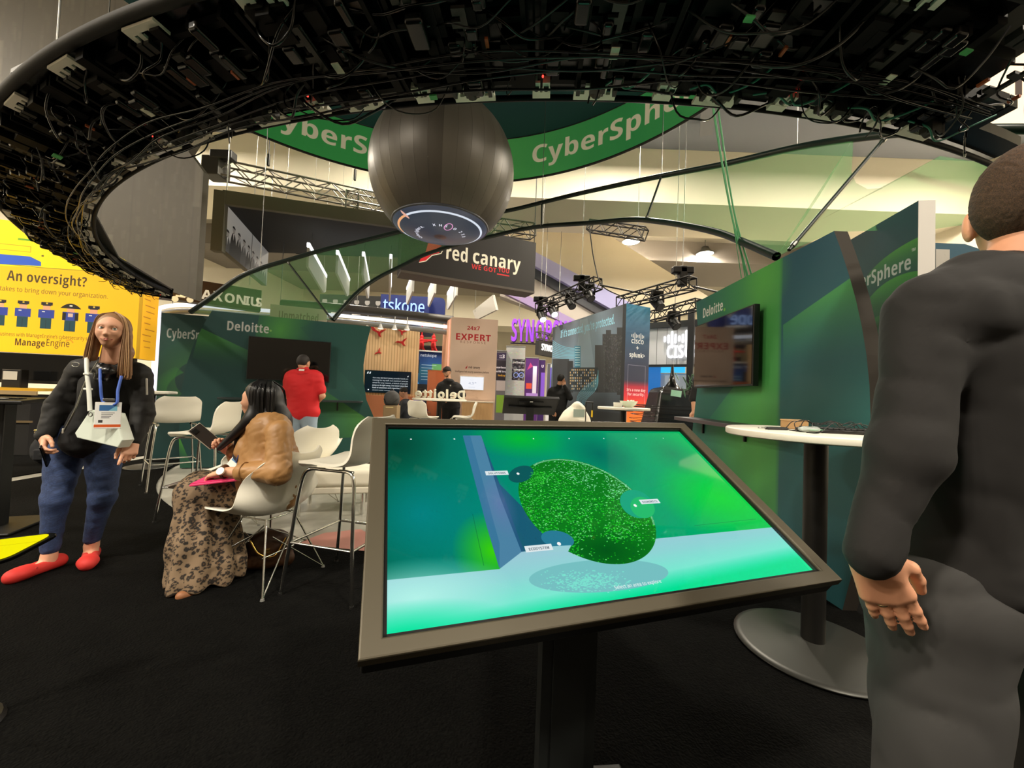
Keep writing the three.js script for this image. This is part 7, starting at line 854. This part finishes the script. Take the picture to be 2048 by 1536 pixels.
// --- black hanging sign
{
  const S = new Wall(at(805, 538, 8.2), at(1070, 572, 9.5)), tl = S.uv(805, 460), br = S.uv(1069, 571), tr = S.uv(1070, 485), b0 = S.uv(804, 540)[1], pts = rectPts(tl[0], b0, br[0], tr[1]), bb = bbOf(pts); const t = print(bb, 200, (c, X) => { const Q = (x, y) => X(...S.uv(x, y)); c.fillStyle = '#1a1411'; c.fillRect(0, 0, c.canvas.width, c.canvas.height); const L = (s2, a, b, col, f, size) => { const p = Q(...a), q = Q(...b); fitWords(c, s2, p[0], q[0], p[1], col, f, size); }; L('red', [890, 517], [937, 524], '#f4ead2', 'bold', 88); L('canary', [944, 525], [1041, 539], '#f4ead2', 'bold', 88); L('WE GOT', [943, 537], [993, 545], '#e0242a', 'bold', 30); L('YOU', [996, 543.5], [1019, 548], '#e0242a', 'bold', 30); const u = Q(994, 544), v = Q(1019, 549); c.fillStyle = '#e0242a'; c.fillRect(u[0], u[1] + 6, v[0] - u[0], 6); poly(c, [Q(838, 524), Q(846, 508), Q(872, 500), Q(884, 494), Q(878, 506), Q(862, 510), Q(852, 522)], '#e0222a'); poly(c, [Q(851, 505), Q(858, 480), Q(884, 492), Q(868, 500)], '#b83a34'); c.strokeStyle = '#f4ead2'; c.lineWidth = 4; c.beginPath(); c.moveTo(...Q(838, 525)); c.lineTo(...Q(852, 522)); c.lineTo(...Q(864, 511)); c.lineTo(...Q(882, 507)); c.lineTo(...Q(886, 500)); c.stroke(); }); const s = thing('hanging_black_sign', 'black hanging sign with cream and red lettering below the sphere', 'sign'); part(s, 'board', boardGeo(S, pts, 0.5), [printM(t, 0.6, 0.25), mat(0x1a1512, 0.7)]); part(s, 'lower_lip', boardGeo(S, rectPts(bb[0], bb[1] - 0.05, bb[2], bb[1]), 0.5, 0.01), mat(0x5a5048, 0.6)); truss(s, S.p(bb[2] - 1.1, bb[3] + 0.25, -0.2), S.p(bb[2], bb[3] + 0.35, -0.2), 0.3, mat(0x4a4640, 0.4, 0.6), 0.02); part(s, 'hanger', bar(S.p(bb[2] - 0.05, bb[3]), S.p(bb[2] - 0.05, 9.28), 0.012, 6), DARKSTEEL); part(s, 'hanger', bar(S.p(bb[0] + 0.3, bb[3]), S.p(bb[0] + 0.3, 9.28), 0.012, 6), DARKSTEEL);
  const fb = new Wall(at(1000, 640, 14), at(1060, 620, 14)); const wp = thing('white_hanging_panel', 'white tilted hanging panel right of the blue sign', 'panel'); part(wp, 'panel', polySlab([at(945, 622, 13), at(985, 590, 12.2), at(992, 620, 12.2), at(955, 640, 13)], 0.1), mat(0xc9c4bc, 0.6)); for (const [x, y, d] of [[950, 624, 12.9], [986, 596, 12.2]]) part(wp, 'wire', bar(at(x, y, d), at(x, y, d).setY(d > 12.5 ? 7.57 : 9.28), 0.006, 5), STEEL);
}
// --- purple letters and grey towers
{
  const S = new Wall(at(1020, 680, 15), at(1130, 674, 15)), s = thing('purple_letter_sign', 'large purple block letters hanging over the far booths', 'sign'); const a = S.uv(1021, 679), e = S.uv(1106, 674), PU = mat(0x8a35c8, 0.5, 0, { emissive: 0xa050f0, emissiveIntensity: 0.55 }); letters(s, S, 'SYNOPSYS', a[0], e[0] + 0.75, a[1] - 0.06, 0.84, 0.12, 0, PU, null, FONT); letters(s, S, 'SYNOPSYS', a[0] + 0.02, e[0] + 0.77, a[1] - 0.08, 0.86, 0.12, -0.14, mat(0x3a1464, 0.5), null, FONT); part(s, 'rail', boardGeo(S, rectPts(a[0], a[1] - 0.14, e[0] + 0.9, a[1] - 0.1), 0.06, -0.1), mat(0x2a1a40, 0.5)); for (const k of [0.3, 1.8]) part(s, 'hanger', bar(S.p(a[0] + k, a[1] + 0.5), S.p(a[0] + k, 9.28), 0.01, 6), STEEL);
  const tower = (label, x0, x1, yt, d, col, deco) => { const w = new Wall(at(x0, 800, d), at(x1, 800, d)), p = w.uv(x0, yt), q = w.uv(x1, yt), t = thing('display_tower', label, 'booth tower', 'printed towers of the far booths'), bb = [p[0], 0.012, q[0], p[1]]; const tx = print(bb, 110, (c, X) => { c.fillStyle = col; c.fillRect(0, 0, c.canvas.width, c.canvas.height); deco(c, (x, y) => X(...w.uv(x, y))); }); part(t, 'body', boardGeo(w, rectPts(...bb), q[0] - p[0]), [printM(tx, 0.6, 0.2), mat(col, 0.7)]); part(t, 'cap', boardGeo(w, rectPts(p[0] - 0.01, p[1], q[0] + 0.01, p[1] + 0.03), q[0] - p[0] + 0.02, 0.01), mat(0x8c8c88, 0.6)); };
  const R = (c, Q, x0, y0, x1, y1, f) => { const a2 = Q(x0, y0), b2 = Q(x1, y1); c.fillStyle = f; c.fillRect(a2[0], a2[1], b2[0] - a2[0], b2[1] - a2[1]); }, wtext = (c, Q, x, y, s2, z, col = '#f0ecf4') => words(c, s2, ...Q(x, y), z, col, 'bold', 'center');
  tower('grey tower with dark printed panels left of the purple letters', 993, 1013, 702, 11.8, '#6a6668', (c, Q) => { R(c, Q, 993, 705, 1013, 720, '#2e2340'); wtext(c, Q, 1004, 716, '::3', 16); R(c, Q, 993, 720, 1013, 761, '#231d28'); wtext(c, Q, 1003, 737, 'Fearlessly', 9); wtext(c, Q, 1003, 745, 'build trust', 9); wtext(c, Q, 1003, 753, 'today', 9, '#f0b030'); R(c, Q, 993, 761, 1013, 782, '#b4a8a4'); R(c, Q, 993, 790, 1013, 826, '#7fa838'); });
  tower('pale concrete tower with one dark printed panel', 1013, 1051, 693, 12, '#b0afaa', (c, Q) => { R(c, Q, 1025, 718, 1051, 761, '#231d28'); wtext(c, Q, 1038, 727, 'Software', 9); wtext(c, Q, 1038, 741, 'integrity', 9); c.strokeStyle = '#8aa0f0'; c.lineWidth = 3; for (const x of [1032, 1043]) { c.beginPath(); c.arc(...Q(x, 750), 8, 0, 7); c.stroke(); } for (let i = 0; i < 400; i++) { c.fillStyle = `rgba(${150 + rnd() * 60},${150 + rnd() * 60},${148 + rnd() * 50},.4)`; const p = Q(1013 + rnd() * 38, 695 + rnd() * 130); c.fillRect(p[0], p[1], 6, 3); } });
  tower('purple tower with red shapes beside the concrete tower', 1052, 1078, 716, 13, '#54246e', (c, Q) => { R(c, Q, 1052, 766, 1063, 778, '#e0503a'); poly(c, [Q(1054, 740), Q(1061, 725), Q(1066, 733)], '#b83a7a'); R(c, Q, 1066, 732, 1072, 790, '#e6dcf0'); R(c, Q, 1052, 786, 1078, 795, '#b48ad8'); });
  tower('dark purple tower further right of the purple tower', 1079, 1091, 720, 13.4, '#3a1c58', (c, Q) => { wtext(c, Q, 1085, 735, 'U', 14); R(c, Q, 1082, 745, 1088, 795, '#8a5ad8'); });
  tower('thin white tower left of the city poster', 1095, 1105, 728, 14, '#e4e2de', (c, Q) => { R(c, Q, 1095, 728, 1098, 830, '#55535a'); R(c, Q, 1101, 735, 1104, 790, '#6a5ad0'); });
  const Dk = new Wall(at(1077, 700, 14), at(1130, 730, 15.5)), ds = thing('dark_hanging_sign', 'dark hanging sign with white letters under the purple letters', 'sign'), p = Dk.uv(1077, 709), q2 = Dk.uv(1077, 680), r2 = Dk.uv(1125, 700); part(ds, 'board', boardGeo(Dk, rectPts(p[0], p[1], r2[0], q2[1]), 0.15), mat(0x1b1a1e, 0.6)); letters(ds, Dk, 'SYNOPSYS', p[0] + 0.15, r2[0] - 0.1, p[1] + 0.18, 0.24, 0.03, 0, mat(0xf4f2f4, 0.5, 0, { emissive: 0xffffff, emissiveIntensity: 0.6 })); truss(ds, Dk.p(p[0] + 0.1, q2[1] + 0.2, -0.1), Dk.p(r2[0], q2[1] + 0.2, -0.1), 0.25, mat(0x6a665c, 0.4, 0.6), 0.02); part(ds, 'hanger', bar(Dk.p(p[0] + 0.3, q2[1]), Dk.p(p[0] + 0.3, 9.28), 0.01, 6), STEEL);
}
// --- city poster wall with its narrow side
{
  const Cw = new Wall(at(1106, 655, 11.4), at(1252, 607, 8.2)), a = Cw.uv(1106, 655), b = Cw.uv(1252, 607), top = b[1], bb = [a[0], 0.012, b[0], top]; const t = print(bb, 200, (c, X) => { const Q = (x, y) => X(...Cw.uv(x, y)), w = c.canvas.width, h = c.canvas.height; c.fillStyle = '#30353a'; c.fillRect(0, 0, w, h); const g = c.createLinearGradient(0, 0, 0, h * 0.7); g.addColorStop(0, '#49505a'); g.addColorStop(0.45, '#7f97ad'); g.addColorStop(1, '#3a4148'); c.fillStyle = g; c.fillRect(0, 0, w, h * 0.72); blob2(c, ...Q(1185, 660), 330, 'rgba(150,180,205,.9)', 0.7, 1.2); poly(c, [Q(1160, 640), Q(1175, 636), Q(1190, 740), Q(1150, 740)], 'rgba(190,220,240,.35)'); const bl = (x0, y0, x1, y1, f) => poly(c, [Q(x0, y0), Q(x1, y0), Q(x1, y1), Q(x0, y1)], f); bl(1205, 668, 1235, 785, '#35383c'); bl(1212, 660, 1222, 700, '#2c2f33'); bl(1234, 655, 1252, 790, '#2b2e31'); bl(1190, 690, 1210, 785, '#43484d'); bl(1105, 718, 1138, 785, '#3a3f45'); bl(1135, 722, 1146, 785, '#24282d'); bl(1149, 692, 1161, 740, '#3f8fb4'); for (let i = 0; i < 8; i++) bl(1150, 694 + i * 5, 1160, 696 + i * 5, '#b8e4f0'); bl(1140, 735, 1196, 783, '#24343f'); c.fillStyle = '#ffe9b0'; for (let i = 0; i < 120; i++) { const q = Q(1140 + (i % 15) * 3.6, 738 + Math.floor(i / 15) * 5.4); if (rnd() < 0.7) { c.fillStyle = rnd() < 0.6 ? '#ffdf9c' : '#eaf6ff'; c.fillRect(q[0], q[1], 7, 9); } } c.strokeStyle = 'rgba(120,210,240,.9)'; c.lineWidth = 3; for (let i = 0; i < 9; i++) { c.beginPath(); c.moveTo(...Q(1105, 680 + i * 4)); c.quadraticCurveTo(...Q(1120, 695 + i * 3), ...Q(1150, 697 + i * 2.4)); c.stroke(); c.beginPath(); c.moveTo(...Q(1196, 740 + i * 2)); c.bezierCurveTo(...Q(1200, 772 + i * 2), ...Q(1156 + i * 2, 765 + i * 3), ...Q(1153 + i * 2.2, 805)); c.stroke(); } c.strokeStyle = '#5fb0d8'; c.lineWidth = 5; [3, 6, 9, 6, 3, 6, 9, 6, 3].forEach((k, i) => { c.beginPath(); c.moveTo(...Q(1153 + i * 2.2, 810 - k)); c.lineTo(...Q(1153 + i * 2.2, 806 + k * 0.6)); c.stroke(); }); for (let i = 0; i < 500; i++) { const q = Q(1206 + rnd() * 44, 670 + rnd() * 112); c.fillStyle = `rgba(${90 + rnd() * 40},${95 + rnd() * 40},${100 + rnd() * 40},.35)`; c.fillRect(q[0], q[1], 4, 6); } const f0 = Q(1121, 676), f1 = Q(1223, 650); c.font = 'normal 60px sans-serif'; words(c, 'If it’s connected, you’re protected.', f0[0], f0[1], 58, '#9adcf6', 'bold', 'left', 'sans-serif', (f1[0] - f0[0]) / c.measureText('If it’s connected, you’re protected.').width); });
  const s = thing('city_poster_wall', 'tall dark poster wall showing a city with blue light lines', 'poster wall'); part(s, 'front_panel', boardGeo(Cw, rectPts(...bb), 0.1), [printM(t, 0.5), mat(0x24282c, 0.6)]);
  const N = new Wall(at(1253, 606, 8.18), at(1302, 610, 8.5)), e = N.uv(1301, 610)[0], nb = [0, 0.012, e, top], t2 = print(nb, 260, (c) => { const w = c.canvas.width, h = c.canvas.height, g = c.createLinearGradient(0, 0, 0, h); [[0, '#2f86ac'], [0.18, '#285a80'], [0.4, '#24304e'], [0.5, '#252a48'], [0.54, '#b21e3c'], [0.6, '#d8243a'], [0.68, '#f0622a'], [0.8, '#f68a24'], [1, '#f79a2a']].forEach(([k, v]) => g.addColorStop(k, v)); c.fillStyle = g; c.fillRect(0, 0, w, h); const m = w / 2; c.fillStyle = '#f0f2f2'; [14, 22, 36, 22, 14, 22, 36, 22, 14].forEach((k, i) => c.fillRect(m - 46 + i * 11, h * 0.215 - k / 2 - 8, 5, k)); words(c, 'CISCO', m, h * 0.255, 32, '#f0f2f2', 'bold', 'center'); words(c, '+', m, h * 0.3, 40, '#f0f2f2', 'bold', 'center'); words(c, 'splunk>', m, h * 0.348, 36, '#f0f2f2', 'bold', 'center', 'sans-serif', 0.85); c.strokeStyle = 'rgba(200,200,220,.7)'; c.lineWidth = 2; c.strokeRect(w * 0.14, h * 0.4, w * 0.72, h * 0.5); words(c, 'It’s a new day', m, h * 0.572, 21, '#f4c8cc', 'bold', 'center'); words(c, 'for security.', m, h * 0.6, 21, '#f4c8cc', 'bold', 'center'); }); part(s, 'side_panel', boardGeo(N, rectPts(...nb), 0.1), [printM(t2, 0.5, 0.1), mat(0x24282c, 0.6)]);
}
// --- white backlit booth behind
{
  const B = new Wall(at(1303, 720, 11), at(1384, 720, 10.4)), q = rectPx(B, [1296, 658], [1440, 728]), bb = bbOf(q), s = thing('white_backlit_wall', 'white backlit wall with glowing white letters and bars', 'booth wall'); part(s, 'panel', boardGeo(B, q, 0.1), mat(0xc2c2c6, 0.5)); for (const x of [1313, 1333, 1353]) { const u = B.uv(x, 700)[0]; part(s, 'seam', boardGeo(B, rectPts(u, bb[1], u + 0.012, bb[3]), 0.006, 0.004), mat(0x77777c, 0.6)); } part(s, 'top_beam', boardGeo(B, rectPts(bb[0] - 0.1, bb[3], bb[2], bb[3] + 0.16), 0.2, 0.08), mat(0x15161a, 0.5)); part(s, 'lower_beam', boardGeo(B, rectPts(bb[0] - 0.1, bb[1] - 0.06, bb[2], bb[1]), 0.2, 0.08), mat(0x15161a, 0.5)); const G = glow(0xffffff, 1.7); const e0 = B.uv(1333, 712), e1 = B.uv(1392, 712); letters(s, B, 'CISCO', e0[0], e1[0] + 0.12, e0[1] - 0.06, 0.34, 0.05, 0.02, G); [0.1, 0.18, 0.36, 0.2, 0.1, 0.18, 0.38, 0.2, 0.1].forEach((h, i) => { const u = B.uv(1330 + i * 7.2, 690); part(s, 'bar', B.set(new THREE.CapsuleGeometry(0.032, h, 4, 8).translate(u[0], B.uv(1333, 683)[1] + 0.06, 0), 0.04), G); }); part(s, 'cyan_light', boardGeo(B, rectPts(bb[0], bb[1] - 0.22, bb[0] + 1.0, bb[1] - 0.07), 0.05), glow(0x35b8f2, 1.2)); part(s, 'lower_wall', boardGeo(B, rectPts(bb[0], 0.012, bb[2], bb[1] - 0.24), 0.06, -0.05), mat(0xb9c6da, 0.6)); const k = B.uv(1306, 765); part(s, 'blue_screen', boardGeo(B, rectPts(k[0] - 0.2, k[1] - 0.3, k[0] + 0.2, k[1] + 0.42), 0.05, 0.05), glow(0x1677c8, 0.8)); const p = B.uv(1386, 640); part(s, 'black_post', boardGeo(B, rectPts(p[0] - 0.05, 0.012, p[0] + 0.1, p[1] + 0.2), 0.15, 0.4), mat(0x17161a, 0.5));
}
// --- trusses with moving heads
{
  const TM = mat(0x1c1a18, 0.45, 0.5); const mover = (px, py, d, lab, lit) => { const p = at(px, py, d), t = thing('moving_light', lab, 'stage light', 'black stage lights on the trusses'); part(t, 'yoke', rbox(0.26, 0.1, 0.14, 0.03, p.x, p.y + 0.22, p.z), TM); part(t, 'arm', box(0.03, 0.2, 0.08, p.x - 0.13, p.y + 0.1, p.z), TM); part(t, 'arm', box(0.03, 0.2, 0.08, p.x + 0.13, p.y + 0.1, p.z), TM); const ax = V(0.25, -0.75, 0.6).normalize(); part(t, 'head', bar(p.clone().addScaledVector(ax, -0.14), p.clone().addScaledVector(ax, 0.16), 0.12, 18, 0.105), TM); part(t, 'lens', bar(p.clone().addScaledVector(ax, 0.16), p.clone().addScaledVector(ax, 0.17), 0.09, 18), lit ? glow(0xffffff, 5) : mat(0x55555a, 0.1)); part(t, 'clamp', bar(p.clone().add(V(0, 0.27, 0)), p.clone().add(V(0, 0.4, 0)), 0.03, 8), TM); };
  const hang = (parent, px, py, d) => { const p = at(px, py, d); part(parent, 'motor', merge([rbox(0.42, 0.14, 0.16, 0.03, p.x, p.y + 0.12, p.z), rbox(0.16, 0.4, 0.16, 0.03, p.x, p.y, p.z)]), TM); part(parent, 'chain', bar(p, p.clone().setY(9.28), 0.008, 6), STEEL); };
  const a = thing('lighting_truss', 'black truss with stage lights above the purple letters', 'truss'); truss(a, at(1078, 617, 11.5), at(1196, 566, 9.4), 0.26, TM, 0.02); hang(a, 1081, 607, 11.4); hang(a, 1163, 566, 9.9);
  mover(1083, 632, 11.3, 'leftmost lit stage light on the far black truss', 1); mover(1106, 622, 10.9, 'second lit stage light on the far black truss', 1); mover(1141, 606, 10.4, 'unlit stage light in the middle of the far black truss', 0); mover(1178, 590, 9.7, 'unlit stage light near the right end of the far black truss', 0);
  const b = thing('lighting_truss', 'black truss above the city poster wall', 'truss'); truss(b, at(1240, 606, 9.2), at(1386, 566, 7.6), 0.24, TM, 0.018); hang(b, 1365, 553, 7.8); part(b, 'cross_bar', bar(at(1200, 570, 9.28), at(1300, 590, 8.5), 0.02, 8), TM); part(b, 'cross_bar', bar(at(1384, 572, 7.6), at(1440, 585, 7.0), 0.02, 8), TM); part(b, 'cable', tube([at(1178, 450, 9.6), at(1190, 530, 9.5), at(1205, 572, 9.28), at(1250, 596, 9.1)], 0.014, 40, 6), TM);
  const c = thing('lighting_truss', 'low black truss right of the narrow gradient panel', 'truss'); truss(c, at(1303, 634, 9.6), at(1398, 608, 8.4), 0.22, TM, 0.018); part(c, 'hanger', bar(at(1350, 620, 9), at(1350, 620, 9).setY(9.28), 0.008, 6), STEEL); mover(1314, 606, 8.6, 'stage light hanging beside the narrow gradient panel', 0); mover(1347, 645, 9.2, 'stage light above the glowing white letters', 0);
  const d = thing('lighting_truss', 'short dark truss high beside the cream soffit', 'truss'); truss(d, at(1180, 452, 12), at(1290, 468, 11), 0.3, TM, 0.022); part(d, 'hanger', bar(at(1276, 455, 11.1), at(1276, 455, 11.1).setY(9.28), 0.01, 6), STEEL);
}
// --- wrapped pallet with a plant on top
{
  const c = at(1340, 830, 6.9), s = thing('wrapped_pallet', 'pallet load wrapped in glossy black film beside the right green wall', 'pallet'); const W2 = 0.5, g = new RoundedBoxGeometry(1, 1, 1, 12, 0.08), P = g.attributes.position; for (let i = 0; i < P.count; i++) { const y = P.getY(i) + 0.5, taper = y > 0.72 ? 1 - (y - 0.72) * 1.9 : 1 + 0.05 * Math.sin(y * 22), x = P.getX(i), z = P.getZ(i), k = 1 + 0.05 * n3(x * 9 + y * 14, y * 26, z * 9); P.setXYZ(i, x * 0.98 * taper * k, y * 1.28 + 0.03 * n3(x * 8, 3, z * 8), z * 0.95 * taper * k); } g.computeVertexNormals(); part(s, 'wrapped_load', g.translate(c.x, 0.14, c.z), mat(0x1a1815, 0.22)); part(s, 'pallet_base', box(1.0, 0.12, 0.95, c.x, 0.072, c.z), mat(0x6b5236, 0.8)); const bands = []; for (let i = 0; i < 16; i++) { const y = 0.22 + i * 0.06 + rr(-0.02, 0.02), r = 0.52 + 0.01 * (i % 3); bands.push(tube([V(-r, y, r * 0.95), V(0, y + rr(-0.03, 0.03), r * 1.0), V(r, y + rr(-0.03, 0.03), r * 0.95), V(r * 1.02, y, 0), V(r, y, -r * 0.95), V(-r, y, -r * 0.95), V(-r * 1.02, y, 0)].map((p) => p.add(V(c.x, 0, c.z))), rr(0.004, 0.009), 50, 5, true)); } part(s, 'film_folds', merge(bands), mat(0x131211, 0.12)); part(s, 'film_neck', lathe([[0.26, 0], [0.14, 0.08], [0.06, 0.2], [0.03, 0.34], [0.018, 0.5]], 14).translate(c.x + 0.02, 1.34, c.z), mat(0x0d0c0b, 0.2)); const lb = at(1355, 787, 6.35); part(s, 'shipping_label', box(0.17, 0.1, 0.004).applyMatrix4(new THREE.Matrix4().makeRotationZ(-0.12).setPosition(lb.x, lb.y, c.z + 0.5)), mat(0x9fd0b4, 0.5)); const leaf = new THREE.SphereGeometry(1, 6, 4).scale(0.014, 0.1, 0.004); for (let i = 0; i < 26; i++) { const l = part(s, 'leaf', leaf, mat([0x2f5a3a, 0x3d6b3f, 0x27492f][i % 3], 0.6)); l.position.set(c.x + 0.1 + rr(-0.05, 0.32), 1.42 + rr(-0.08, 0.22), c.z + 0.2 + rr(-0.15, 0.2)); l.rotation.set(rr(-0.9, 0.9), rr(0, 6), rr(-1.2, 1.2)); }
}
// --- things round the middle tables
{
  const c = at(1150, 826, 7.3), s = thing('paper_bundle', 'pale crumpled sacks of papers beside the second touch table', 'bundle'); part(s, 'sack', blob([E(V(c.x - 0.08, 0.6, c.z), [0.24, 0.4, 0.2], 0.08), E(V(c.x + 0.12, 0.55, c.z), [0.2, 0.42, 0.2], 0.08), C(V(c.x, 0.8, c.z), V(c.x + 0.05, 1.0, c.z), 0.2, 0.12, 0.08), C(V(c.x - 0.1, 0.1, c.z), V(c.x + 0.15, 0.1, c.z), 0.1, 0.1, 0.05)], 0.02, (x, y, z) => 0.018 * n3(x * 9, y * 9, z * 9)), mat(0xdcd6c2, 0.7)); part(s, 'papers', box(0.2, 0.14, 0.02, c.x + 0.04, 0.92, c.z + 0.2), mat(0x9aa89c, 0.6)); const l = at(1178, 830, 7.1), k = thing('suitcase_handle', 'black luggage handle with a yellow tag standing by the pale sacks', 'suitcase'); part(k, 'handle', merge([bar(V(l.x - 0.06, 0.5, l.z), V(l.x - 0.06, 1.12, l.z), 0.009, 8), bar(V(l.x + 0.06, 0.5, l.z), V(l.x + 0.06, 1.12, l.z), 0.009, 8), bar(V(l.x - 0.07, 1.12, l.z), V(l.x + 0.07, 1.12, l.z), 0.014, 8)]), BLACKM); part(k, 'case', rbox(0.34, 0.5, 0.22, 0.03, l.x, 0.27, l.z), mat(0x17181a, 0.5)); part(k, 'tag', box(0.03, 0.12, 0.01, l.x + 0.05, 0.92, l.z + 0.012), mat(0xe8c020, 0.5));
  const d = at(782, 830, 6.4), bx = thing('cardboard_boxes', 'stack of tan cardboard boxes behind the touch table corner', 'boxes'); for (let i = 0; i < 4; i++) { part(bx, 'box', rbox(0.24 - (i % 2) * 0.02, 0.24, 0.2, 0.01, d.x + (i % 2) * 0.01, 0.12 + i * 0.24, d.z), mat([0x8d7558, 0x7d664b, 0x937c5e, 0x86704f][i], 0.75)); } part(bx, 'tape', box(0.12, 0.012, 0.202, d.x, 0.93, d.z), mat(0xd8c88a, 0.5)); const bg = thing('grey_bag', 'dark grey domed bag on top of the cardboard boxes', 'bag'); part(bg, 'body', blob([E(V(d.x, 1.07, d.z), [0.125, 0.13, 0.1], 0.03), C(V(d.x - 0.05, 1.01, d.z), V(d.x + 0.05, 1.01, d.z), 0.06, 0.06, 0.04)], 0.012, fold(0.004, 20)), mat(0x3a3937, 0.7)); part(bg, 'piping', tube([V(d.x - 0.11, 1.06, d.z + 0.05), V(d.x - 0.05, 0.99, d.z + 0.11), V(d.x + 0.05, 0.99, d.z + 0.11), V(d.x + 0.11, 1.06, d.z + 0.05)], 0.008, 24, 6), BLACKM); part(bg, 'handle', tube([V(d.x - 0.03, 1.19, d.z), V(d.x, 1.225, d.z), V(d.x + 0.03, 1.19, d.z)], 0.008, 12, 6), BLACKM);
}
// --- bright sign beyond the right end of the ring
{
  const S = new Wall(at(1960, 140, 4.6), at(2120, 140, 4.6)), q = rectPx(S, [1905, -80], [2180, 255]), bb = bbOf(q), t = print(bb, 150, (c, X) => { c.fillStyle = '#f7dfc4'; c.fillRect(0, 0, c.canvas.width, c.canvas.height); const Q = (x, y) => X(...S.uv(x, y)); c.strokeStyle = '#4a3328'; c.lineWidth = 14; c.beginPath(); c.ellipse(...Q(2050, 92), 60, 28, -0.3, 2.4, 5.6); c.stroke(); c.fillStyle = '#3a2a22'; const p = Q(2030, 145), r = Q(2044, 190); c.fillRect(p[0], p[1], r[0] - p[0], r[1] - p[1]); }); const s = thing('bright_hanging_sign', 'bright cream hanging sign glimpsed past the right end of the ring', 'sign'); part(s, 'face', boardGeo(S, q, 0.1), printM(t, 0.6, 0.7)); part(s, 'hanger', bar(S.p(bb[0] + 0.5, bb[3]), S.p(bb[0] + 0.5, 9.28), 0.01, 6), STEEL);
}
renderer.render(scene, camera);
